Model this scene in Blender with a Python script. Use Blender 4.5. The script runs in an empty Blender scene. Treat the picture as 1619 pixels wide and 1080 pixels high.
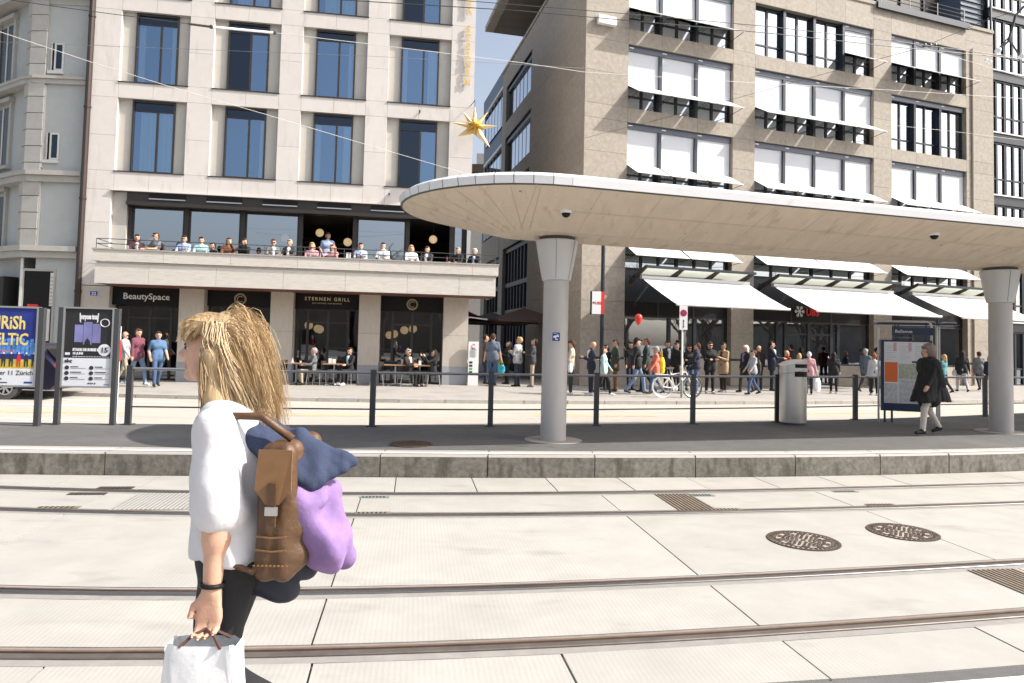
import bpy, math, random
import numpy as np
from mathutils import Vector, Matrix
random.seed(7); np.random.seed(7)
S = bpy.context.scene
COL = S.collection
R = math.radians
# ---------------------------------------------------------------- camera, sky, sun, exposure
FPX, CX, CY, ZC = 1080.0, 809.5, 491.4, 1.856        # focal length and principal point in photo pixels, eye height in metres
TILT, ROLL = math.atan(48.6 / 1080), math.atan(0.0235)
_F = Vector((0, math.cos(TILT), math.sin(TILT)))
_R0 = Vector((1, 0, 0)); _U0 = Vector((0, -math.sin(TILT), math.cos(TILT)))
_RT = math.cos(ROLL) * _R0 + math.sin(ROLL) * _U0
_UP = math.cos(ROLL) * _U0 - math.sin(ROLL) * _R0
EYE = Vector((0, 0, ZC))
cd = bpy.data.cameras.new('camera'); cam = bpy.data.objects.new('camera', cd); COL.objects.link(cam)
cam.matrix_world = Matrix(((_RT.x, _UP.x, -_F.x, 0), (_RT.y, _UP.y, -_F.y, 0), (_RT.z, _UP.z, -_F.z, ZC), (0, 0, 0, 1)))
cd.sensor_width = 36; cd.lens = 36 * FPX / 1619; cd.shift_y = (CY - 540) / 1619
cd.clip_start = 0.05; cd.clip_end = 3000
S.camera = cam
SUN = Vector((4.1, -0.5, 3.64)).normalized()
w = bpy.data.worlds.new('World'); S.world = w; w.use_nodes = True
nt = w.node_tree; nt.nodes.clear()
sky = nt.nodes.new('ShaderNodeTexSky'); sky.sky_type = 'NISHITA'; sky.sun_disc = False
sky.sun_elevation = math.asin(SUN.z); sky.sun_rotation = math.atan2(SUN.x, SUN.y)
sky.air_density = 0.95; sky.dust_density = 4.2; sky.ozone_density = 1.2
bg = nt.nodes.new('ShaderNodeBackground'); bg.inputs[1].default_value = 0.15
wo = nt.nodes.new('ShaderNodeOutputWorld')
hs = nt.nodes.new('ShaderNodeHueSaturation'); hs.inputs['Saturation'].default_value = 0.60
nt.links.new(sky.outputs[0], hs.inputs['Color']); nt.links.new(hs.outputs[0], bg.inputs[0]); nt.links.new(bg.outputs[0], wo.inputs[0])
ld = bpy.data.lights.new('sun', 'SUN'); ld.energy = 3.95; ld.angle = R(0.53); ld.color = (1.0, 0.955, 0.88)
lo = bpy.data.objects.new('sun', ld); COL.objects.link(lo)
lo.rotation_euler = (-SUN).to_track_quat('-Z', 'Y').to_euler()
S.view_settings.view_transform = 'Standard'; S.view_settings.look = 'None'
S.view_settings.exposure = 0.73; S.view_settings.gamma = 1.0; S.view_settings.use_curve_mapping = False
S.render.engine = 'CYCLES'
S.cycles.max_bounces = 8; S.cycles.transparent_max_bounces = 12; S.cycles.use_denoising = True
S.cycles.sample_clamp_indirect = 6.0; S.cycles.caustics_reflective = False

def ray(x, y): return _F + _RT * ((x - CX) / FPX) - _UP * ((y - CY) / FPX)
def gp(x, y, z):                                      # the spot of the level plane at height z that the photo shows at a pixel
    r = ray(x, y); return EYE + r * ((z - ZC) / r.z)
def at(x, y, Y):                                      # the point at depth Y
    r = ray(x, y); return EYE + r * (Y / r.y)

# ---------------------------------------------------------------- materials
MATS = {}
def M(name, col, rough=0.6, metal=0.0, var=0.0, vs=3.0, bump=0.0, bs=60.0, rand=0.0, stretch=None, emit=0.0, dirt=None, spec=None):
    if name in MATS: return MATS[name]
    m = bpy.data.materials.new(name); m.use_nodes = True; MATS[name] = m
    t = m.node_tree; n = t.nodes; L = t.links.new; b = n['Principled BSDF']
    b.inputs['Roughness'].default_value = rough; b.inputs['Metallic'].default_value = metal
    if spec is not None: b.inputs['Specular IOR Level'].default_value = spec
    c = (*col, 1); b.inputs['Base Color'].default_value = c
    if emit: b.inputs['Emission Color'].default_value = c; b.inputs['Emission Strength'].default_value = emit
    if var or bump or rand or dirt:
        g = n.new('ShaderNodeNewGeometry'); pos = g.outputs['Position']
        if stretch:
            mp = n.new('ShaderNodeMapping'); mp.inputs['Scale'].default_value = stretch; L(pos, mp.inputs[0]); pos = mp.outputs[0]
    cur = None
    if var:
        k = n.new('ShaderNodeTexNoise'); k.inputs['Scale'].default_value = vs; k.inputs['Detail'].default_value = 7; k.inputs['Roughness'].default_value = 0.62
        L(pos, k.inputs['Vector'])
        r = n.new('ShaderNodeMapRange'); r.inputs[1].default_value = 0.25; r.inputs[2].default_value = 0.75
        r.inputs[3].default_value = 1 - var; r.inputs[4].default_value = 1 + var; L(k.outputs['Fac'], r.inputs[0]); cur = r.outputs[0]
    if rand:
        oi = n.new('ShaderNodeObjectInfo'); r2 = n.new('ShaderNodeMapRange'); r2.inputs[3].default_value = 1 - rand; r2.inputs[4].default_value = 1 + rand
        L(oi.outputs['Random'], r2.inputs[0])
        if cur is None: cur = r2.outputs[0]
        else:
            mm = n.new('ShaderNodeMath'); mm.operation = 'MULTIPLY'; L(cur, mm.inputs[0]); L(r2.outputs[0], mm.inputs[1]); cur = mm.outputs[0]
    if cur is not None:
        vm = n.new('ShaderNodeVectorMath'); vm.operation = 'SCALE'; vm.inputs[0].default_value = col; L(cur, vm.inputs['Scale'])
        out = vm.outputs[0]
        if dirt:                                       # (colour, scale, threshold, amount, stretch)
            dc, dsc, dth, dam, dst = dirt
            mp = n.new('ShaderNodeMapping'); mp.inputs['Scale'].default_value = dst; L(g.outputs['Position'], mp.inputs[0])
            dk = n.new('ShaderNodeTexNoise'); dk.inputs['Scale'].default_value = dsc; dk.inputs['Detail'].default_value = 5; L(mp.outputs[0], dk.inputs['Vector'])
            dr = n.new('ShaderNodeMapRange'); dr.inputs[1].default_value = dth; dr.inputs[2].default_value = dth + 0.16; dr.inputs[4].default_value = dam; L(dk.outputs['Fac'], dr.inputs[0])
            mx = n.new('ShaderNodeMix'); mx.data_type = 'RGBA'; L(dr.outputs[0], mx.inputs[0]); L(out, mx.inputs[6]); mx.inputs[7].default_value = (*dc, 1); out = mx.outputs[2]
        L(out, b.inputs['Base Color'])
    if bump:
        k2 = n.new('ShaderNodeTexNoise'); k2.inputs['Scale'].default_value = bs; k2.inputs['Detail'].default_value = 4; L(pos, k2.inputs['Vector'])
        bp = n.new('ShaderNodeBump'); bp.inputs['Strength'].default_value = bump; bp.inputs['Distance'].default_value = 0.01
        L(k2.outputs['Fac'], bp.inputs['Height']); L(bp.outputs[0], b.inputs['Normal'])
    return m

def glass(name, tint, refl, through, wav=0.02):
    m = bpy.data.materials.new(name); m.use_nodes = True; MATS[name] = m
    t = m.node_tree; n = t.nodes; L = t.links.new; n.remove(n['Principled BSDF'])
    gl = n.new('ShaderNodeBsdfGlossy'); gl.inputs['Color'].default_value = (*tint, 1); gl.inputs['Roughness'].default_value = 0.015
    tr = n.new('ShaderNodeBsdfTransparent'); tr.inputs['Color'].default_value = (*through, 1)
    lw = n.new('ShaderNodeFresnel'); lw.inputs['IOR'].default_value = 1.5
    ad = n.new('ShaderNodeMath'); ad.operation = 'ADD'; ad.inputs[1].default_value = refl; ad.use_clamp = True; L(lw.outputs[0], ad.inputs[0])
    g = n.new('ShaderNodeNewGeometry'); k = n.new('ShaderNodeTexNoise'); k.inputs['Scale'].default_value = 1.3; L(g.outputs['Position'], k.inputs['Vector'])
    bp = n.new('ShaderNodeBump'); bp.inputs['Strength'].default_value = wav; bp.inputs['Distance'].default_value = 0.05; L(k.outputs['Fac'], bp.inputs['Height']); L(bp.outputs[0], gl.inputs['Normal'])
    mx = n.new('ShaderNodeMixShader'); L(ad.outputs[0], mx.inputs[0]); L(tr.outputs[0], mx.inputs[1]); L(gl.outputs[0], mx.inputs[2])
    L(mx.outputs[0], n['Material Output'].inputs[0]); return m

def track_concrete():
    m = M('track_concrete', (0.362, 0.346, 0.316), 0.85, var=0.10, vs=1.8, rand=0.035, dirt=((0.20, 0.185, 0.165), 1.7, 0.585, 0.42, (0.7, 1.5, 1)))
    t = m.node_tree; n = t.nodes; L = t.links.new; b = n['Principled BSDF']
    g = n.new('ShaderNodeNewGeometry')
    mp = n.new('ShaderNodeMapping'); mp.inputs['Rotation'].default_value = (0, 0, R(-8)); L(g.outputs['Position'], mp.inputs[0])
    wv = n.new('ShaderNodeTexWave'); wv.wave_type = 'BANDS'; wv.bands_direction = 'X'; wv.inputs['Scale'].default_value = 9.5; wv.inputs['Distortion'].default_value = 1.2; wv.inputs['Detail'].default_value = 2
    L(mp.outputs[0], wv.inputs['Vector'])
    nz = n.new('ShaderNodeTexNoise'); nz.inputs['Scale'].default_value = 160; L(g.outputs['Position'], nz.inputs['Vector'])
    a = n.new('ShaderNodeMath'); a.operation = 'ADD'; L(wv.outputs['Fac'], a.inputs[0]); L(nz.outputs['Fac'], a.inputs[1])
    bp = n.new('ShaderNodeBump'); bp.inputs['Strength'].default_value = 0.085; bp.inputs['Distance'].default_value = 0.006
    L(a.outputs[0], bp.inputs['Height']); L(bp.outputs[0], b.inputs['Normal'])
    return m

m_track = track_concrete()
m_joint = M('joint_sand', (0.16, 0.145, 0.125), 0.9)
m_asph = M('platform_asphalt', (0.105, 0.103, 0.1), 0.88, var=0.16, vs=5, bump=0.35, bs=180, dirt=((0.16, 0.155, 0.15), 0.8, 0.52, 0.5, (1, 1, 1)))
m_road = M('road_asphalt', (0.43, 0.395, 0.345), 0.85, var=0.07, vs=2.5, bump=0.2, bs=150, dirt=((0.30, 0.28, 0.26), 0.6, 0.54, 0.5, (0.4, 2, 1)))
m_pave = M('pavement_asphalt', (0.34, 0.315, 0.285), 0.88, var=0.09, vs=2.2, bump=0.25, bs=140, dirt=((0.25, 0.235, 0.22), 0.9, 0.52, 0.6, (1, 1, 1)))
m_ground = M('ground_asphalt', (0.2, 0.195, 0.185), 0.9, var=0.1, vs=1.0)
m_kerb = M('kerb_granite', (0.185, 0.172, 0.145), 0.85, var=0.45, vs=16, bump=0.5, bs=90, rand=0.13, dirt=((0.065, 0.056, 0.042), 3.2, 0.50, 0.7, (2.2, 2.2, 0.7)))
m_edge = M('edge_stone', (0.37, 0.345, 0.315), 0.8, var=0.06, vs=6, bump=0.15, bs=120, rand=0.04)
m_white = M('white_paint', (0.80, 0.78, 0.74), 0.6, var=0.05, vs=8)
m_yellow = M('yellow_paint', (0.70, 0.50, 0.14), 0.6, var=0.1, vs=5)
m_steel = M('rail_steel', (0.34, 0.33, 0.32), 0.34, 1.0, var=0.1, vs=4)
m_steelr = M('rail_head_rusty', (0.155, 0.132, 0.115), 0.5, 0.5, var=0.25, vs=6)
m_rust = M('rail_flank', (0.15, 0.10, 0.075), 0.75, 0.2, var=0.25, vs=9)
m_filler = M('rail_filler', (0.26, 0.245, 0.225), 0.85, var=0.15, vs=7)
m_filler2 = M('rail_filler_brown', (0.215, 0.178, 0.152), 0.85, var=0.2, vs=7)
m_groove = M('groove_dark', (0.03, 0.026, 0.022), 0.8)
m_iron = M('cast_iron', (0.085, 0.06, 0.045), 0.6, 0.35, var=0.3, vs=14)
m_ironc = M('cover_concrete', (0.34, 0.30, 0.26), 0.85, var=0.2, vs=14)
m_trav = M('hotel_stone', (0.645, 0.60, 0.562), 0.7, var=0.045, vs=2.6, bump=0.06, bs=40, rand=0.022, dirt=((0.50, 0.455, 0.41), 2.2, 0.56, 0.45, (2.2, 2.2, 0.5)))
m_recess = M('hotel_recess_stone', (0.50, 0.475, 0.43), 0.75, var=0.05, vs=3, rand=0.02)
m_balc = M('balcony_travertine', (0.58, 0.54, 0.485), 0.7, var=0.09, vs=5, bump=0.12, bs=50, rand=0.03, stretch=(0.6, 0.6, 3), dirt=((0.42, 0.38, 0.33), 4, 0.56, 0.6, (0.8, 0.8, 7)))
m_pillar = M('pillar_travertine', (0.56, 0.50, 0.425), 0.7, var=0.08, vs=4, bump=0.1, bs=60, rand=0.03, stretch=(3, 3, 0.8))
m_plinth = M('blue_granite', (0.33, 0.345, 0.37), 0.6, var=0.1, vs=18)
m_soffit = M('red_brown_soffit', (0.20, 0.085, 0.065), 0.7)
m_core = M('wall_core', (0.20, 0.185, 0.165), 0.9)
m_bronze = M('dark_bronze', (0.045, 0.038, 0.034), 0.45, 0.3)
m_black = M('black_fascia', (0.012, 0.011, 0.011), 0.5, spec=0.2)
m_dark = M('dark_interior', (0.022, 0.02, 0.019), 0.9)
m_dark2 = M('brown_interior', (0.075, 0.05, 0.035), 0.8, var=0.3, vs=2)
m_gran = M('bank_stone', (0.345, 0.30, 0.248), 0.75, var=0.20, vs=6, bump=0.25, bs=28, rand=0.05, dirt=((0.235, 0.20, 0.155), 10, 0.56, 0.45, (1, 1, 1.3)))
m_gran2 = M('bank_base_stone', (0.42, 0.365, 0.30), 0.75, var=0.14, vs=7, bump=0.15, bs=40, rand=0.05)
m_wfr = M('blue_black_frame', (0.025, 0.03, 0.04), 0.4, 0.3)
m_blind = M('white_blind', (0.62, 0.635, 0.67), 0.8)
m_fabric = M('white_awning_fabric', (0.76, 0.755, 0.735), 0.8, var=0.03, vs=2.5, bump=0.12, bs=3)
m_canopy = M('canopy_concrete', (0.70, 0.60, 0.485), 0.75, var=0.09, vs=3.0, bump=0.15, bs=30, stretch=(1.9, 0.5, 1), dirt=((0.42, 0.32, 0.23), 3.0, 0.58, 0.5, (2.2, 0.5, 1)))
m_zinc = M('zinc_sheet', (0.76, 0.77, 0.78), 0.5, 0.0, var=0.04, vs=2, rand=0.025)
m_gasket = M('dark_gasket', (0.09, 0.085, 0.08), 0.6)
m_colm = M('column_coating', (0.47, 0.45, 0.435), 0.5, 0.1, var=0.08, vs=3, stretch=(1, 1, 0.25), bump=.05, bs=50, dirt=((0.33, 0.31, 0.29), 2.5, 0.58, 0.4, (2, 2, 0.35)))
m_cap = M('capital_coating', (0.56, 0.565, 0.575), 0.45, 0.1)
m_post = M('grey_post_paint', (0.065, 0.067, 0.072), 0.5, 0.2)
m_rail = M('galvanised_rail', (0.33, 0.34, 0.36), 0.4, 0.7)
m_stain = M('brushed_steel', (0.55, 0.54, 0.52), 0.33, 0.9, var=0.06, vs=3, stretch=(60, 60, 0.6))
m_stuc = M('grey_stucco', (0.43, 0.45, 0.44), 0.85, var=0.06, vs=2.5, bump=0.12, bs=60)
m_quoin = M('quoin_stone', (0.42, 0.405, 0.375), 0.85, var=0.08, vs=4, bump=0.15, bs=40, rand=0.05)
m_wtrim = M('light_trim', (0.62, 0.61, 0.58), 0.75, var=0.05, vs=5)
m_pipe = M('brown_downpipe', (0.05, 0.035, 0.03), 0.5, 0.3)
m_gold = M('gold_leaf', (0.80, 0.56, 0.19), 0.4, 0.45)
m_goldd = M('gold_inner', (0.75, 0.42, 0.05), 0.5, 0.2)
m_goldp = M('pale_gold', (0.82, 0.70, 0.45), 0.5, 0.2)
m_blue = M('sign_blue', (0.02, 0.06, 0.25), 0.4)
m_navy = M('info_navy', (0.012, 0.03, 0.075), 0.4)
m_wsign = M('sign_white', (0.78, 0.78, 0.77), 0.45)
m_red = M('sign_red', (0.65, 0.03, 0.025), 0.4)
m_orange = M('print_orange', (0.75, 0.16, 0.03), 0.5)
m_lamp = M('lamp_globe', (1.0, 0.72, 0.40), 0.5, emit=0.30)
m_wood = M('table_wood', (0.33, 0.20, 0.11), 0.5, var=0.15, vs=9)
m_chair = M('dark_chair', (0.03, 0.024, 0.022), 0.55)
m_alu = M('table_metal', (0.5, 0.5, 0.5), 0.35, 0.8)
m_umb = M('grey_parasol_cloth', (0.07, 0.068, 0.07), 0.85)
m_umbb = M('brown_parasol_cloth', (0.06, 0.04, 0.032), 0.9)
m_redaw = M('dark_red_cloth', (0.17, 0.025, 0.025), 0.8)
m_wire = M('wire_dark', (0.06, 0.06, 0.065), 0.5, 0.4)
m_wirew = M('wire_pale', (0.50, 0.49, 0.47), 0.6)
m_roofd = M('blue_grey_metal', (0.10, 0.135, 0.19), 0.5, 0.1)
m_lav = M('print_lavender', (0.20, 0.20, 0.42), 0.6, var=0.25, vs=3)
g_hotel = glass('hotel_glass', (0.47, 0.69, 0.98), 0.36, (0.80, 0.86, 0.90), 0.06)
g_dark = glass('dark_glass', (0.5, 0.62, 0.8), 0.06, (0.25, 0.27, 0.33))
g_old = M('old_window_glass', (0.03, 0.035, 0.035), 0.25, spec=0.15)
g_bank = glass('bank_glass', (0.86, 0.92, 1.0), 0.42, (0.25, 0.28, 0.30))
g_shop = glass('shop_glass', (0.9, 0.95, 1.0), 0.12, (0.55, 0.55, 0.55))
g_roof = M('canopy_glass_panel', (0.76, 0.78, 0.74), 0.6)
_t = g_roof.node_tree; _tl = _t.nodes.new('ShaderNodeBsdfTranslucent'); _tl.inputs[0].default_value = (.80, .82, .77, 1); _mx = _t.nodes.new('ShaderNodeMixShader'); _mx.inputs[0].default_value = .75
_t.links.new(_t.nodes['Principled BSDF'].outputs[0], _mx.inputs[1]); _t.links.new(_tl.outputs[0], _mx.inputs[2]); _t.links.new(_mx.outputs[0], _t.nodes['Material Output'].inputs[0])

# ---------------------------------------------------------------- mesh helpers
class MB:
    def __init__(s): s.v = []; s.f = []; s.m = []; s.mats = []
    def mi(s, m):
        if m not in s.mats: s.mats.append(m)
        return s.mats.index(m)
    def add(s, vs, fs, m):
        o = len(s.v); s.v += [tuple(v) for v in vs]; k = s.mi(m)
        for f in fs: s.f.append(tuple(i + o for i in f)); s.m.append(k)
    def box(s, x0, x1, y0, y1, z0, z1, m, T=None):
        vs = [Vector((x, y, z)) for z in (z0, z1) for y in (y0, y1) for x in (x0, x1)]
        if T: vs = [T @ v for v in vs]
        s.add(vs, [(0, 2, 3, 1), (4, 5, 7, 6), (0, 1, 5, 4), (2, 6, 7, 3), (0, 4, 6, 2), (1, 3, 7, 5)], m)
    def quad(s, a, b, c, d, m): s.add([a, b, c, d], [(0, 1, 2, 3)], m)
    def prism(s, poly, d, m):                         # polygon (3-D points) pushed along vector d
        n = len(poly); d = Vector(d); p = [Vector(q) for q in poly]
        s.add(p + [q + d for q in p], [tuple(range(n - 1, -1, -1)), tuple(range(n, 2 * n))] + [(i, (i + 1) % n, n + (i + 1) % n, n + i) for i in range(n)], m)
    def tube(s, pts, r, m, n=6, r2=None, cap=True):
        P = [Vector(p) for p in pts]; N = len(P); vs = []; fs = []
        up = None
        for i, p in enumerate(P):
            t = (P[min(i + 1, N - 1)] - P[max(i - 1, 0)]).normalized()
            if up is None: up = t.orthogonal().normalized()
            up = (up - t * up.dot(t)).normalized(); sd = t.cross(up)
            q = r if r2 is None else r + (r2 - r) * i / max(1, N - 1)
            for k in range(n):
                a = 2 * math.pi * k / n; vs.append(p + (up * math.cos(a) + sd * math.sin(a)) * q)
        for i in range(N - 1):
            for k in range(n):
                k2 = (k + 1) % n; fs.append((i * n + k, i * n + k2, (i + 1) * n + k2, (i + 1) * n + k))
        if cap: fs.append(tuple(range(n - 1, -1, -1))); fs.append(tuple((N - 1) * n + k for k in range(n)))
        s.add(vs, fs, m)
    def lathe(s, prof, m, n=24, c=(0, 0, 0), cap=True):
        vs = []; fs = []
        for r, z in prof:
            for k in range(n):
                a = 2 * math.pi * k / n; vs.append((c[0] + r * math.cos(a), c[1] + r * math.sin(a), c[2] + z))
        for i in range(len(prof) - 1):
            for k in range(n):
                k2 = (k + 1) % n; fs.append((i * n + k, i * n + k2, (i + 1) * n + k2, (i + 1) * n + k))
        if cap: fs.append(tuple(range(n - 1, -1, -1))); fs.append(tuple((len(prof) - 1) * n + k for k in range(n)))
        s.add(vs, fs, m)
    def ball(s, c, r, m, n=12, sz=1.0):
        k = n // 2
        s.lathe([(max(1e-4, r * math.sin(math.pi * i / k)), -r * sz * math.cos(math.pi * i / k)) for i in range(k + 1)], m, n, c, cap=False)
    def build(s, name, parent=None, smooth=False, loc=None, rz=None):
        me = bpy.data.meshes.new(name); me.from_pydata(s.v, [], s.f)
        for m in s.mats: me.materials.append(m)
        me.polygons.foreach_set('material_index', s.m)
        if smooth: me.polygons.foreach_set('use_smooth', [True] * len(me.polygons))
        me.update()
        return put(name, me, parent, loc, rz)
def put(name, me, parent=None, loc=None, rz=None):
    o = bpy.data.objects.new(name, me); COL.objects.link(o)
    if parent: o.parent = parent
    if loc: o.location = loc
    if rz is not None: o.rotation_euler = (0, 0, rz)
    return o
def smooth_by_angle(o, a=40):
    me = o.data; me.polygons.foreach_set('use_smooth', [True] * len(me.polygons)); me.set_sharp_from_angle(angle=R(a))
def tag(o, label=None, cat=None, group=None, kind=None):
    if label: o['label'] = label
    if cat: o['category'] = cat
    if group: o['group'] = group
    if kind: o['kind'] = kind
    return o
def thing(name, label, cat, loc=(0, 0, 0), rz=0.0, group=None):
    o = bpy.data.objects.new(name, None); COL.objects.link(o); o.location = loc; o.rotation_euler = (0, 0, rz)
    o.empty_display_size = 0.2
    return tag(o, label, cat, group)
_UB = {}; _UQ = {}
def blk(name, parent, m, x0, x1, y0, y1, z0, z1):      # a box piece; alike pieces share one mesh
    if m.name not in _UB:
        b = MB(); b.box(-.5, .5, -.5, .5, -.5, .5, m); me = bpy.data.meshes.new('block_' + m.name); me.from_pydata(b.v, [], b.f); me.materials.append(m); _UB[m.name] = me
    o = put(name, _UB[m.name], parent, ((x0 + x1) / 2, (y0 + y1) / 2, (z0 + z1) / 2)); o.scale = (abs(x1 - x0), abs(y1 - y0), abs(z1 - z0)); return o
def pane(name, parent, m, x0, x1, y, z0, z1):
    if m.name not in _UQ:
        me = bpy.data.meshes.new('pane_' + m.name); me.from_pydata([(-.5, 0, -.5), (.5, 0, -.5), (.5, 0, .5), (-.5, 0, .5)], [], [(0, 1, 2, 3)]); me.materials.append(m); _UQ[m.name] = me
    o = put(name, _UQ[m.name], parent, ((x0 + x1) / 2, y, (z0 + z1) / 2)); o.scale = (x1 - x0, 1, z1 - z0); return o
def frame(mb, x0, x1, y0, y1, z0, z1, t, m, top=None):
    tt = top or t
    mb.box(x0, x0 + t, y0, y1, z0, z1, m); mb.box(x1 - t, x1, y0, y1, z0, z1, m)
    mb.box(x0 + t, x1 - t, y0, y1, z1 - tt, z1, m); mb.box(x0 + t, x1 - t, y0, y1, z0, z0 + t, m)
def text_mesh(body, size, m, depth=0.004, align='CENTER', space=1.0, bold=0.0):
    cu = bpy.data.curves.new('lettering', 'FONT'); cu.body = body; cu.size = size; cu.extrude = depth; cu.align_x = align; cu.resolution_u = 2
    cu.space_character = space; cu.offset = bold
    o = bpy.data.objects.new('lettering', cu); COL.objects.link(o)
    dg = bpy.context.evaluated_depsgraph_get(); me = bpy.data.meshes.new_from_object(o.evaluated_get(dg))
    bpy.data.objects.remove(o); bpy.data.curves.remove(cu)
    me.transform(Matrix.Rotation(R(90), 4, 'X')); me.materials.clear(); me.materials.append(m); return me
def text(name, parent, body, size, m, x, y, z, depth=0.004, align='CENTER', space=1.0, bold=0.0):
    return put(name, text_mesh(body, size, m, depth, align, space, bold), parent, (x, y, z))
def lerp(a, b, t): return a + (b - a) * t
def curve(pts):                                        # smooth interpolation y(x) through measured points
    xs = np.array([p[0] for p in pts]); ys = np.array([p[1] for p in pts]); c = np.polyfit(xs, ys, 3)
    lo_, hi_ = xs.min(), xs.max()
    def f(x):
        if x < lo_: return float(np.polyval(c, lo_) + (x - lo_) * np.polyval(np.polyder(c), lo_))
        if x > hi_: return float(np.polyval(c, hi_) + (x - hi_) * np.polyval(np.polyder(c), hi_))
        return float(np.polyval(c, x))
    return f
# ================================================================ GROUND, TRACKS, PLATFORM, ROAD
c_r1 = curve([(-5.92, 8.06), (-4.85, 8.12), (-3.71, 8.16), (-1.89, 8.2), (-0.51, 8.33), (0.99, 8.52), (2.35, 8.77), (3.49, 9.02), (5.17, 9.40), (7.33, 9.8)])
c_r2 = curve([(-5.23, 7.13), (-3.18, 7.17), (-1.27, 7.26), (0.27, 7.44), (2.06, 7.69), (3.06, 7.9), (4.48, 8.18), (6.41, 8.57)])
c_r3 = curve([(-3.56, 4.93), (-2.28, 4.99), (-1.27, 5.07), (-0.46, 5.16), (0.37, 5.28), (1.47, 5.47), (2.19, 5.65), (3.22, 5.87), (4.58, 6.14)])
c_r4 = curve([(-2.85, 3.97), (-1.88, 4.03), (-1.01, 4.11), (-0.36, 4.19), (0.31, 4.28), (1.19, 4.43), (1.77, 4.55), (2.59, 4.72), (3.68, 4.94)])
c_fr = lambda x: c_r4(x) - 0.62 - 0.02 * (x - 1.4)
c_k = curve([(-6.66, 8.85), (-4.21, 9.08), (-1.72, 9.26), (0.5, 9.43), (2.6, 9.72), (4.6, 10.15), (8.19, 10.92)])
c_pk = curve([(-13.93, 18.7), (-12.24, 18.66), (-8.36, 18.62), (-6.5, 18.62), (-3.23, 18.8), (0.24, 19.25), (3.59, 20.05), (8.13, 21.33), (13.61, 22.93), (18.47, 24.6)])
c_pb = curve([(-9.5, 11.35), (-6.47, 11.72), (-2.43, 12.25), (-0.35, 12.65), (1.65, 13.15), (3.66, 13.75), (5.61, 14.4), (7.69, 15.36), (11.67, 16.95)])
g = MB(); g.quad((-900, -900, -0.10), (900, -900, -0.10), (900, 900, -0.10), (-900, 900, -0.10), m_ground); tag(g.build('ground'), kind='structure')

def strip_mesh(f0, f1, z, x0, x1, step, m, name, parent=None, thick=0.12):
    b = MB(); n = max(1, int((x1 - x0) / step)); xs = [lerp(x0, x1, i / n) for i in range(n + 1)]
    for a, c in zip(xs, xs[1:]):
        b.quad((a, f0(a), z), (c, f0(c), z), (c, f1(c), z), (a, f1(a), z), m)
        b.quad((a, f0(a), z - thick), (c, f0(c), z - thick), (c, f0(c), z), (a, f0(a), z), m)
        b.quad((c, f1(c), z - thick), (a, f1(a), z - thick), (a, f1(a), z), (c, f1(c), z), m)
    return b.build(name, parent)
# bed under the slabs, then the slabs one by one
bed = strip_mesh(lambda x: c_fr(x) - 0.005, lambda x: c_k(x) + 0.1, -0.030, -24, 30, 1.0, m_joint, 'track_bed'); tag(bed, kind='structure')
def slabs(f0, f1, i0, i1, pitch, offs, skew, gap=0.007):
    for i in range(i0, i1):
        xa, xb = offs + i * pitch + gap, offs + (i + 1) * pitch - gap
        n = max(1, int(pitch / 0.5)); b = MB(); top = []; bot = []
        for k in range(n + 1):
            x = lerp(xa, xb, k / n)
            y0 = f0(x); y1 = f1(x); x0 = x - skew * (y0 - 7.0) ; x1 = x - skew * (y1 - 7.0)
            bot.append((x0, f0(x0) + gap)); top.append((x1, f1(x1) - gap))
        dz = random.uniform(-0.002, 0.002)
        for k in range(n):
            a, c, d, e = bot[k], bot[k + 1], top[k + 1], top[k]
            b.quad((*a, dz), (*c, dz), (*d, dz), (*e, dz), m_track)
            b.quad((*a, -.06), (*c, -.06), (*c, dz), (*a, dz), m_track); b.quad((*d, -.06), (*e, -.06), (*e, dz), (*d, dz), m_track)
        for a, e in ((bot[0], top[0]), (top[-1], bot[-1])): b.quad((*e, -.06), (*a, -.06), (*a, dz), (*e, dz), m_track)
        b.build('track_slab', bed)
RW = 0.118
slabs(lambda x: c_r1(x) + RW, lambda x: c_k(x) - 0.012, -11, 16, 1.02, -0.16, 0.14)
slabs(lambda x: c_r2(x) + RW, lambda x: c_r1(x) - RW, -4, 5, 2.92, 1.36, 0.14)
slabs(lambda x: c_r3(x) + RW, lambda x: c_r2(x) - RW, -3, 4, 2.92, 1.36, 0.14)
slabs(lambda x: c_r4(x) + RW, lambda x: c_r3(x) - RW, -3, 4, 2.92, 1.36, 0.14)
slabs(lambda x: c_fr(x), lambda x: c_r4(x) - RW, -5, 7, 1.46, -0.12, 0.16)
near = MB()
xs = [lerp(-12, 14, i / 40) for i in range(41)]
for a, c in zip(xs, xs[1:]):
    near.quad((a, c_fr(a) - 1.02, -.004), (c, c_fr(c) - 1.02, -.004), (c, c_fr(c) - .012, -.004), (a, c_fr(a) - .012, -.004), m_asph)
tag(near.build('asphalt_strip'), kind='structure')
near = MB()
for a, c in zip(xs, xs[1:]): near.quad((a, c_fr(a) - 0.52, 0.002), (c, c_fr(c) - 0.52, 0.002), (c, c_fr(c) - .12, 0.002), (a, c_fr(a) - .12, 0.002), m_white)
tag(near.build('white_edge_line'), kind='structure')
near = MB()
for a, c in zip(xs, xs[1:]):
    near.quad((a, -9, .25), (c, -9, .25), (c, c_fr(c) - 1.0, .25), (a, c_fr(a) - 1.0, .25), m_edge)
    near.quad((a, c_fr(a) - 1.0, -.05), (c, c_fr(c) - 1.0, -.05), (c, c_fr(c) - 1.0, .25), (a, c_fr(a) - 1.0, .25), m_kerb)
tag(near.build('near_platform'), kind='structure')

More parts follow.
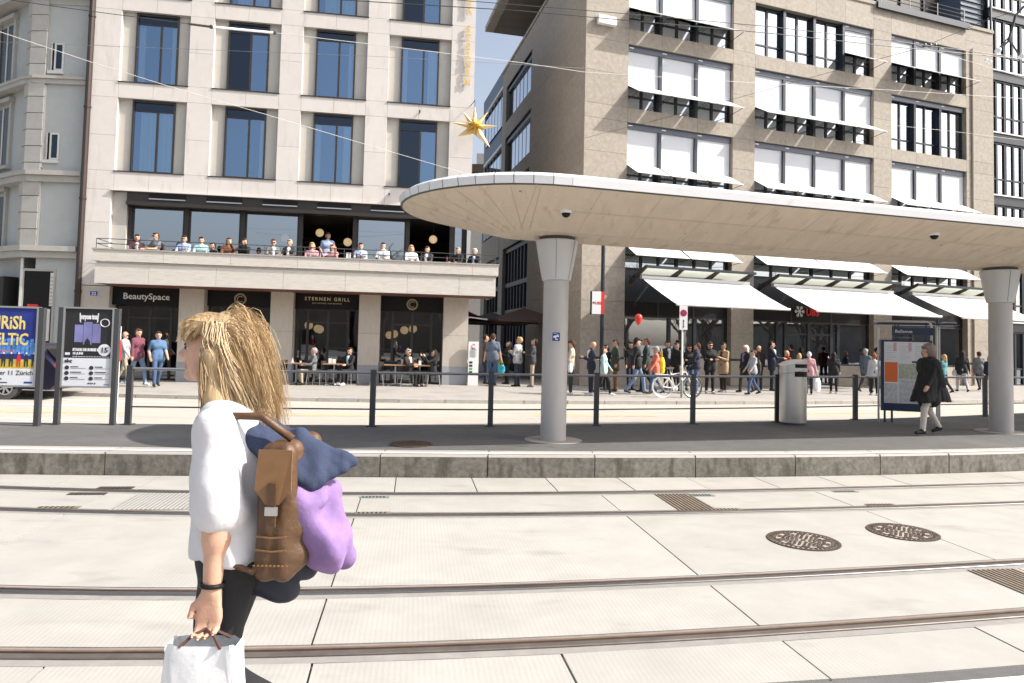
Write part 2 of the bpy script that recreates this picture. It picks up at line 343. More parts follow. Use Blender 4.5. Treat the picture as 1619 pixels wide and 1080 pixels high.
def rail_thing(f, x0, x1, label, head=None, fill=None):
    t = thing('tram_rail', label, 'tram rail', (0, 0, 0), group='rails of the two tram tracks')
    n = 44; xs = [lerp(x0, x1, i / n) for i in range(n + 1)]
    def sweep(prof, m, name):
        b = MB(); rows = []
        for x in xs:
            d = (f(x + .05) - f(x - .05)) / .1; L_ = math.hypot(1, d); nx, ny = -d / L_, 1 / L_
            rows.append([(x + nx * o, f(x) + ny * o, z) for o, z in prof])
        k = len(prof); vs = [p for r_ in rows for p in r_]
        b.add(vs, [(i * k + j, (i + 1) * k + j, (i + 1) * k + j + 1, i * k + j + 1) for i in range(n) for j in range(k - 1)], m)
        return b.build(name, t)
    sweep([(-.038, -.05), (-.036, .004), (-.030, .008), (.016, .009), (.020, .004), (.020, -.045)][::-1], head or m_steel, 'rail_head')
    sweep([(.020, -.026), (.054, -.026)][::-1], m_groove, 'rail_groove')
    sweep([(.054, -.03), (.054, .004), (.074, .004), (.074, -.04)][::-1], m_rust, 'guard_lip')
    sweep([(-.116, -.003), (-.038, -.003)][::-1], m_filler, 'joint_filler'); sweep([(.074, -.003), (.116, -.003)][::-1], fill or m_filler2, 'joint_filler')
    return t
rail_thing(c_r1, -16, 22, 'thin steel tram rail closest to the platform kerb')
rail_thing(c_r2, -15, 20, 'steel tram rail second from the kerb, crossing below the drain grates')
rail_thing(c_r3, -12, 15, 'shiny grooved tram rail just below the two round manhole covers', fill=M('rail_filler_pale', (0.27, 0.25, 0.23), 0.85, var=.15, vs=7))
rail_thing(c_r4, -11, 14, 'brownish grooved tram rail nearest the bottom of the picture', m_steelr)

def grate(label, f0, f1, xc, wd, sk=0.14, m0=None, m1=None):
    t = thing('drain_grate', label, 'drain grate', (xc, f0(xc) + .08, 0), group='drain grates across the tracks')
    b = MB(); d = f1(xc) - f0(xc) - .2; n = max(6, int(wd / .045))
    T = Matrix.Rotation(math.atan(sk), 4, 'Z')
    b.box(0, wd, 0, d, -.024, .003, m0 or m_groove, T); b.build('grate_tray', t)
    b = MB()
    for i in range(n + 1):
        x = wd * i / n; b.box(x - .012, x + .012, 0, d, .003, .009, m1 or m_iron2, T)
    tag(b.build('bar_field', t), kind='stuff'); return t
m_iron2 = M('grate_bronze', (0.30, 0.24, 0.18), 0.5, 0.5, var=0.2, vs=10)
grate('brown ribbed drain grate between the far rails at the right of centre', c_r2, c_r1, 1.95, .42)
grate('wide grey ribbed drain cover between the far rails behind the walking woman', c_r2, c_r1, -4.15, 1.15, m0=M('grate_tray_grey', (0.17, 0.165, 0.155), 0.85), m1=M('grate_pale', (0.33, 0.32, 0.30), 0.75, var=.1, vs=8))  # tray in a darker grey than its pale bars
grate('brown ribbed drain grate between the near rails at the right edge', c_r4, c_r3, 4.05, .42)
def coverplate(label, px, py, wd, dp, m):
    p = gp(px, py, 0); t = MB(); t.box(-wd / 2, wd / 2, -dp / 2, dp / 2, -.02, .006, m)
    for i in range(7): t.box(-wd / 2 + .03 + i * (wd - .06) / 7, -wd / 2 + .05 + i * (wd - .06) / 7, -dp / 2 + .015, dp / 2 - .015, .006, .009, m_groove)
    tag(t.build('rail_cover_plate', None, loc=(p.x, p.y, 0), rz=R(7)), label, 'cover plate', 'small cover plates beside the rails')
m_teal = M('green_grey_metal', (0.22, 0.27, 0.25), 0.5, 0.3, var=0.2, vs=12)
coverplate('greenish cover plate beside the far rail left of the brown grate', 1108, 783.5, .34, .10, m_teal)
coverplate('greenish cover plate above the far rail near the right side', 1336, 777.5, .34, .09, m_teal)
coverplate('brown cover plate beside the second rail right of the brown grate', 1148, 806, .38, .09, m_iron2)
coverplate('brown cover plate beside the second rail above the right manhole', 1393, 798.5, .38, .09, m_iron2)
coverplate('brown cover plate at the left above the far rail', 183, 771.5, .40, .11, m_iron)
coverplate('brown cover plate between the far rails near the left edge', 92, 803, .42, .10, m_iron2)
coverplate('dark cover plate below the far rail left of the woman', 138, 781, .40, .10, m_iron)
coverplate('greenish cover plate beside the purple bag at the far rail', 592, 786.5, .34, .09, m_teal)
coverplate('grey cover plate beside the purple bag at the second rail', 590, 811.5, .38, .08, m_iron2)

def manhole(label, px, py, z, r, group, pale=True):
    p = gp(px, py, z); t = thing('manhole_cover', label, 'manhole cover', (p.x, p.y, z), group=group)
    b = MB(); b.lathe([(r * .9, .0), (r * .9, .007), (r, .007), (r, -.02)], m_iron, 40, cap=False); b.build('rim', t)
    b = MB(); b.lathe([(.001, .004), (r * .89, .004)], m_ironc if pale else m_iron, 40, cap=False); b.build('lid', t)
    b = MB()
    for rr, n, sz in ((.84, 40, .03), (.74, 0, 0), (.55, 26, .032), (.43, 20, .032), (.31, 14, .032), (.19, 8, .03)):
        if n == 0:
            b.lathe([(r * .78, .004), (r * .78, .008), (r * .74, .008), (r * .74, .004)], m_iron, 36, cap=False); continue
        for k in range(n):
            a = 2 * math.pi * (k + .5 * (n % 4)) / n; T = Matrix.Translation((math.cos(a) * r * rr, math.sin(a) * r * rr, 0)) @ Matrix.Rotation(a, 4, 'Z')
            b.box(-sz * r * 1.5, sz * r * 1.5, -sz * r * 1.1, sz * r * 1.1, .004, .0085, m_iron, T)
    for k in range(10):
        a = 2 * math.pi * k / 10; T = Matrix.Translation((math.cos(a) * r * .66, math.sin(a) * r * .66, 0)) @ Matrix.Rotation(a, 4, 'Z')
        b.box(-.05 * r, .05 * r, -.1 * r, .1 * r, .004, .0085, m_iron, T)
    b.lathe([(.001, .0088), (r * .07, .0088), (r * .07, .004)], m_iron, 12, cap=False)
    tag(b.build('raised_studs', t), kind='stuff'); return t
manhole('left one of the two round iron manhole covers between the tracks', 1270, 855, 0.001, .335, 'round manhole covers between the tracks')
manhole('right one of the two round iron manhole covers between the tracks', 1427, 841.5, 0.001, .335, 'round manhole covers between the tracks')
manhole('dark manhole cover in the shaded platform asphalt left of the column', 650, 702, .301, .33, 'platform manhole', False)

# platform
PX0, PX1 = -26, 30
plat = MB(); xs = [lerp(PX0, PX1, i / 112) for i in range(113)]
for a, c in zip(xs, xs[1:]):
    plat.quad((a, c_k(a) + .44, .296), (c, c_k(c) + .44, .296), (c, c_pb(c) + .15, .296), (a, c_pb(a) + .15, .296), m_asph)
    plat.quad((c, c_pb(c) + .15, 0), (a, c_pb(a) + .15, 0), (a, c_pb(a) + .15, .296), (c, c_pb(c) + .15, .296), m_kerb)
    plat.quad((a, c_k(a) + .12, .02), (c, c_k(c) + .12, .02), (c, c_k(c) + .12, .28), (a, c_k(a) + .12, .28), m_joint)
plat = plat.build('platform'); tag(plat, kind='structure')
x = -16.0
widths = [1.75, 1.6, 1.72, 1.5, 1.8, 1.66]
i = 0
edges = [-13.2, -11.4, -9.7, -8.0, -6.9, -5.25, -3.85, -1.72, -.28, 1.2, 2.65, 4.17, 5.55, 6.75, 8.3, 10.0, 11.7, 13.5, 15.2]
for a, c in zip(edges, edges[1:]):
    b = MB(); n = 3; a += .006; c -= .006; o = random.uniform(-.004, .004)
    for k in range(n):
        p, q = lerp(a, c, k / n), lerp(a, c, (k + 1) / n)
        f = lambda t: c_k(t) + o
        b.quad((p, f(p), -.02), (q, f(q), -.02), (q, f(q) - .002, .272), (p, f(p) - .002, .272), m_kerb)
        b.quad((p, f(p) - .002, .272), (q, f(q) - .002, .272), (q, f(q) + .016, .296), (p, f(p) + .016, .296), m_edge)
        b.quad((p, f(p) + .016, .296), (q, f(q) + .016, .296), (q, f(q) + .40, .300), (p, f(p) + .40, .300), m_edge)
    for t_ in ((a, 1), (c, -1)):
        u = t_[0]; pts = [(u, f(u), -.02), (u, f(u), .296), (u, f(u) + .40, .300), (u, f(u) + .40, -.02)]
        b.add(pts if t_[1] > 0 else pts[::-1], [(0, 1, 2, 3)], m_kerb)
    b.build('kerb_stone', plat)
wl = MB()
for a, c in zip(xs, xs[1:]): wl.quad((a, c_k(a) + .10, .304), (c, c_k(c) + .10, .304), (c, c_k(c) + .20, .304), (a, c_k(a) + .20, .304), m_white)
tag(wl.build('platform_edge_line'), kind='structure')

# road, far pavement and painted lines
rd = MB()
for a, c in zip(xs, xs[1:]): rd.quad((a, c_pb(a) + .1, .10), (c, c_pb(c) + .1, .10), (c, c_pk(c) + .2, .10), (a, c_pk(a) + .2, .10), m_road)
tag(rd.build('road'), kind='structure')
pv = MB()
for a, c in zip(xs, xs[1:]): pv.quad((a, c_pk(a) + .16, .198), (c, c_pk(c) + .16, .198), (c, c_pk(c) + 60, .198), (a, c_pk(a) + 60, .198), m_pave)
pv = pv.build('pavement'); tag(pv, kind='structure')
x = -20.0
m_kerb2 = M('pavement_kerb_stone', (0.40, 0.375, 0.34), 0.85, var=0.14, vs=8, bump=0.2, bs=80, rand=0.08)
while x < 24:
    L_ = random.choice((1.1, 1.25, 0.95)); b = MB(); a, c = x + .01, x + L_ - .01
    A = [(a, c_pk(a)), (c, c_pk(c)), (c, c_pk(c) + .17), (a, c_pk(a) + .17)]
    b.prism([(p[0], p[1], .05) for p in A], (0, 0, .152), m_kerb2); b.build('kerb_stone', pv); x += L_
def road_line(x0, y0, x1, y1, wd, m, name):
    p, q = gp(x0, y0, .104), gp(x1, y1, .104); d = (q - p).normalized(); n_ = Vector((-d.y, d.x, 0)) * wd / 2
    b = MB(); b.quad(p - n_, q - n_, q + n_, p + n_, m); tag(b.build(name), kind='structure')
road_line(-200, 633, 195, 643, .15, m_white, 'lane_marking'); road_line(70, 631.2, 280, 636, .12, m_white, 'lane_marking')
road_line(-200, 648, 195, 653.3, .14, m_yellow, 'lane_marking'); road_line(-200, 656, 145, 665.3, .14, m_white, 'lane_marking')
road_line(439, 656.3, 640, 657.6, .13, m_yellow, 'lane_marking'); road_line(843, 657, 1039, 657.6, .13, m_yellow, 'lane_marking'); road_line(1277, 654, 1450, 652, .13, m_yellow, 'lane_marking')
road_line(1230, 648.5, 1500, 645.5, .12, m_white, 'lane_marking')

# ================================================================ RAILING
rl = thing('railing', 'grey pedestrian railing of posts and two bars along the platform back', 'railing', (0, 0, .3))
posts = [(-14.6, 10.75), (-12.5, 11.0), (-10.5, 11.2), (-8.5, 11.42)][3:] * 0 + [(-6.47, 11.67), (-4.45, 11.88), (-2.43, 12.17), (-.35, 12.57), (1.65, 13.09), (3.66, 13.73), (5.61, 14.40), (7.69, 15.28), (9.7, 16.05), (11.67, 16.85), (13.7, 17.7)]
pb = MB(); pb.box(-.048, .048, -.03, .03, 0, 1.0, m_post); pb.box(-.09, .09, -.07, .07, 0, .012, m_post); pm = pb.build('post', rl); pm.location = (*posts[0], 0)
for p in posts[1:]:
    o = pm.copy(); COL.objects.link(o); o.location = (*p, 0)
for p, q in zip(posts, posts[1:]):
    for z, r_, nm in ((.945, .024, 'top_rail'), (.30, .013, 'lower_rail')):
        b = MB(); v = Vector((q[0] - p[0], q[1] - p[1], 0)).normalized() * .05
        b.tube([(p[0] + v.x, p[1] + v.y, z), (q[0] - v.x, q[1] - v.y, z)], r_, m_rail if z > .5 else m_post, 8); b.build(nm, rl)

# ================================================================ TRAM STOP CANOPY
AX = R(16.3); C0 = Vector((0.20, 10.86, 0)); W = 2.0
cn = thing('tram_stop_canopy', 'long concrete tram stop roof with rounded end on two round columns', 'tram shelter', (C0.x, C0.y, .3), AX)
ZK, ZR = 3.555 - .3, 3.93 - .3
LEN = 22.0
def soff(rho):
    if rho < .5: return ZK
    t = (rho - .5) / (W - .5); return ZK + (ZR - ZK) * t
outline = [(LEN, -W)] + [(lerp(LEN, 0, i / 14), -W) for i in range(1, 15)] + [(-W * math.sin(a), -W * math.cos(a)) for a in [math.pi * k / 24 for k in range(1, 24)]] + [(lerp(0, LEN, i / 14), W) for i in range(15)]
rhos = [0, .25, .5, .7, .9, 1.1, 1.3, 1.5, 1.7, 1.85, W - .03]
b = MB(); rows = []
for rho in rhos[1:]:
    rows.append([((x if x >= 0 else x * rho / W), y * rho / W, soff(rho)) for x, y in outline])
vs = [p for r_ in rows for p in r_]; n = len(outline); fs = []
for i in range(len(rows) - 1):
    for j in range(n - 1): fs.append((i * n + j, i * n + j + 1, (i + 1) * n + j + 1, (i + 1) * n + j))
mid = len(vs); 
b.add(vs, fs, m_canopy)
for j in range(n - 1):
    p, q = rows[0][j], rows[0][j + 1]; cx0, cx1 = max(p[0], 0), max(q[0], 0)
    b.quad((cx0, 0, ZK), (cx1, 0, ZK), q, p, m_canopy)
so = b.build('soffit', cn); smooth_by_angle(so, 8)
def rim(x, y, k): return ((x if x >= 0 else x * k), y * k)
b = MB()
for j in range(n - 1):
    (x0, y0), (x1, y1) = outline[j], outline[j + 1]
    a0, a1 = rim(x0, y0, .985), rim(x1, y1, .985); c0, c1 = rim(x0, y0, 1.0), rim(x1, y1, 1.0)
    b.quad((*a0, ZR - .012), (*a1, ZR - .012), (*c1, ZR + .005), (*c0, ZR + .005), m_gasket)
b.build('drip_edge', cn)
fp = 0
for j in range(n - 1):
    (x0, y0), (x1, y1) = outline[j], outline[j + 1]
    b = MB(); g_ = .005 if x0 < 0 or x1 < 0 else .0005
    d = Vector((x1 - x0, y1 - y0)).normalized() * g_
    x0 += d.x; y0 += d.y; x1 -= d.x; y1 -= d.y
    k1, k2 = 1.0, .955
    for (ka, za), (kb, zb) in (((1.0, ZR + .005), (1.012, ZR + .11)), ((1.012, ZR + .11), (.97, ZR + .165))):
        p0, p1 = rim(x0, y0, ka), rim(x1, y1, ka); q0, q1 = rim(x0, y0, kb), rim(x1, y1, kb)
        b.quad((*p0, za), (*p1, za), (*q1, zb), (*q0, zb), m_zinc)
    b.build('fascia_panel', cn)
b = MB(); rr = [.97, .6, .02]; zz = [ZR + .165, ZR + .30, ZR + .36]
for i in range(2):
    for j in range(n - 1):
        p0, p1 = rim(*outline[j], rr[i]), rim(*outline[j + 1], rr[i]); q0, q1 = rim(*outline[j], rr[i + 1]), rim(*outline[j + 1], rr[i + 1])
        b.quad((*p0, zz[i]), (*p1, zz[i]), (*q1, zz[i + 1]), (*q0, zz[i + 1]), m_zinc)
b.build('roof_sheet', cn)
b = MB()                                                 # formwork joints left in the concrete
def joint(xa, ya, xb, yb):
    d = Vector((xb - xa, yb - ya, 0)).normalized(); q = Vector((-d.y, d.x, 0)) * .0045; n_ = 6
    for i in range(n_):
        p0 = Vector((lerp(xa, xb, i / n_), lerp(ya, yb, i / n_), 0)); p1 = Vector((lerp(xa, xb, (i + 1) / n_), lerp(ya, yb, (i + 1) / n_), 0))
        for p in (p0, p1): p.z = soff(abs(p.y) if p.x > 0 else math.hypot(p.x, p.y)) - .0035
        b.quad(p0 - q, p1 - q, p1 + q, p0 + q, m_fj)
m_fj = M('formwork_joint_line', (0.55, 0.455, 0.355), 0.8)
for k in range(24):
    for s in (-1, 1): joint(.0 + k * .92 + .25 * s, .5 * s, .92 * k + .25 * s - .22, 1.93 * s)
for k in range(1, 15): a = math.pi * k / 15; joint(-.5 * math.sin(a), -.5 * math.cos(a), -1.93 * math.sin(a), -1.93 * math.cos(a))
for s in (-1, 1): joint(0, .5 * s, 20, .5 * s); joint(0, 1.25 * s, 20, 1.25 * s)
tag(b.build('formwork_joints', cn), kind='stuff')
b = MB(); rf = random.Random(9)
for k in range(240):
    x_, s_ = rf.uniform(-1.4, 16), rf.uniform(-1.85, 1.85)
    if x_ < 0 and math.hypot(x_, s_) > 1.85: continue
    r_ = rf.uniform(.006, .018); z_ = soff(abs(s_) if x_ > 0 else math.hypot(x_, s_)) - .004; sl = .25 * r_ * (1 if s_ > 0 else -1) if abs(s_) > .5 else 0
    b.add([(x_ + r_ * math.cos(a) * rf.uniform(.6, 1.2), s_ + r_ * math.sin(a), z_ + sl * math.sin(a)) for a in [2 * math.pi * q / 7 for q in range(7)]], [tuple(range(7))], m_fj if k % 3 else m_gasket)
tag(b.build('bolt_holes', cn), kind='stuff')
def column(wx, wy):
    v = Vector((wx - C0.x, wy - C0.y)); lx = v.x * math.cos(AX) + v.y * math.sin(AX); ly = -v.x * math.sin(AX) + v.y * math.cos(AX)
    b = MB(); b.lathe([(.205, 0), (.203, 2.60)], m_colm, 36, (lx, ly, 0)); c = b.build('column', cn); smooth_by_angle(c)
    b = MB(); b.lathe([(.205, 2.545), (.232, 2.56), (.345, 3.19), (.33, 3.20)], m_cap, 36, (lx, ly, 0)); k = b.build('capital', c); smooth_by_angle(k)
    b = MB(); b.lathe([(.29, 3.20), (.29, ZK + .01)], m_gasket, 32, (lx, ly, 0)); b.build('collar', c)
    for a in (-1.95, -.95, .1, 1.1, 2.2): 
        b = MB(); ca, sa = math.cos(a), math.sin(a)
        b.tube([(lx + ca * .2335, ly + sa * .2335, 2.57), (lx + ca * .3455, ly + sa * .3455, 3.18)], .0035, m_gasket, 4); b.build('panel_joint', c)
    b = MB(); b.lathe([(.21, .004), (.46, .004), (.46, -.004)], m_pave, 36, (lx, ly, 0), cap=False); b.build('base_ring', c)
column(.705, 11.02); column(9.75, 13.62)
def dome(label, px, py, Y):
    p = at(px, py, Y); t = thing('dome_camera', label, 'security camera', p, group='dome cameras under the canopy')
    b = MB(); b.lathe([(.09, .03), (.09, -.01), (.075, -.03)], m_zinc, 20); b.build('housing', t, True)
    b = MB(); b.ball((0, 0, -.03), .066, m_black, 16, .95); b.build('dome', t, True)
def soff_hit(px, py):
    best = None
    for k in range(400):
        Y = 8.5 + k * .012; p = at(px, py, Y); v = Vector((p.x - C0.x, p.y - C0.y)); lx = v.x * math.cos(AX) + v.y * math.sin(AX); ly = -v.x * math.sin(AX) + v.y * math.cos(AX)
        e = abs(p.z - .3 - soff(abs(ly) if lx > 0 else math.hypot(lx, ly)))
        if best is None or e < best[0]: best = (e, Y)
    return best[1]
for px, py, lb in ((895, 334, 'round dome camera under the canopy just above the first column'), (1477, 370, 'round dome camera under the canopy towards the second column')):
    dome(lb, px, py, soff_hit(px, py))
# camera-warning sign on the column
sg = thing('warning_sign', 'small blue square sign with white camera pictogram on the column', 'sign', (.705, 11.02 - .212, 1.55), R(4))
sg.location.z = at(883, 532.5, 10.8).z
b = MB(); b.box(-.068, .068, -.006, 0, -.075, .075, m_blue); b.build('plate', sg)
b = MB(); frame(b, -.068, .068, -.009, -.006, -.075, .075, .005, m_wsign); b.build('border', sg)
b = MB(); T = Matrix.Rotation(R(-18), 4, 'Y'); b.box(-.042, .034, -.010, -.006, -.008, .022, m_wsign, T); b.box(.03, .044, -.010, -.006, -.018, .03, m_wsign, T); b.box(-.012, .004, -.010, -.006, -.05, -.01, m_wsign); b.box(-.012, .03, -.010, -.006, -.05, -.036, m_wsign); b.box(-.04, .015, -.010, -.006, .048, .052, m_wsign); b.build('pictogram', sg)
# ================================================================ HOTEL (local x along the facade, y into the building)
HP = (-2.6, 25.3); HA = R(9)
ht = thing('hotel_building', 'pale stone hotel with blue-glazed windows and a long balcony terrace', 'building', (*HP, 0), HA)
Hu = Vector((math.cos(HA), math.sin(HA), 0)); Hn = Vector((math.sin(HA), -math.cos(HA), 0))
def H(u, out, z): return Vector((*HP, 0)) + Hu * u + Hn * out + Vector((0, 0, z))
COLS = [(-11.47, -9.20), (-8.38, -6.09), (-5.31, -3.01), (-2.22, .09)]
ROWS = [(7.46, 10.05), (10.62, 13.17), (13.74, 16.29)]
UL, UR = -12.36, .98
ZT = 16.9
# core: piers and slabs behind the cladding
blk('wall', ht, m_core, UL + .03, UR - .03, .9, 13.0, 6.42, ZT - .05)
blk('wall', ht, m_core, UL + .03, UR - .03, 8.6, 13.0, .2, 6.41)
TH = .03                                                # cladding thickness
def panel(u0, u1, z0, z1, y=0.0, m=m_trav, g=.004): blk('stone_panel', ht, m, u0 + g, u1 - g, y, y + TH, z0 + g, z1 - g)
zb = 6.79
levels = [(zb, ROWS[0][0])] + [(ROWS[i][1], ROWS[i + 1][0]) for i in range(2)] + [(ROWS[2][1], ZT)]
piers = [(UL, COLS[0][0]), (COLS[0][1], COLS[1][0]), (COLS[1][1], COLS[2][0]), (COLS[2][1], COLS[3][0]), (COLS[3][1], UR)]
for z0, z1 in levels:
    for a, c in piers: panel(a, c, z0, z1)
    for a, c in COLS: mid = (a + c) / 2; panel(a, mid, z0, z1); panel(mid, c, z0, z1)
    blk('wall', ht, m_core, UL + .03, UR - .03, TH + .001, .899, z0 + .01, z1 - .01)
for z0, z1 in ROWS:
    zm = (z0 + z1) / 2 - .05
    for a, c in piers:
        panel(a, c, z0, zm); panel(a, c, zm, z1); blk('wall', ht, m_core, a + .03, c - .03, TH + .001, .899, z0 - .009, z1 + .009)
    for a, c in COLS:                                   # reveals either side of every window opening
        blk('window_reveal', ht, m_trav, a - .029, a + .001, TH + .001, .19, z0, z1); blk('window_reveal', ht, m_trav, c - .001, c + .029, TH + .001, .19, z0, z1)
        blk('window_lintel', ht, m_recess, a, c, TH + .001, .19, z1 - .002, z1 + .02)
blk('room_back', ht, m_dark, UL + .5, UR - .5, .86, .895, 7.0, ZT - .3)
def curtain(parent, x0, x1, y, z0, z1, m):
    b = MB(); n = int((x1 - x0) / .045); pts = [(lerp(x0, x1, i / n), y + .03 * math.sin(i * 1.9) + .012 * random.random()) for i in range(n + 1)]
    for p, q in zip(pts, pts[1:]): b.quad((*p, z0), (*q, z0), (*q, z1), (*p, z1), m)
    return b.build('curtain', parent)
m_curt = M('pale_blue_curtain', (0.62, 0.76, 0.80), 0.9)
styles = {(0, 0): 'curtain', (0, 2): 'glass', (0, 3): 'dark_left', (1, 1): 'dark_left', (2, 1): 'curtain', (2, 2): 'curtain', (2, 3): 'dark_left'}
for ri, (z0, z1) in enumerate(ROWS):
    for ci, (a, c) in enumerate(COLS):
        st = styles.get((ri, ci), 'glass')
        f0, f1 = a + .45, a + 1.86; ym = .17
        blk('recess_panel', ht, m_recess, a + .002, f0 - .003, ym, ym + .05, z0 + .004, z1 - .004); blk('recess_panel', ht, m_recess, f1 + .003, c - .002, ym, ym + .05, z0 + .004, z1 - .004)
        b = MB(); frame(b, f0, f1, .10, .22, z0 + .01, z1 - .01, .055, m_bronze, top=.08)
        mu = f0 + .83 * (1.0 if st != 'dark_left' else .95); b.box(mu - .035, mu + .035, .13, .21, z0 + .065, z1 - .40, m_bronze); b.box(f0 + .055, f1 - .055, .14, .20, z1 - .41, z1 - .37, m_bronze)
        wn = b.build('window', ht)
        pane('pane', wn, g_dark, f0 + .055, f1 - .055, .16, z1 - .37, z1 - .09)
        pane('pane', wn, g_dark if st == 'dark_left' else g_hotel, f0 + .055, mu - .035, .165, z0 + .065, z1 - .41)
        pane('pane', wn, g_hotel, mu + .035, f1 - .055, .155, z0 + .065, z1 - .41)
        if st == 'curtain': curtain(wn, f0 + .25, f1 - .06, .25, z0 + .05, z1 - .35, m_curt)
        if st == 'glass': curtain(wn, f1 - .06 - random.uniform(.15, .35), f1 - .06, .25, z0 + .05, z1 - .35, m_curt)
        if st == 'glass' and random.random() < .7: curtain(wn, f0 + .08, f0 + random.uniform(.2, .34), .25, z0 + .05, z1 - .35, m_curt)
        blk('window_sill', ht, m_bronze, a - .02, c + .02, -.03, .10, z0 - .02, z0 + .012)
# roof edge
blk('roof_slab', ht, m_trav, UL, UR, -.05, 13.0, ZT - .045, ZT + .25)
blk('side_wall', ht, m_trav, UR - .03, UR, .031, 13.0, .2, ZT - .05)
blk('side_wall', ht, m_trav, UL, UL + .03, .031, 13.0, .2, ZT - .05)
# terrace storey
TZ = 3.86
for z0, z1 in ((3.46, 4.2), (4.2, 5.65), (5.65, zb)): panel(UL, -11.53, z0, z1)
blk('wall', ht, m_core, UL + .03, -11.56, .031, .9, 3.45, zb)
blk('window_reveal', ht, m_trav, -11.559, -11.529, .031, .19, TZ, zb - .01)
blk('recess_panel', ht, m_recess, -11.528, -11.06, .16, .9, TZ, zb - .02)
lm = MB(); lm.box(-11.03, 1.02, .02, .30, 6.30, 6.76, m_bronze); lm.box(-11.03, 1.02, -.06, .02, 6.30, 6.42, m_bronze); lm.box(-11.55, UR, -.08, .025, zb - .022, zb + .012, m_trav)
for k in range(6): lm.box(-10.3 + k * 1.9, -9.1 + k * 1.9, -.03, -.01, 6.52, 6.56, m_alu); lm.box(-10.3 + k * 1.9, -9.1 + k * 1.9, -.01, .02, 6.58, 6.72, m_black)
lm.build('awning_box', ht)
muls = [-11.0, -9.12, -7.21, -5.19, -3.27, -1.33, .30, .82]
for i, u in enumerate(muls): blk('mullion', ht, m_bronze, u - .07, u + .07, .28, .42, TZ, 6.30)
for i, (a, c) in enumerate(zip(muls, muls[1:])):
    if i in (3, 5): continue
    b = MB(); frame(b, a + .072, c - .072, .32, .38, TZ + .002, 6.29, .06, m_bronze); wn = b.build('terrace_window', ht)
    pane('pane', wn, g_bank, a + .13, c - .13, .35, TZ + .06, 6.23)
blk('corner_post', ht, m_colm, .86, 1.0, .02, .16, TZ, 6.30)
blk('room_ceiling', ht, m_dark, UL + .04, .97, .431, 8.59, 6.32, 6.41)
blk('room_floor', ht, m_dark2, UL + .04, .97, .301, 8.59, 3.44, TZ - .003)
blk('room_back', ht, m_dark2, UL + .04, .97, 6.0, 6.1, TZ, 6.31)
blk('bar_counter', ht, m_dark, -6.5, -2.4, 4.2, 4.8, TZ, TZ + 1.1)
for k in range(3): blk('bar_shelf', ht, M('shelf_bottles', (0.20, 0.15, 0.09), 0.5, var=0.6, vs=16), -6.2, -2.6, 5.7, 5.95, TZ + 1.3 + k * .38, TZ + 1.45 + k * .38)
# balcony
blk('balcony_slab', ht, m_soffit, -11.30, 1.78, -1.40, .30, 3.44, 3.60)
blk('balcony_slab', ht, m_core, -11.30, 1.78, -1.40, .30, 3.601, TZ - .003)
def bal_band(z0, z1, out, u0, u1, joints, name):
    us = [u0] + joints + [u1]
    for a, c in zip(us, us[1:]): blk(name, ht, m_balc, a + .004, c - .004, -out, -out + .10, z0, z1)
    blk(name, ht, m_balc, u1 - .10, u1, -out + .101, .0 if u1 < UR else .6, z0, z1); blk(name, ht, m_balc, u0, u0 + .10, -out + .101, -.001, z0, z1)
js = [-9.6, -7.5, -5.35, -3.3, -1.2, .6]
bal_band(3.44, 4.085, 1.44, -11.34, 1.80, [j - .1 for j in js], 'balcony_panel')
bal_band(4.09, 4.16, 1.40, -11.31, 1.76, [], 'balcony_groove')
bal_band(4.165, 4.53, 1.50, -11.40, 1.88, [j + .35 for j in js], 'balcony_panel')
blk('parapet_cap', ht, m_edge, -11.43, 1.90, -1.53, -1.30, 4.531, 4.575)
b = MB(); ry = -1.36
for z in (4.575 + .33, 4.575 + .17): b.tube([(-11.36, .0, z), (-11.36, ry, z), (1.78, ry, z), (1.78, .55, z)], .014, m_post, 6)
for k in range(11): u = -11.36 + k * 1.314; b.tube([(u, ry, 4.57), (u, ry, 4.9)], .012, m_post, 6)
b.build('terrace_railing', ht)
# ground storey: pillars, recessed shop fronts
gpil = [(UL, -11.43), (-9.16, -8.34), (-6.09, -5.31), (-3.0, -2.24), (.07, .99)]
for i, (a, c) in enumerate(gpil):
    blk('pillar_core', ht, m_core, a + .02, c - .02, .031, .75, .2, 3.43)
    blk('pillar_panel', ht, m_plinth, a - .004, c + .004, -.006, .76, .2, .868)
    for z0, z1 in ((.874, 2.02), (2.028, 3.435)):
        blk('pillar_panel', ht, m_pillar, a, c, 0, .03, z0, z1); blk('pillar_panel', ht, m_pillar, a - .002, a + .019, .031, .76, z0, z1); blk('pillar_panel', ht, m_pillar, c - .019, c + .002, .031, .76, z0, z1)
bays = [(-11.43, -9.16), (-8.34, -6.09), (-5.31, -3.0), (-2.24, .07)]
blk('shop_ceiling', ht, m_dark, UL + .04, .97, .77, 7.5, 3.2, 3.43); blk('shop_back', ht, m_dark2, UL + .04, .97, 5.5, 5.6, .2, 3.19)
blk('shop_counter', ht, M('counter_grey', (0.09, 0.09, 0.09), 0.5), -5.9, .6, 3.6, 4.2, .2, 1.25)
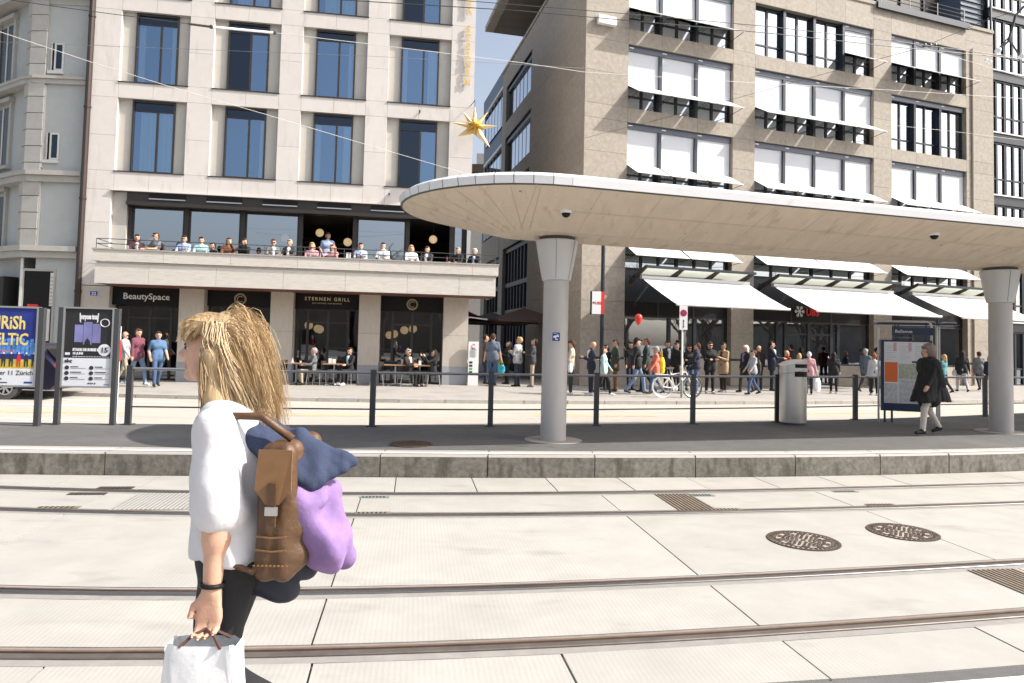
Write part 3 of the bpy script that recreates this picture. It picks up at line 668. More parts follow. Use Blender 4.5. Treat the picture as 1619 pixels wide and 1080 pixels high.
for i, (a, c) in enumerate(bays):
    zs = 2.88 if i else 2.82
    b = MB(); b.box(a + .003, c - .003, .24 if i == 0 else .40, .55, zs, 3.43, m_black); sb = b.build('sign_fascia', ht)
    yb = .236 if i == 0 else .396; uc = (a + c) / 2
    if i == 0: text('lettering', sb, 'BeautySpace', .305, m_wsign, uc - .02, yb, 3.03, bold=.004)
    if i == 2:
        text('lettering', sb, 'STERNEN GRILL', .175, m_goldp, uc - .02, yb, 3.19, space=1.35, bold=.002); text('lettering', sb, 'DAS ORIGINAL VOM BELLEVUE', .06, m_goldp, uc - .02, yb, 3.07, space=1.3)
    if i in (1, 3):
        b = MB()
        for r_, g0, g1 in ((.20, 0, 360), (.165, 0, 360), (.10, 40, 320)):
            pts = [(uc + r_ * math.cos(R(t)), yb - .008, 3.15 + r_ * math.sin(R(t))) for t in range(g0, g1 + 1, 12)]; b.tube(pts, .008, m_goldp, 5)
        b.build('round_emblem', sb)
    y = .60
    us = [a + .02, a + .45, (a + c) / 2 + .02, c - .42, c - .02]
    for k, (p, q) in enumerate(zip(us, us[1:])):
        b = MB(); frame(b, p, q, y - .03, y + .03, .2, zs - .001, .045, m_bronze)
        if k in (1, 2): b.box(p + .05, q - .05, y - .02, y + .02, 2.36, 2.42, m_bronze)
        wn = b.build('shop_window', ht); pane('pane', wn, g_shop, p + .045, q - .045, y, .245, zs - .046)
# street number
nb = thing('house_number', 'small blue enamel house number plate on the hotel wall', 'sign', H(-11.92, .0, 3.17), HA)
b = MB(); b.box(-.13, .13, -.015, 0, -.09, .09, m_blue); b.build('plate', nb); b = MB(); frame(b, -.13, .13, -.018, -.015, -.09, .09, .01, m_wsign); b.build('border', nb)
text('lettering', nb, '22', .15, m_wsign, 0, -.017, -.052, bold=.004)
# vertical lettering
vl = thing('wall_lettering', 'vertical gold lettering fixed to the hotel corner above the star', 'lettering', H(.70, 0, 0), HA)
z = 16.6
for ch in 'VORDERER STERNEN':
    if ch != ' ':
        me = text_mesh(ch, .34, m_gold, .02, bold=.006)
        put('letter', me, vl, (0, -.08, z))
    z -= .34 if ch != ' ' else .36
# star
st = thing('gold_star', 'large three-dimensional gold star hanging at the hotel corner', 'star ornament', H(.97, .62, 9.72), HA)
b = MB()
C = [(.0, 0, .0)]
tips = [(.0, .0, .80), (.88, 0, .10), (.60, 0, -.72), (-.16, -.55, -.10), (-.62, 0, -.40), (-.92, 0, .12), (.52, 0, .62), (-.45, 0, .55)]
ordr = [0, 6, 1, 2, 4, 5, 7]
for k, i in enumerate(ordr):
    t = Vector(tips[i]); t_n = Vector(tips[ordr[(k + 1) % len(ordr)]]); t_p = Vector(tips[ordr[k - 1]])
    n1 = (t.normalized() + t_n.normalized()).normalized() * .26; n0 = (t.normalized() + t_p.normalized()).normalized() * .26
    f = Vector((0, -.14, 0)); bk = Vector((0, .14, 0))
    b.add([t, n1, f], [(0, 1, 2)], m_goldp); b.add([t, f, n0], [(0, 1, 2)], m_gold); b.add([t, bk, n1], [(0, 1, 2)], m_gold); b.add([t, n0, bk], [(0, 1, 2)], m_gold)
b.build('star_body', st)
b = MB()
for a_ in (0, 60, 120): b.prism([(-.25, -.12, -.2), (.0, -.44, -.06), (.25, -.12, .16), (.0, -.05, .0)], (.02, .0, .10), m_goldd); b.v = [tuple(Matrix.Rotation(R(60), 4, 'Y') @ Vector(q)) for q in b.v]
b.build('star_core', st)
b = MB(); b.tube([(0, 0, .75), (0, 0, 1.0)], .008, m_wire); b.tube([(-.1, .62, 1.0), (0, 0, 1.0)], .015, m_wire); b.build('hanger', st)
# wall hooks for wires
for u, z, lb in ((-1.03, 10.3, 'dark wire hook on the hotel wall above the third row'), (-2.05, 7.15, 'dark wire hook on the hotel wall above the terrace')):
    b = MB(); b.tube([H(u, -.01, z), H(u, .22, z)], .022, m_wire, 8); b.ball(H(u, .22, z), .035, m_wire, 8); tag(b.build('wall_hook'), lb, 'wall hook')
# pendant lamps in terrace room and restaurant
lampspots = [(-4.75, 2.2, 5.95, 'T'), (-3.62, 1.6, 5.55, 'T'), (-.35, 1.2, 5.75, 'T'), (-10.6, 1.4, 5.2, 'T'), (-6.2, 3.0, 5.8, 'T'),
             (-5.0, 1.9, 2.3, 'G'), (-4.72, 2.4, 2.18, 'G'), (-4.55, 1.6, 2.15, 'G'), (-1.35, 1.8, 2.2, 'G'), (-1.02, 1.5, 2.26, 'G'), (-1.75, 2.8, 2.05, 'G'), (-1.95, 3.2, 2.0, 'G')]
where = {'T': 'on the terrace floor', 'G': 'in the ground floor restaurant'}
for i, (u, y, z, k) in enumerate(lampspots):
    side = ['left above the waiter', 'right of the waiter', 'in the opening beside the corner post', 'behind the leftmost terrace window', 'behind the third terrace window', 'at the upper left of the trio in the grill', 'in the middle of the trio in the grill', 'lowest right of the trio in the grill', 'left of the pair over the seated couple', 'right of the pair over the seated couple', 'small in the back over the empty table', 'smallest, deepest inside over the empty table'][i]
    t = thing('pendant_lamp', 'warm globe lamp ' + side, 'lamp', H(u, -y, z), HA, 'globe lamps inside the hotel')
    b = MB(); b.ball((0, 0, 0), .16, m_lamp, 14); b.build('lamp_globe', t, True); b = MB(); b.tube([(0, 0, .15), (0, 0, (6.31 if k == 'T' else 3.19) - z)], .008, m_wire, 4); b.build('lamp_cord', t)

# ================================================================ BANK BUILDING
BP = (2.6, 26.7); BA = R(19.6)
bk = thing('bank_building', 'brown stone office building with white blinds and projecting sun flaps', 'building', (*BP, 0), BA)
Bu = Vector((math.cos(BA), math.sin(BA), 0)); Bn = Vector((math.sin(BA), -math.cos(BA), 0))
def B(u, out, z): return Vector((*BP, 0)) + Bu * u + Bn * out + Vector((0, 0, z))
BUL, BUR = .1, 23.15
BB = [(2.03, 7.17, [3.60, 5.36]), (8.32, 15.13, [9.98, 11.68, 13.40]), (16.25, 21.22, [17.85, 19.54])]
BR = [(4.92, 7.55), (8.20, 10.88), (11.47, 14.12), (14.74, 17.06)]
bp = [(BUL, 2.03), (7.17, 8.32), (15.13, 16.25), (21.22, BUR)]
def stone(u0, u1, z0, z1, y=0., m=m_gran, g=.005): blk('stone_panel', bk, m, u0 + g, u1 - g, y, y + .04, z0 + g, z1 - g)
ztop = 18.25
lv = [(3.62, BR[0][0])] + [(BR[i][1], BR[i + 1][0]) for i in range(3)] + [(BR[3][1], ztop)]
for z0, z1 in lv:
    for (a, c, ms) in BB:
        us = [a] + ms + [c]
        if z0 < 4: blk('bay_spandrel', bk, m_wfr, a, c, .30, .38, z0, z1)
        else:
            for p, q in zip(us, us[1:]): stone(p, q, z0, z1)
        if z0 > 4: blk('wall', bk, m_core, a, c, .041, .95, z0 + .01, z1 - .01)
for a, c in bp:
    w_ = c - a; zz = [1.34, 2.42, 3.55, 4.92, 6.25, 7.55, 8.2, 9.54, 10.88, 11.47, 12.8, 14.12, 14.74, 15.9, 17.06, 17.6, ztop]
    for z0, z1 in zip(zz, zz[1:]): stone(a, c, z0, z1)
    blk('stone_band', bk, m_wfr, a - .002, c + .002, -.008, .04, 1.25, 1.338)
    mid = (a + c) / 2
    stone(a, mid, .2, 1.25, m=m_gran2); stone(mid, c, .2, 1.25, m=m_gran2)
    blk('wall', bk, m_core, a + (.04 if a > 1 else .35), c - .04, .041, .95, .2, ztop - .01)
    for e, s_ in ((a, 0), (c, 1)):
        if BUL < e < BUR: blk('pier_side', bk, m_gran, e - (.04 if s_ else 0), e + (0 if s_ else .04), .042, .42, .2, ztop - .7)
blk('wall', bk, m_core, BUL + 2.6, BUR - .02, .96, 15.0, 3.7, ztop - .1); blk('wall', bk, m_core, BUL + 2.6, BUR - .02, 5.0, 15.0, .2, 3.69)
blk('parapet', bk, m_gran, BUL - .02, BUR + .02, -.05, .3, ztop + .002, ztop + .16)
flapcount = 0
def flap(parent, u0, u1, zh, y0, D=.78, drop=.55):
    b = MB(); th = .012
    A = [(u0, y0, zh), (u1, y0, zh), (u1, -D, zh - drop), (u0, -D, zh - drop)]
    b.prism(A, (0, -.006, -.010), m_fabric)
    b.tube([(u0 - .01, -D, zh - drop), (u1 + .01, -D, zh - drop)], .022, m_wsign, 6)
    for u in (u0 + .02, u1 - .02): b.tube([(u, y0, zh - .62), (u, -D + .01, zh - drop)], .013, m_wfr, 4)
    b.build('sun_flap', parent)
def bank_window(u0, u1, z0, z1, style, nsub=2):
    y0, y1 = .24, .36
    b = MB(); frame(b, u0 + .002, u1 - .002, y0, y1, z0 + .004, z1 - .004, .06, m_wfr, top=.08)
    for k in range(1, nsub): x = lerp(u0 + .06, u1 - .06, k / nsub); b.box(x - .05, x + .05, y0 + .01, y1 - .01, z0 + .064, z1 - .084, m_wfr)
    zt = z0 + .58
    b.box(u0 + .062, u1 - .062, y0 + .02, y1 - .02, zt - .035, zt + .035, m_wfr)
    if style != 'top': b.box(u0 + .002, u1 - .002, y0 - .13, y0 - .001, z1 - .24, z1 - .006, M('blind_cassette', (0.075, 0.085, 0.11), 0.4, 0.3)); b.box(u0 + .1, u0 + .3, y0 - .14, y0 - .131, z1 - .12, z1 - .08, m_wsign)
    wn = b.build('window', bk)
    for k in range(nsub):
        p, q = lerp(u0 + .06, u1 - .06, k / nsub) + (.05 if k else 0), lerp(u0 + .06, u1 - .06, (k + 1) / nsub) - (.05 if k < nsub - 1 else 0)
        pane('pane', wn, g_bank, p, q, .30, zt + .035, z1 - .084); pane('pane', wn, g_bank, p, q, .30, z0 + .064, zt - .035)
    if style in ('blind', 'top_blind'):
        zh = z0 + 1.0
        blk('blind', wn, m_blind, u0 + .05, u1 - .05, y0 - .075, y0 - .068, zh - .01, z1 - .235 if style == 'blind' else z1 - .03)
        flap(wn, u0 + .05, u1 - .05, zh, y0 - .08)
for bi, (a, c, ms) in enumerate(BB):
    us = [a] + ms + [c]
    for ri, (z0, z1) in enumerate(BR):
        if ri == 0:
            k = 3 if bi != 1 else 4
            mid = (a + c) / 2
            for p, q in ((a, mid), (mid, c)): bank_window(p, q, z0, z1, 'blind', 3)
            continue
        for ui, (p, q) in enumerate(zip(us, us[1:])):
            stl = 'blind'
            if ri == 3: stl = 'top_blind'
            if ri == 3 and bi == 1 and ui < 3: stl = 'top'
            if ri == 2 and bi == 2: stl = 'glass'
            bank_window(p, q, z0, z1, stl)
        for u in ms: blk('mullion', bk, m_wfr, u - .07, u + .07, .08, .24, z0 + .005, z1 - .26 if ri < 3 else z1 - .01)
        blk('room_back', bk, m_dark, a + .05, c - .05, .9, .949, z0, z1)
        blk('window_sill', bk, m_wfr, a, c, .02, .24, z0 - .018, z0 + .004)
# white lamp box on the corner pier, downpipe on the third pier
b = MB(); b.box(.55, 1.35, -.22, -.02, 14.66, 15.0, m_wsign); b.build('white_box_light', bk)
b = MB(); b.tube([(21.60, -.05, .25), (21.60, -.05, 17.2)], .045, m_gran2, 8); b.build('wall_pipe', bk)
# ground storey of the bank
m_print = M('shop_display_print', (0.10, 0.13, 0.24), 0.6, var=0.55, vs=2.6, dirt=((0.35, 0.2, 0.12), 2.5, 0.6, 0.7, (1, 1, 1)))
for bi, (a, c, ms) in enumerate(BB):
    blk('shop_floor', bk, m_dark2, a, c, .5, 5.0, .15, .215); 
    y = .34
    b = MB(); b.box(a, c, .28, .44, 3.05, 3.615, m_black)
    for k in range(4): b.box(lerp(a, c, k / 3) - .04 + (.05 if k == 0 else -.05 if k == 3 else 0), lerp(a, c, k / 3) + .04 + (.05 if k == 0 else -.05 if k == 3 else 0), .26, .28, 3.05, 3.6, m_wfr)
    b.build('shop_lintel', bk)
    if bi == 0: segs = [(a, 4.3, 1.33), (4.3, 5.55, 1.33), (5.55, c, 1.33)]
    elif bi == 1: segs = [(a, 9.85, 1.0), (9.85, 10.3, .2), (10.3, 11.6, .2), (11.6, 12.9, .2), (12.9, 13.3, .2), (13.3, c, 1.1)]
    else: segs = [(a, 17.9, .2), (17.9, c, 1.1)]
    for p, q, zs in segs:
        if zs > .5: blk('shop_plinth', bk, m_gran2, p, q, .26, .5, .2, zs - .002)
        b = MB(); frame(b, p + .002, q - .002, .28, .42, zs, 3.048, .07, m_wfr)
        if zs < .5 and q - p > 1: b.box(p + .075, q - .075, .3, .4, 2.45, 2.53, m_wfr)
        wn = b.build('shop_window', bk); pane('pane', wn, g_bank if bi else g_bank, p + .07, q - .07, y, zs + .07, 2.98)
        if zs > 1.2: blk('display_print', wn, m_print, p + .35, q - .1, 1.0, 1.04, zs + .1, 2.8)
    blk('room_back', bk, m_dark2, a, c, 4.9, 4.98, .2, 3.6); blk('room_ceiling', bk, M('pale_ceiling', (0.5, 0.5, 0.46), 0.8), a, c, .5, 4.9, 3.58, 3.62)
# entrance emblem and letters over the door
em = thing('entrance_sign', 'white key emblem and red letters above the bank entrance, half hidden by an awning', 'sign', B(10.75, 0, 3.50), BA)
b = MB()
for a in (0, 60, 120):
    T = Matrix.Translation((.25, .22, 0)) @ Matrix.Rotation(R(a), 4, 'Y'); b.box(-.22, .22, -.02, .0, -.018, .018, m_wsign, T)
    for e in (-.2, .2): 
        T2 = T @ Matrix.Translation((e, 0, 0)); frame_pts = [(e + .06 * math.cos(t), -.012, .06 * math.sin(t)) for t in [2 * math.pi * k / 10 for k in range(11)]]
        b.tube([T @ Vector(p) for p in frame_pts], .014, m_wsign, 5)
b.build('key_emblem', em); text('lettering', em, 'UBS', .42, m_red, 1.0, .23, -.16, .02, bold=.012)

# shop awnings with glass canopies
def shop_awning(u0, u1, n):
    b = MB(); 
    b.box(u0 - .05, u1 + .1, -1.36, -1.26, 4.82, 4.92, m_wfr); b.box(u0 - .2, u1 + .2, -.40, -.30, 4.50, 4.60, m_wfr)
    for k in range(n + 1):
        u = lerp(u0, u1, k / n); b.prism([(u - .04, -.02, 4.28), (u - .04, -.02, 4.50), (u - .04, -1.3, 4.94), (u - .04, -1.3, 4.82)], (.08, 0, 0), m_bronze)
    aw = b.build('shop_awning', bk)
    for k in range(n):
        p, q = lerp(u0, u1, k / n) + .08, lerp(u0, u1, (k + 1) / n) - .08
        b = MB(); b.prism([(p, -.32, 4.62), (q, -.32, 4.62), (q, -1.26, 4.90), (p, -1.26, 4.90)], (0, 0, .014), g_roof); b.build('glass_panel', aw)
    b = MB(); b.box(u0 - .05, u1 + .02, -1.05, -.88, 4.42, 4.54, m_alu); b.build('roller_case', aw)
    b = MB(); prof = [(-.98, 4.44), (-1.6, 4.13), (-2.3, 3.80), (-3.0, 3.49), (-3.38, 3.33)]
    for (ya, za), (yb, zb_) in zip(prof, prof[1:]): b.quad((u0, ya, za), (u0, yb, zb_), (u1, yb, zb_), (u1, ya, za), m_fabric)
    b.tube([(u0, -3.38, 3.32), (u1, -3.38, 3.32)], .05, m_wsign, 8)
    b.build('awning_cloth', aw)
    b = MB()
    for u in (u0 + .25, u1 - .25): b.tube([(u, -.9, 4.38), (u + .25, -2.1, 3.75), (u, -3.34, 3.30)], .03, m_alu, 6)
    b.build('folding_arm', aw)
shop_awning(2.25, 7.25, 3); shop_awning(8.55, 15.15, 4); shop_awning(16.35, 21.2, 3)

# side wall towards the alley
SA = math.radians(103.7) - BA                           # direction of the side wall in the building's own frame
def SB(s, out, z):                                      # s metres back along the side wall, out towards the alley
    d = Vector((math.cos(SA), math.sin(SA), 0)); n_ = Vector((-math.sin(SA), math.cos(SA), 0)); return Vector((BUL, 0, z)) + d * s + n_ * out
def sbox(b, s0, s1, o0, o1, z0, z1, m):
    vs = [SB(s, o, z) for z in (z0, z1) for o in (o0, o1) for s in (s0, s1)]
    b.add(vs, [(0, 2, 3, 1), (4, 5, 7, 6), (0, 1, 5, 4), (2, 6, 7, 3), (0, 4, 6, 2), (1, 3, 7, 5)], m)
def spart(name, s0, s1, o0, o1, z0, z1, m, parent=None):
    b = MB(); sbox(b, s0, s1, o0, o1, z0, z1, m); return b.build(name, parent or bk)
SE = 15.1
zz = [.2, 1.3, 2.6, 3.9, 5.2, 6.5, 7.8, 9.1, 10.4, 11.7, 13.0, 14.3, 15.6, 16.9, 18.24]
for z0, z1 in zip(zz, zz[1:]):
    for s0, s1 in ((.045, 2.8), (2.808, 5.5), (5.508, 8.3)): spart('stone_panel', s0, s1, -.04, 0, z0 + .004, z1 - .004, m_gran)
    spart('stone_panel', 14.1, SE, -.04, 0, z0 + .004, z1 - .004, m_gran)
for z0, z1 in ((17.06, 18.24), (13.95, 14.92), (10.88, 11.66), (7.3, 8.3)): spart('stone_panel', 8.3, 14.1, -.04, 0, z0, z1, m_gran)
spart('wall', .3, SE, -1.2, -.6, .2, 18.2, m_core)
spart('wall', .2, 8.3, -.6, -.041, .2, 18.2, m_core); spart('wall', 14.1, SE, -.6, -.041, .2, 18.2, m_core)
spart('parapet', -.05, SE, -.3, .06, 18.245, 18.40, m_gran)
for z0, z1 in ((14.92, 17.06), (11.66, 13.95), (8.3, 10.88)):
    b = MB(); n = 7
    for k in range(n + 1): s = lerp(8.36, 14.04, k / n); sbox(b, s - .06, s + .06, -.42, -.22, z0, z1, m_wfr)
    sbox(b, 8.42, 13.98, -.30, -.10, z1 - .32, z1 - .12, M('blind_cassette', (0.075, 0.085, 0.11))); sbox(b, 8.42, 13.98, -.4, -.3, z1 - .12, z1, m_wfr); sbox(b, 8.42, 13.98, -.4, -.25, z0, z0 + .08, m_wfr)
    wn = b.build('side_window', bk)
    for k in range(n):
        s0, s1 = lerp(8.36, 14.04, k / n) + .06, lerp(8.36, 14.04, (k + 1) / n) - .06; b = MB(); b.quad(SB(s1, -.225, z0 + .08), SB(s0, -.225, z0 + .08), SB(s0, -.225, z1 - .32), SB(s1, -.225, z1 - .32), g_bank); b.build('pane', wn)
# low glazed grid and piers further down the alley
for s0, s1, za, zc in ((8.3, 14.1, .2, 7.3), (SE, 19.4, .2, 7.0)):
    b = MB(); n = 8 if s0 < 10 else 5
    for k in range(n + 1): s = lerp(s0 + .06, s1 - .06, k / n); sbox(b, s - .05, s + .05, -.34, -.2, za, zc, m_wfr)
    for z in (3.55, 5.1, zc - .15): sbox(b, s0, s1, -.36, -.16, z - .12, z + .12, m_bronze)
    wn = b.build('side_window', bk); b = MB(); b.quad(SB(s1, -.3, za), SB(s0, -.3, za), SB(s0, -.3, zc), SB(s1, -.3, zc), g_shop); b.build('pane', wn)
spart('stone_panel', 19.4, 20.6, -.3, 0, .2, 7.0, m_gran); spart('stone_panel', SE + .01, 20.6, -.3, .02, 7.01, 8.5, m_gran); spart('wall', SE, 20.6, -1.2, -.6, .2, 8.5, m_core)
# set-back top storey with its wide eave and roof terrace rail
b = MB(); sbox(b, 1.0, 14.6, -9, -1.6, 18.4, 21.2, m_bronze); sbox(b, 13.0, 14.7, -1.6, -1.55, 18.4, 21.0, m_wfr)
for k in range(16): sbox(b, 2.0 + k * .7, 2.06 + k * .7, -1.58, -1.5, 18.4, 21.1, m_gran2)
b.build('top_storey', bk)
b = MB(); b.box(8.6, BUR - .1, 1.6, 8, 18.3, 21.2, m_bronze)
for k in range(9): b.box(9 + k * 1.6, 9.08 + k * 1.6, 1.52, 1.6, 18.4, 21.1, m_wfr)
b.box(21.4, BUR - .3, .4, 1.8, 18.42, 20.6, m_roofd)
for k in range(7): b.box(21.35, BUR - .25, .34, .4, 18.5 + k * .28, 18.54 + k * .28, m_wfr)
b.build('top_storey', bk)
m_eave = M('eave_concrete', (0.36, 0.32, 0.265), 0.85, var=0.1, vs=1.5)
b = MB(); sbox(b, .2, 15.4, -9, 1.15, 20.95, 21.25, m_eave); ev = b.build('eave', bk)
m_eaves = M('eave_boards', (0.16, 0.13, 0.105), 0.8, var=0.1, vs=2)
for k in range(14): spart('eave_board', .6 + k * 1.05, 1.62 + k * 1.05, -1.5, .65, 20.90, 20.945, m_eaves)
b = MB()
for z in (18.75, 18.95, 19.15): b.tube([(15.6, .1, z), (21.3, .1, z)], .022, m_wire, 6)
for k in range(4): b.tube([(15.7 + k * 1.85, .1, 18.4), (15.7 + k * 1.85, .1, 19.2)], .025, m_alu, 6)
b.build('roof_railing', bk)
b = MB(); b.box(15.25, 21.3, -.16, -.051, 18.1, 18.4, m_wfr); b.build('gutter', bk)

# illuminated bank sign and its pole
us = thing('projecting_sign', 'white and red bank sign fixed to the dark pole beside the corner pier', 'sign', (0, 0, 0))
p = gp(950, 612, .2); us.location = (p.x, p.y, .2); us.rotation_euler = (0, 0, R(8))
b = MB(); b.tube([(0, 0, 0), (0, 0, 6.9)], .075, m_wfr, 12); b.build('pole', us)
q = at(931.5, 497, p.y - .05); q2 = at(951.5, 461, p.y - .05); wz0, wz1 = q.z - .2, q2.z - .2
b = MB(); b.box(-.50, .03, -.16, -.08, wz0, wz1, m_black); b.build('sign_box', us)
b = MB(); b.box(-.45, -.10, -.168, -.16, wz0 + .01, wz1 - .01, m_wsign); b.build('sign_face', us); b = MB(); b.box(-.10, .03, -.168, -.16, wz0 + .01, wz1 - .01, m_red); b.build('red_strip', us)
text('lettering', us, 'UBS', .15, m_red, -.21, -.170, (wz0 + wz1) / 2 - .06, .003, bold=.004)
b = MB()
for a in (0, 60, 120): b.box(-.05, .05, -.176, -.168, -.006, .006, m_black, Matrix.Translation((-.385, 0, (wz0 + wz1) / 2)) @ Matrix.Rotation(R(a), 4, 'Y'))
b.build('emblem', us)

# ================================================================ BLUE-GREY HOUSE behind, GLASS OFFICE at the right, OLD HOUSE at the left
bl = thing('blue_grey_house', 'blue-grey house with a slanting roof far down the alley', 'building', (0, 0, 0))
Bw = lambda s, o, z: bk_m @ SB(s, o, z)
bk_m = Matrix.Translation((*BP, 0)) @ Matrix.Rotation(BA, 4, 'Z')
def wbox(b, s0, s1, o0, o1, z0, z1, m):
    vs = [Bw(s, o, z) for z in (z0, z1) for o in (o0, o1) for s in (s0, s1)]
    b.add(vs, [(0, 2, 3, 1), (4, 5, 7, 6), (0, 1, 5, 4), (2, 6, 7, 3), (0, 4, 6, 2), (1, 3, 7, 5)], m)
b = MB(); wbox(b, SE + .3, 23.0, -8, -.45, 8.6, 19.2, m_roofd); b.build('wall', bl)
b = MB()
wbox(b, SE + .3, 23.1, -.449, -.38, 18.1, 19.25, m_roofd); b.build('roof_edge', bl)
for z0, z1 in ((15.6, 17.9), (11.9, 14.2), (8.9, 10.9)):
    b = MB(); wbox(b, 16.0, 22.0, -.449, -.42, z0, z1, m_black); wbox(b, 16.0, 22.0, -.42, -.25, z1 - .05, z1 + .12, m_zinc)
    for k in range(7): wbox(b, 16.0 + k, 16.1 + k, -.42, -.36, z0, z1, m_wfr)
    wn = b.build('window', bl)
    b = MB(); b.quad(Bw(22, -.365, z0), Bw(16, -.365, z0), Bw(16, -.365, z1 - .4), Bw(22, -.365, z1 - .4), g_bank); b.build('pane', wn)
fh = thing('far_house', 'distant pale house with small roof seen in the gap over the canopy', 'building', (-1.9, 58, 0))
b = MB(); b.box(-6, 3, 0, 8, .2, 16.2, m_quoin); b.build('wall', fh); b = MB(); b.box(-6.3, 3.3, -.4, 8, 16.2, 16.9, m_iron); b.box(-1.5, -.6, 1, 2, 16.9, 18.2, m_quoin); b.build('roof', fh)
for k in range(8): blk('window', fh, m_black, -5.4 + k * 1.05, -4.8 + k * 1.05, -.03, .0, 13.2, 15.2)

go = thing('glass_office', 'dark glazed office building at the right edge beside the brown stone bank', 'building', B(BUR + .04, -.25, 0), BA)
b = MB(); b.box(0, 9, .3, 12, .2, 24, m_core); b.build('wall', go)
for z in [.2 + 3.27 * k for k in range(8)]:
    blk('floor_band', go, m_wfr, 0, 9, -.02, .3, z + 2.75, z + 3.2); blk('white_rail', go, m_wsign, 0, 9, -.10, -.03, z + 3.2, z + 3.26)
    for k in range(7):
        u = .15 + k * 1.25
        b = MB(); frame(b, u - .13, u + 1.10, .05, .2, z - .02, z + 2.75, .08, m_wfr); b.box(u + .42, u + .55, .06, .19, z + .06, z + 2.67, m_wfr); b.box(u - .05, u + 1.02, .07, .18, z + .8, z + .88, m_wfr)
        wn = b.build('window', go)
        for p, q in ((u - .05, u + .42), (u + .55, u + 1.02)): pane('pane', wn, g_bank, p, q, .12, z + .88, z + 2.67); pane('pane', wn, g_bank, p, q, .12, z + .06, z + .8)
blk('drain_pipe', go, m_wire, -.0, .09, -.14, -.05, .2, 24)

OA = R(3.6); oh = thing('old_corner_house', 'old grey stucco corner house with quoins and stone string courses', 'building', (-14.9, 23.6, 0), OA)
b = MB(); b.box(-1.58, .2, 0, 9, .2, 17, m_stuc); b.build('wall', oh)
for k in range(16):                                     # quoin blocks, each with a return on the chamfered side
    z0 = 4.78 + k * .58
    if 7.0 < z0 + .2 < 7.55 or 10.35 < z0 + .2 < 10.85: pass
    b = MB(); b.prism([(-2.12, -.05, z0), (-1.56, -.10, z0), (-1.56, .2, z0), (-2.3, .5, z0), (-2.42, .22, z0)], (0, 0, .555), m_quoin); b.build('quoin_block', oh)
blk('sunlit_edge_strip', oh, m_wtrim, -1.559, -1.53, -.06, .001, 4.8, 7.0); blk('sunlit_edge_strip', oh, m_wtrim, -1.559, -1.53, -.06, .001, 7.5, 10.4)  # sunlit edge of the quoins, put in as a strip of pale trim
def course(z0, z1, out, name='string_course'):
    b = MB(); A = [(-.12, -out), (-1.95, -out), (-2.5, .2 - out * .6), (-9.0, 4.75 - out)]
    C_ = [(-.12, .1), (-1.95, .1), (-2.3, .5), (-9.0, 5.2)]
    b.prism([(x, y, z0) for x, y in A] + [(x, y, z0) for x, y in C_[::-1]], (0, 0, z1 - z0), m_quoin); b.build(name, oh)
course(10.62, 10.72, .16); course(10.46, 10.615, .10); course(7.22, 7.38, .24); course(7.0, 7.215, .14); course(4.58, 4.76, .30); course(4.36, 4.575, .17); course(13.6, 14.0, .35); course(14.0, 14.4, .55)
blk('base_panel', oh, m_wtrim, -2.05, -1.97, -.04, .0, .2, 4.35); 
b = MB(); frame(b, -2.0, -.88, -.03, .0, .2, 3.98, .08, m_quoin); b.build('door_surround', oh)
b = MB(); b.box(-1.92, -.96, .001 - .02, .02, .2, 3.9, m_black); b.build('shop_front', oh)
b = MB(); b.box(-1.04, -.93, -.05, -.021, 2.7, 3.85, m_wtrim)
for k in range(8): b.box(-1.03, -.94, -.056, -.05, 2.75 + k * .13, 2.81 + k * .13, m_quoin)
b.build('shutter', oh)
blk('shop_lamp', oh, m_red, -1.75, -1.4, -.06, -.021, 2.35, 2.75); blk('menu_board', oh, m_wtrim, -1.3, -1.0, -.05, -.021, 1.5, 2.6)
b = MB(); b.box(-1.56, -.16, -.045, .0, 13.3, 13.6, m_quoin); b.build('window_pediment', oh)
for z0, z1 in ((10.95, 11.92), (7.80, 8.74)):
    b = MB(); b.box(-1.40, -1.0, -.006, .03, z0, z1, m_black); frame(b, -1.32, -1.0, -.03, -.006, z0, z1, .06, m_wtrim); b.box(-1.42, -1.40, -.05, .0, z0, z1, m_wtrim); wn = b.build('window', oh)
    pane('pane', wn, g_dark, -1.26, -1.06, -.02, z0 + .06, z1 - .06); blk('window_sill', oh, m_wtrim, -1.5, -.98, -.09, .0, z0 - .13, z0 - .02)
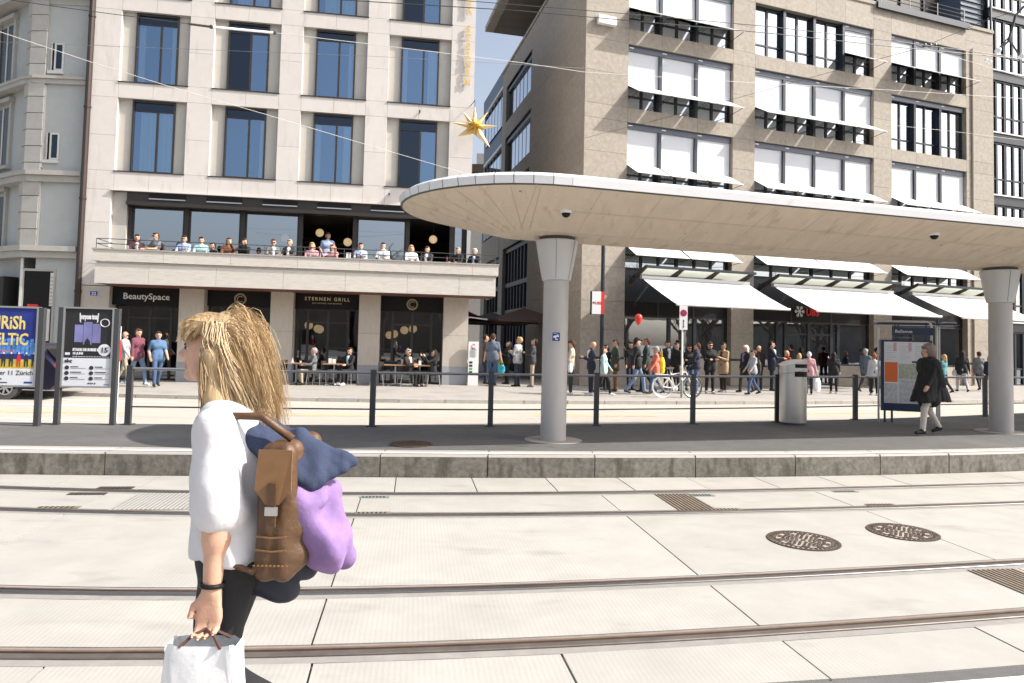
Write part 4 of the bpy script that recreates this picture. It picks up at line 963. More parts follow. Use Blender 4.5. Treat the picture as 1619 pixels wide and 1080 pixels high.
# receding left face of the old house
b = MB(); vs = [(-2.3, .45), (-9.0, 5.15), (-9.0, 9), (-1.58, 9)]; b.prism([(x, y, .2) for x, y in vs], (0, 0, 16.8), m_stuc); b.build('wall', oh)
fd = Vector((-6.7, 4.7, 0)).normalized(); fn = Vector((-fd.y, fd.x, 0)) * (1 if -fd.y * 0 + fd.x * -1 > 0 else -1)
def lf(s, o, z): p = Vector((-2.3, .45, z)) + fd * s; n_ = Vector((-.574, -.819, 0)); return p + n_ * o
for z0, z1 in ((11.0, 13.1), (7.9, 10.0), (4.9, 6.7)):
    for s0 in (1.45, 3.7, 6.0):
        b = MB(); s1 = s0 + 1.15
        P = lambda a, o, z: lf(a, o, z)
        def fb(a, c, o0, o1, za, zc, m):
            vs = [P(s, o, z) for z in (za, zc) for o in (o0, o1) for s in (a, c)]; b.add(vs, [(0, 2, 3, 1), (4, 5, 7, 6), (0, 1, 5, 4), (2, 6, 7, 3), (0, 4, 6, 2), (1, 3, 7, 5)], m)
        fb(s0, s1, 0, .02, z0, z1, m_black); fb(s0 - .15, s0, 0, .10, z0 - .1, z1 + .15, m_quoin); fb(s1, s1 + .15, 0, .10, z0 - .1, z1 + .15, m_quoin); fb(s0 - .2, s1 + .2, 0, .2, z1 + .15, z1 + .3, m_quoin); fb(s0 - .2, s1 + .2, 0, .2, z0 - .22, z0 - .1, m_quoin); fb((s0 + s1) / 2 - .04, (s0 + s1) / 2 + .04, .02, .05, z0, z1, m_wtrim)
        wn = b.build('window', oh)
        b = MB(); b.quad(P(s0, .03, z0), P(s1, .03, z0), P(s1, .03, z1), P(s0, .03, z1), g_old); b.build('pane', wn)
b = MB()
vs = [lf(s, o, z) for z in (2.4, 3.7) for o in (.05, .5) for s in (.1, 1.6)]; b.add(vs, [(0, 2, 3, 1), (4, 5, 7, 6), (0, 1, 5, 4), (2, 6, 7, 3), (0, 4, 6, 2), (1, 3, 7, 5)], m_black); b.build('shop_sign', oh)
dp = thing('downpipe', 'tall dark downpipe between the grey old house and the hotel', 'downpipe', (-14.86, 23.33, .2))
b = MB(); b.tube([(0, 0, 0), (0, 0, 16.5)], .10, m_pipe, 10); b.build('pipe', dp)
for z in (3, 6.2, 9.4, 12.6): b = MB(); b.lathe([(.12, 0), (.12, .06)], m_pipe, 12, (0, 0, z)); b.build('pipe_clip', dp)
# ================================================================ STREET FURNITURE
def ground_at(px, py, z): p = gp(px, py, z); return (p.x, p.y, z)
# poster boards on the platform
m_pb1 = M('poster_blue_print', (0.015, 0.03, 0.22), 0.55, var=0.5, vs=1.5)
m_pbl = M('poster_light_blue', (0.09, 0.25, 0.60), 0.55, var=0.6, vs=9)
m_ptx = M('poster_ink', (0.03, 0.03, 0.035), 0.5)
m_pyel = M('poster_yellow', (0.75, 0.60, 0.18), 0.5)
m_pblk = M('poster_black', (0.02, 0.019, 0.02), 0.5)
m_pwht = M('poster_white', (0.74, 0.75, 0.78), 0.5)
m_pgrn = M('poster_floor_glow', (0.55, 0.42, 0.06), 0.55, var=0.4, vs=12)
def board(label, xl, xr, ytop, ybot, yfoot, rz):
    pl = gp(xl, yfoot, .3); pr = gp(xr, yfoot, .3)
    if rz is None: rz = math.atan2(pr.y - pl.y, pr.x - pl.x)
    t = thing('poster_board', label, 'poster board', (pl.x, pl.y, .3), rz)
    wd = math.hypot(pr.x - pl.x, pr.y - pl.y)
    zt = at((xl + xr) / 2, ytop, (pl.y + pr.y) / 2).z - .3; zb_ = at((xl + xr) / 2, ybot, (pl.y + pr.y) / 2).z - .3
    for a in (0, wd - .075): b = MB(); b.box(a, a + .075, -.05, .05, 0, zt, m_post); b.build('post', t)
    b = MB(); frame(b, .076, wd - .076, -.05, .05, zb_, zt + .012, .028, m_alu); b.build('poster_frame', t)
    return t, wd, zb_ + .028, zt - .016
t, wd, z0, z1 = board('poster board with blue stage show poster at the left edge', -62, 65, 485, 611, 672.5, R(8)); h = z1 - z0
b = MB(); b.box(.104, wd - .104, -.03, .03, z0, z1, m_pb1); po = b.build('poster', t)
text('lettering', po, 'IRiSh', .30, m_pyel, wd - .27, -.032, z1 - .34, .002, 'RIGHT', bold=.006).scale.x = .70
text('lettering', po, 'CELTiC', .27, m_pyel, wd - .22, -.032, z1 - .60, .002, 'RIGHT', bold=.006).scale.x = .74
text('lettering', po, 'SPIRIT OF IRELAND', .07, m_orange, wd - .72, -.032, z1 - .73, .002)
b = MB(); b.box(.104, wd - .104, -.033, -.031, z0, z0 + .27, m_pwht); b.box(.104, wd - .104, -.033, -.031, z0 + .27, z0 + .42, m_pgrn)
for k in range(13):                                     # musicians as soft light-blue figures
    u = .16 + k * (wd - .32) / 12; s_ = random.uniform(.8, 1.2); zc = z0 + .62 + random.uniform(-.05, .06)
    b.prism([(u - .05 * s_, -.033, zc - .12), (u + .06 * s_, -.033, zc - .12), (u + .05 * s_, -.033, zc + .06), (u - .03 * s_, -.033, zc + .07)], (0, .002, 0), m_pbl); b.prism([(u + .03 * math.cos(a), -.033, zc + .10 + .035 * math.sin(a)) for a in [2 * math.pi * q / 8 for q in range(8)]], (0, .002, 0), m_pbl)
for k in range(9):                                      # row of dancers
    u = .14 + k * (wd - .26) / 8; zc = z0 + .30
    b.prism([(u - .03, -.036, zc), (u - .012, -.036, zc), (u - .006, -.036, zc + .09), (u + .006, -.036, zc + .09), (u + .012, -.036, zc), (u + .03, -.036, zc), (u + .03, -.036, zc + .12), (u + .018, -.036, zc + .20), (u - .018, -.036, zc + .20), (u - .03, -.036, zc + .12)], (0, .002, 0), m_ptx if k % 3 else m_red)
    b.prism([(u + .014 * math.cos(a), -.036, zc + .22 + .016 * math.sin(a)) for a in [2 * math.pi * q / 8 for q in range(8)]], (0, .002, 0), m_pwht)
tag(b.build('poster_print', po), kind='stuff')
text('lettering', po, '.4.17 - Theater 11 Zürich', .098, m_ptx, wd - .62, -.036, z0 + .17, .002); text('lettering', po, 'www.ticketcorner.ch', .04, m_ptx, wd - .75, -.036, z0 + .09, .002)
b = MB(); b.box(wd - .25, wd - .13, -.036, -.034, z0 + .03, z0 + .06, m_blue); b.box(wd - .95, wd - .5, -.036, -.034, z0 + .035, z0 + .05, m_ptx); tag(b.build('sponsor_marks', po), kind='stuff')
t, wd, z0, z1 = board('poster board with black concert poster beside the end of the railing', 85.5, 183.5, 487, 612.5, 671, R(8)); h = z1 - z0
b = MB(); b.box(.104, wd - .104, -.03, .03, z0, z0 + h * .36, m_pwht); b.box(.104, wd - .104, -.03, .03, z0 + h * .36, z1, m_pblk); po = b.build('poster', t)
text('lettering', po, 'purpose tour', .12, m_pwht, wd / 2, -.032, z1 - .17, .002, bold=.006).scale.x = .42
b = MB()
for s_ in (-1, 1): b.prism([(wd / 2 + s_ * .15, -.034, z1 - .07), (wd / 2 + s_ * .135, -.034, z1 - .07), (wd / 2 + s_ * .125, -.034, z1 - .24), (wd / 2 + s_ * .145, -.034, z1 - .21)], (0, .002, 0), m_pwht)
tag(b.build('logo_strokes', po), kind='stuff')
b = MB()
for u0, u1, za, zc in ((-.215, -.085, .56, .27), (-.078, .055, .60, .22), (.062, .19, .57, .25)): b.box(wd / 2 + u0, wd / 2 + u1, -.033, -.031, z1 - za, z1 - zc, m_lav)
b.prism([(wd / 2 - .06, -.036, z1 - .605), (wd / 2 + .04, -.036, z1 - .605), (wd / 2 + .03, -.036, z1 - .54), (wd / 2 - .01, -.036, z1 - .49), (wd / 2 - .045, -.036, z1 - .54)], (0, .002, 0), m_pblk)
tag(b.build('poster_print', po), kind='stuff')
text('lettering', po, 'STADE DE SUISSE BERN', .060, m_pwht, .24, -.033, z0 + h * .36 + .12, .002, 'LEFT', bold=.004).scale.x = .8; text('lettering', po, '15 JUNI', .05, m_pwht, .24, -.033, z0 + h * .36 + .06, .002, 'LEFT', bold=.003)
b = MB(); b.prism([(wd - .21 + .10 * math.cos(a), -.036, z0 + h * .36 + .14 + .10 * math.sin(a)) for a in [2 * math.pi * q / 24 for q in range(24)]], (0, .003, 0), m_pwht); b.tube([(wd - .22 + .07 * math.cos(a), -.034, z1 - .23 + .065 * math.sin(a)) for a in [2 * math.pi * q / 20 for q in range(21)]], .008, m_pwht, 4)
for k in range(14): b.box(.24 + k * .042, .272 + k * .042, -.034, -.031, z0 + h * .36 + .02, z0 + h * .36 + .028, m_pwht)
b.box(.125, .20, -.034, -.031, z0 + h * .36 + .05, z0 + h * .36 + .09, m_pwht); tag(b.build('round_badges', po), kind='stuff')
text('lettering', po, '15', .12, m_ptx, wd - .21, -.040, z0 + h * .36 + .10, .002, bold=.003); text('lettering', po, 'abc', .085, m_ptx, .125, -.033, z0 + h * .31 - .01, .002, 'LEFT', bold=.003)
b = MB()
for c_ in (0, 1):
    for k in range(3):
        u = .165 + c_ * .38; zc = z0 + h * .235 - k * .09
        b.prism([(u + .034 * math.cos(a), -.034, zc + .034 * math.sin(a)) for a in [2 * math.pi * q / 14 for q in range(14)]], (0, .003, 0), m_ptx)
        b.box(u + .055, u + .055 + (.17 if k % 2 else .12), -.033, -.031, zc + .008, zc + .022, m_ptx); b.box(u + .055, u + .29, -.033, -.031, zc - .014, zc - .008, m_alu)
for u in (.50, .53, .56, .60): b.box(u, u + .02, -.033, -.031, z0 + .03, z0 + .055, m_ptx)
b.box(.75, .86, -.033, -.031, z0 + .02, z0 + .03, m_blue); tag(b.build('sponsor_marks', po), kind='stuff')
# red and white stele behind the second board
p = gp(187, 668, .3); t = thing('info_stele', 'narrow white and red stele just behind the black concert poster', 'sign', (p.x - .125, p.y + .12, .3), R(8))
b = MB(); b.box(-.05, .02, -.03, .03, 0, 1.66, m_wsign); b.build('stele_body', t); b = MB(); b.box(-.06, .03, -.036, .036, 1.05, 1.42, m_red); b.prism([(-.02, -.038, 1.10), (.02, -.038, 1.10), (.02, -.038, 1.22)], (0, .002, 0), m_wsign); b.build('red_field', t)

# litter bin
p = gp(1253.5, 671, .3); t = thing('litter_bin', 'brushed steel litter bin with slanted top by the railing', 'bin', (p.x, p.y, .3), R(14))
r_ = .262; zt = 1.26
b = MB(); n = 36; lo_, hi_ = [], []
for k in range(n):
    a = 2 * math.pi * k / n; x_, y_ = r_ * math.cos(a), r_ * math.sin(a); lo_.append((x_, y_, .05)); hi_.append((x_, y_, zt + .07 * x_ / r_ + .03 * (1 - (x_ / r_) ** 2)))
b.add(lo_ + hi_, [(k, (k + 1) % n, n + (k + 1) % n, n + k) for k in range(n)] + [tuple(range(n, 2 * n))], m_stain); bo = b.build('bin_body', t); smooth_by_angle(bo)
b = MB(); b.lathe([(r_ - .03, 0), (r_ - .03, .05)], m_gasket, 30); b.build('bin_foot', t)
b = MB()
for z0_, z1_, a0, a1 in ((1.16, 1.235, -118, -40), (.98, 1.085, -120, -38)):
    pts = [(r_ + .004, R(a)) for a in range(a0, a1 + 1, 3)]
    for (q0, aa), (q1, ab) in zip(pts, pts[1:]): b.quad((q0 * math.cos(aa), q0 * math.sin(aa), z0_), (q1 * math.cos(ab), q1 * math.sin(ab), z0_), (q1 * math.cos(ab), q1 * math.sin(ab), z1_), (q0 * math.cos(aa), q0 * math.sin(aa), z1_), m_black)
b.build('slot', t)
b = MB(); pts = [((r_ + .002) * math.cos(R(a)), (r_ + .002) * math.sin(R(a)), 1.10 + .06 * math.cos(R(a))) for a in range(-180, -70, 8)]; b.tube(pts, .005, m_gasket, 4); b.build('lid_seam', t)

# timetable and map stand
pl, pr = gp(1391, 667, .3), gp(1459, 667, .3)
rz = R(-16); t = thing('map_stand', 'dark blue stop map stand with curved tube roof frame on the platform', 'information stand', (pl.x, pl.y, .3), rz)
wd = 1.0; Yq = pl.y
zt = at(1425, 540, Yq).z - .3; zb_ = at(1425, 638, Yq - .2).z - .3
sc = .885
b = MB(); b.box(.02, wd, -.05, .05, zb_ - .17, zt + .03, m_navy); b.build('panel_body', t)
mp0, mp1 = .075, wd - .06
b = MB(); b.box(mp0, mp1, -.056, -.05, zb_, zt - .01, m_pwht); mpn = b.build('map_panel', t)
m_map = M('map_print', (0.52, 0.53, 0.55), 0.5, var=0.3, vs=16); m_map2 = M('map_print_green', (0.42, 0.46, 0.36), 0.5, var=0.35, vs=22); m_pink = M('print_pink', (0.62, 0.40, 0.46), 0.5)
hh = zt - zb_
b = MB(); b.box(mp0 + .01, mp0 + .26, -.059, -.056, zb_ + hh * .34, zb_ + hh * .66, m_orange); b.box(mp0 + .28, mp1 - .01, -.059, -.056, zb_ + .01, zb_ + hh * .38, m_map); b.box(mp0 + .28, mp1 - .01, -.059, -.056, zb_ + hh * .39, zb_ + hh * .64, m_map2); b.box(mp0 + .01, mp0 + .26, -.059, -.056, zb_ + .01, zb_ + hh * .32, m_map)
for k in range(3):
    u = mp0 + .02 + k * .29
    for q in range(9): b.box(u, u + (.20 if q % 3 else .12), -.059, -.056, zb_ + hh * (.70 + q * .028), zb_ + hh * (.70 + q * .028) + .008, m_alu)
    b.box(u + .16, u + .22, -.060, -.056, zb_ + hh * .84, zt - .03, m_pink)
b.box(mp1 - .33, mp1 - .01, -.060, -.056, zb_ + hh * .655, zb_ + hh * .685, m_ptx)
tag(b.build('map_print', mpn), kind='stuff')
for u in (-.02, .10, .24, wd - .02): b = MB(); b.tube([(u, .02, 0), (u, .02, zb_ - .16 if u > 0 else zt + .3)], .022, m_alu if u in (-.02, wd - .02) else m_navy, 8); b.build('leg', t)
for dx, dy in ((0, 0), (.17, .25), (.30, .55)):
    zr = zt + .43; b = MB(); arc = [(wd - .0 + dx, dy, .0), (wd + dx, dy, zr - .10)] + [(wd + dx - .10 + .10 * math.cos(a), dy, zr - .10 + .10 * math.sin(a)) for a in [math.pi / 2 * q / 5 for q in range(1, 6)]] + ([(-.12 + dx, dy, zr)] if dx < .3 else [])
    if dx == .30: arc = [(wd + dx - .0, dy, 0), (wd + dx, dy, zr - .10)] + [(wd + dx + .10 - .10 * math.cos(a), dy, zr - .10 + .10 * math.sin(a)) for a in [math.pi / 2 * q / 5 for q in range(1, 6)]] + [(wd + dx + .35, dy, zr)]
    b.tube(arc, .024, m_alu, 8); b.build('roof_tube', t)
b = MB(); b.box(-.05, wd + .55, .02, .50, zt + .36, zt + .40, m_navy); b.build('roof_plate', t)
b = MB(); b.box(.26, wd + .02, -.03, .0, zt + .14, zt + .30, m_navy); nb_ = b.build('name_plate', t); text('lettering', nb_, 'Bellevue', .10, m_wsign, .29, -.033, zt + .185, .003, 'LEFT')
for u in (.30, .36, .9): b = MB(); b.tube([(u, .0, zt), (u, .0, zt + .36)], .015, m_navy, 6); b.build('strut', t)

# no-parking sign, bicycle, balloon
p = gp(1079, 629, .2); t = thing('no_parking_sign', 'white no-parking sign plate on a pale post by the bicycle', 'traffic sign', (p.x, p.y, .2), R(4))
zt = at(1080, 482.5, p.y).z - .2; zb_ = at(1080, 521.5, p.y).z - .2
b = MB(); b.tube([(-.02, .03, 0), (-.02, .03, zt - .05)], .03, m_wsign, 10); b.build('post', t); b = MB(); b.tube([(-.02, .03, .0), (-.02, .03, .55)], .038, M('sage_metal', (0.25, 0.3, 0.25), 0.5), 10); b.build('post_sleeve', t)
b = MB(); b.box(-.13, .13, -.012, .0, zb_, zt, m_wsign); b.build('sign_plate', t)
b = MB(); c_ = (zb_ + zt) / 2 + .14
ring = lambda r0, y, m, sx=1: b.prism([(r0 * math.cos(a), y, c_ + r0 * math.sin(a)) for a in [2 * math.pi * q / 28 for q in range(28)]], (0, .003, 0), m)
ring(.112, -.016, m_red); ring(.088, -.019, m_blue); 
for s_ in (45, -45): b.box(-.09, .09, -.022, -.019, -.011, .011, m_red, Matrix.Translation((0, 0, c_)) @ Matrix.Rotation(R(s_), 4, 'Y'))
zc = zb_ + .19; b.box(-.012, .012, -.016, -.012, zc - .09, zc + .09, m_ptx); b.prism([(-.03, -.016, zc + .08), (.03, -.016, zc + .08), (0, -.016, zc + .14)], (0, .003, 0), m_ptx); b.prism([(-.03, -.016, zc - .08), (0, -.016, zc - .14), (.03, -.016, zc - .08)], (0, .003, 0), m_ptx); b.build('symbol', t)

pb_ = gp(1047, 628.5, .2); t = thing('bicycle', 'white city bicycle leaning at the no-parking post', 'bicycle', (pb_.x, pb_.y, .2), R(12))
wr = .335; wb = 1.02
for cx_, nm in ((0, 'w'), (wb, 'w')):
    b = MB(); T = [(cx_ + wr * math.cos(a), 0, wr + wr * math.sin(a)) for a in [2 * math.pi * q / 28 for q in range(29)]]; b.tube(T, .022, m_wsign if cx_ == 0 else m_gasket, 6, cap=False); b.tube([(cx_ + (wr - .035) * math.cos(a), 0, wr + (wr - .035) * math.sin(a)) for a in [2 * math.pi * q / 28 for q in range(29)]], .012, m_alu, 5, cap=False)
    for k in range(12): a = 2 * math.pi * k / 12; b.tube([(cx_, 0, wr), (cx_ + (wr - .04) * math.cos(a), 0, wr + (wr - .04) * math.sin(a))], .0035, m_alu, 3)
    b.tube([(cx_, -.04, wr), (cx_, .04, wr)], .028, m_alu, 8); b.build('wheel', t)
BBk = (.42, 0, .29); ST = (.27, 0, .80); HD = (.80, 0, .82)
b = MB()
for p_, q_ in ((BBk, ST), (BBk, (.83, 0, .68)), ((.29, 0, .72), HD), ((0, .0, wr), BBk), ((0, 0, wr), (.28, 0, .72)), (HD, (wb, 0, wr))): b.tube([p_, q_], .02, m_wsign, 6)
b.build('bike_frame', t)
b = MB(); b.tube([HD, (.77, 0, .98)], .018, m_alu, 6); b.tube([(.66, -.26, 1.0), (.74, -.2, 1.02), (.77, 0, .99), (.74, .2, 1.02), (.66, .26, 1.0)], .016, m_gasket, 6); b.build('handlebar', t)
b = MB(); b.tube([ST, (.25, 0, .90)], .015, m_alu, 6); b.prism([(.10, -.08, .90), (.10, .08, .90), (.38, .02, .91), (.38, -.02, .91)], (0, 0, .05), m_gasket); b.build('saddle', t)
b = MB(); b.lathe([(.09, -.01), (.09, .01)], m_wsign, 18); me_ = None; o_ = b.build('chainring', t, loc=(.42, -.05, .29)); o_.rotation_euler = (R(90), 0, 0)
b = MB(); b.tube([(.42, -.07, .29), (.50, -.07, .15)], .012, m_alu, 5); b.box(.46, .56, -.14, -.07, .135, .16, m_gasket); b.tube([(.42, .07, .29), (.34, .07, .43)], .012, m_alu, 5); b.build('crank', t)
b = MB(); b.tube([(-.25, -.06, .74), (.2, -.06, .72)], .01, m_wsign, 5); b.tube([(-.25, .06, .74), (.2, .06, .72)], .01, m_wsign, 5); b.tube([(-.22, .06, .74), (0, .06, wr)], .009, m_wsign, 5); b.tube([(-.22, -.06, .74), (0, -.06, wr)], .009, m_wsign, 5); b.tube([(-.25, -.06, .74), (-.25, .06, .74)], .01, m_wsign, 5); b.build('rear_rack', t)
pbn = at(1009.6, 504.6, 22.6); t = thing('balloon', 'red balloon floating on its string above the queue', 'balloon', pbn)
b = MB(); prof = [(.002, -.20), (.05, -.165), (.105, -.07), (.125, .03), (.115, .10), (.075, .155), (.002, .175)]; b.lathe(prof, M('balloon_rubber', (0.75, 0.045, 0.03), 0.25), 20, cap=False); b.build('balloon_skin', t, True)
b = MB(); b.tube([(0, 0, -.2), (.01, 0, -.55), (-.02, 0, -.95)], .006, m_alu, 4); b.build('string', t)

# menu stele at the hotel corner
p = gp(747.5, 600, .2); p = H(1.2, .15, .2); t = thing('menu_stele', 'tall white menu stele with round emblem at the hotel corner', 'sign', p, HA)
b = MB(); b.box(-.19, .19, -.05, .05, 0, 1.62, m_wsign); b.build('stele_body', t)
b = MB(); b.tube([(.0 + .07 * math.cos(R(a)), -.056, 1.45 + .07 * math.sin(R(a))) for a in range(40, 330, 15)], .01, m_red, 5)
for k in range(9): b.box(-.14, -.14 + (.2 if k % 3 else .27), -.055, -.05, 1.28 - k * .03, 1.292 - k * .03, m_alu)
for k in range(4): b.box(-.15, -.03, -.055, -.05, .45 + k * .12, .53 + k * .12, m_ptx if k != 1 else M('print_green', (0.1, 0.4, 0.12), 0.5))
tag(b.build('menu_print', t), kind='stuff'); text('lettering', t, 'MENU', .07, m_ptx, 0, -.056, 1.32, .002)

# parasols and dark red awning in the alley
def parasol(label, c, half, zr, zp, m, rz):
    t = thing('parasol', label, 'parasol', c, R(rz), 'grey parasols in the alley')
    b = MB(); cs = [(-half, -half), (half, -half), (half, half), (-half, half)]
    for i in range(4):
        p_, q_ = cs[i], cs[(i + 1) % 4]; b.add([(*p_, zr), (*q_, zr), (0, 0, zp)], [(0, 1, 2)], m); b.quad((*p_, zr - .10), (*q_, zr - .10), (*q_, zr), (*p_, zr), m)
    b.build('canopy_cloth', t)
    b = MB(); b.tube([(0, 0, 0), (0, 0, zp + .08)], .035, m_post, 8); b.build('pole', t)
    for q_ in cs: b = MB(); b.tube([(0, 0, zp - .12), (q_[0], q_[1], zr - .02)], .014, m_alu, 4); b.build('rib', t)
    b = MB(); b.box(-.35, .35, -.35, .35, 0, .09, m_gasket); b.build('base', t)
A1 = Bw(7.4, 2.0, .2); A2 = Bw(4.6, 1.2, .2)
parasol('dark grey square parasol at the alley mouth beside the hotel', (A1.x, A1.y - .3, .2), 1.45, 2.55, 3.05, m_umb, 14)
parasol('dark brown square parasol half hidden behind the canopy column', (A2.x + .1, A2.y, .2), 1.5, 2.6, 3.2, m_umbb, 14)
t = thing('red_awning', 'dark red fabric awning sloping over the alley behind the hotel corner', 'awning', H(1.0, -4.0, 0), HA)
b = MB(); prof = [(0, 3.5), (.4, 3.1), (1.0, 2.85), (1.8, 2.7), (2.4, 2.68)]
for (ua, za), (ub, zb_) in zip(prof, prof[1:]): b.quad((ua, 0, za), (ub, 0, zb_), (ub, 4, zb_), (ua, 4, za), m_redaw)
b.build('awning_cloth', t); b = MB(); b.tube([(0, .0, 2.9), (1.2, 0, 2.78)], .03, m_wsign, 6); b.build('support_arm', t)
# outdoor heater / dark wall lamp by the bank corner
# cafe tables and chairs
def table(label, u, out, items, rnd=.36):
    c = H(u, out, .2); t = thing('cafe_table', label, 'table', c, HA, 'cafe tables in front of the grill')
    b = MB(); b.box(-rnd, rnd, -.33, .33, .72, .75, m_wood); b.build('tabletop', t); b = MB(); b.tube([(0, 0, .03), (0, 0, .72)], .03, m_alu, 8); b.build('table_leg', t)
    b = MB()
    for a in (45, 135, 225, 315): b.tube([(0, 0, .06), (.36 * math.cos(R(a)), .36 * math.sin(R(a)), .02)], .022, m_alu, 6)
    b.build('table_foot', t); return c
def chair(label, u, out, rot):
    c = H(u, out, .2); t = thing('cafe_chair', label, 'chair', c, HA + R(rot), 'dark cafe chairs in front of the grill')
    b = MB(); b.box(-.22, .22, -.22, .22, .43, .46, m_chair); b.build('seat', t)
    b = MB(); pts = [(.25 * math.sin(R(a)), .23 * math.cos(R(a)) * .9, z) for z in (.47,) for a in range(-80, 81, 16)]
    for p_, q_ in zip(pts, pts[1:]): b.quad(p_, q_, (q_[0] * 1.08, q_[1] * 1.1, .84), (p_[0] * 1.08, p_[1] * 1.1, .84), m_chair)
    b.build('backrest', t)
    for sx in (-1, 1):
        for sy in (-1, 1): b = MB(); b.tube([(.19 * sx, .19 * sy, .43), (.23 * sx, .23 * sy, 0)], .012, m_alu, 6); b.build('leg', t)
TB = [(-4.98, .95), (-3.72, .95), (-1.62, .90), (-.78, .95)]
table('small wooden table of the grey-haired guest, leftmost at the hotel', *TB[0], None); table('small wooden table with white menu cards, second from the left', *TB[1], None); table('empty small wooden table, third from the left at the hotel', *TB[2], None, .40); table('small wooden table of the seated couple, rightmost at the hotel', *TB[3], None, .36)
CH = [(-5.5, .95, -90, 'empty dark chair left of the leftmost table'), (-4.38, 1.0, 90, 'dark chair of the grey-haired guest'), (-4.18, .9, -90, 'empty dark chair between the two left tables'), (-3.2, .85, 60, 'dark chair of the guest in black with light scarf'),
      (-2.25, .9, -90, 'empty dark chair left of the third table'), (-1.32, .35, 0, 'dark chair behind the third table'), (-1.2, 1.05, -90, 'dark chair of the man in the dark jacket'), (-.28, 1.0, 90, 'dark chair of the woman in black at the right')]
for u, o, r_, lb in CH: chair(lb, u, o, r_)
def small(name, label, cat, u, out, z, fn, group=None):
    b = MB(); fn(b); tag(b.build(name, None, loc=H(u, out, z), rz=HA), label, cat, group)
small('menu_card', 'white folded menu card on the second table', 'menu', -3.78, .98, .952, lambda b: (b.box(-.13, -.01, -.04, -.03, 0, .17, m_wsign), b.box(.0, .12, -.05, -.04, 0, .16, m_wsign)))
small('menu_card', 'small white card standing on the leftmost table', 'menu', -5.12, .95, .952, lambda b: b.prism([(-.05, 0, 0), (.05, 0, 0), (0, 0, .17)], (0, .03, 0), m_wsign))
small('menu_card', 'thin white card standing on the third table', 'menu', -1.4, .9, .952, lambda b: b.box(-.03, .04, -.02, -.01, 0, .18, m_wsign))
small('paper_tray', 'paper tray with food on the couple\'s table', 'food tray', -.88, 1.0, .952, lambda b: (b.box(-.16, .16, -.1, .1, 0, .02, m_wsign), b.box(-.1, .02, -.05, .05, .02, .07, m_orange), b.box(.06, .15, -.04, .04, .02, .15, m_wsign)))
small('coffee_cup', 'white coffee cup on the leftmost table', 'cup', -4.85, .98, .952, lambda b: b.lathe([(.025, 0), (.04, .07)], m_wsign, 10))
def bottle(label, u, out, m): small('bottle', label, 'bottle', u, out, 4.576, lambda b: b.lathe([(.032, 0), (.032, .14), (.012, .19), (.012, .24)], m, 10), 'bottles on the terrace parapet')
m_bot = M('brown_bottle', (0.10, 0.03, 0.01), 0.2)
bottle('brown bottle on the parapet left of the man in the blue shirt', -3.06, 1.34, m_bot); bottle('second brown bottle beside the man in the blue shirt', -2.92, 1.36, m_bot); bottle('dark bottle on the parapet near the right end of the terrace', .05, 1.36, m_bot)
small('menu_card', 'two white cards standing on the terrace parapet', 'menu', -3.35, 1.36, 4.576, lambda b: (b.box(-.06, .02, -.01, 0, 0, .2, m_wsign), b.box(.05, .10, -.01, 0, 0, .2, m_wsign)))

for u in (-10.4, -9.3, -8.6, -7.9, -6.3, -4.6, -2.3, -1.0, .3):
    small('drinking_glass', 'small drinking glass standing on the terrace parapet', 'glass', u, 1.36, 4.576, lambda b: b.lathe([(.025, 0), (.036, .05), (.034, .13)], m_bot if int(u * 10) % 3 == 0 else m_alu, 8), 'drinking glasses on the terrace parapet')
# parked car, seen between and under the posters
p = gp(6.5, 632, .1); t = thing('parked_car', 'dark violet-blue parked car half hidden behind the poster boards', 'car', (p.x, p.y, .1), R(2))
m_car = M('car_paint', (0.012, 0.011, 0.032), 0.22, 0.4)
prof = [(-3.2, .30), (-3.25, .62), (-3.05, .86), (-2.2, .95), (-1.5, 1.40), (.2, 1.43), (.75, 1.34), (1.12, .98), (1.22, .86), (1.24, .42), (1.1, .26)]
b = MB(); yw = .82; rows = []
for k, (y, s_) in enumerate(((-yw, .93), (-yw * .93, 1.0), (yw * .93, 1.0), (yw, .93))): rows.append([(x_ * (1 if k in (1, 2) else .985), y + .83, z_ if k in (1, 2) else .30 + (z_ - .30) * s_) for x_, z_ in prof])
n = len(prof); b.add([q for r0 in rows for q in r0], [(i * n + j, (i + 1) * n + j, (i + 1) * n + (j + 1) % n, i * n + (j + 1) % n) for i in range(3) for j in range(n)] + [tuple(range(n)), tuple(range(4 * n - 1, 3 * n - 1, -1))], m_car); bo = b.build('body', t); smooth_by_angle(bo, 35)
b = MB(); b.prism([(-2.0, .0, .97), (-1.45, .02, 1.33), (.15, .02, 1.36), (.62, .02, 1.28), (.80, .0, .97)], (0, .02, 0), m_black); b.build('side_window', t)
b = MB(); b.prism([(.84, .2, 1.27), (.84, 1.46, 1.27), (1.13, 1.5, 1.0), (1.13, .16, 1.0)], (.02, 0, .02), m_black); b.build('tail_window', t)
for cx_ in (0, -2.45):
    b = MB(); b.lathe([(.18, -.09), (.30, -.10), (.315, -.07), (.315, .09), (.1, .09)], m_gasket, 28); wlo = b.build('wheel', t, loc=(cx_, .10, .315)); wlo.rotation_euler = (R(90), 0, 0)
    b = MB(); b.lathe([(.19, .0), (.20, .012), (.17, .01)], m_alu, 24, cap=False)
    for k in range(7): a = 2 * math.pi * k / 7; b.box(.03, .185, -.02, .02, .0, .014, m_alu, Matrix.Rotation(a, 4, 'Z'))
    b.lathe([(.001, .018), (.045, .018), (.05, 0)], m_alu, 14, cap=False); ro = b.build('rim', wlo); ro.location = (0, 0, .092)
    b = MB(); b.lathe([(.001, .094), (.19, .094)], m_black, 20, cap=False); b.build('hub_recess', wlo)
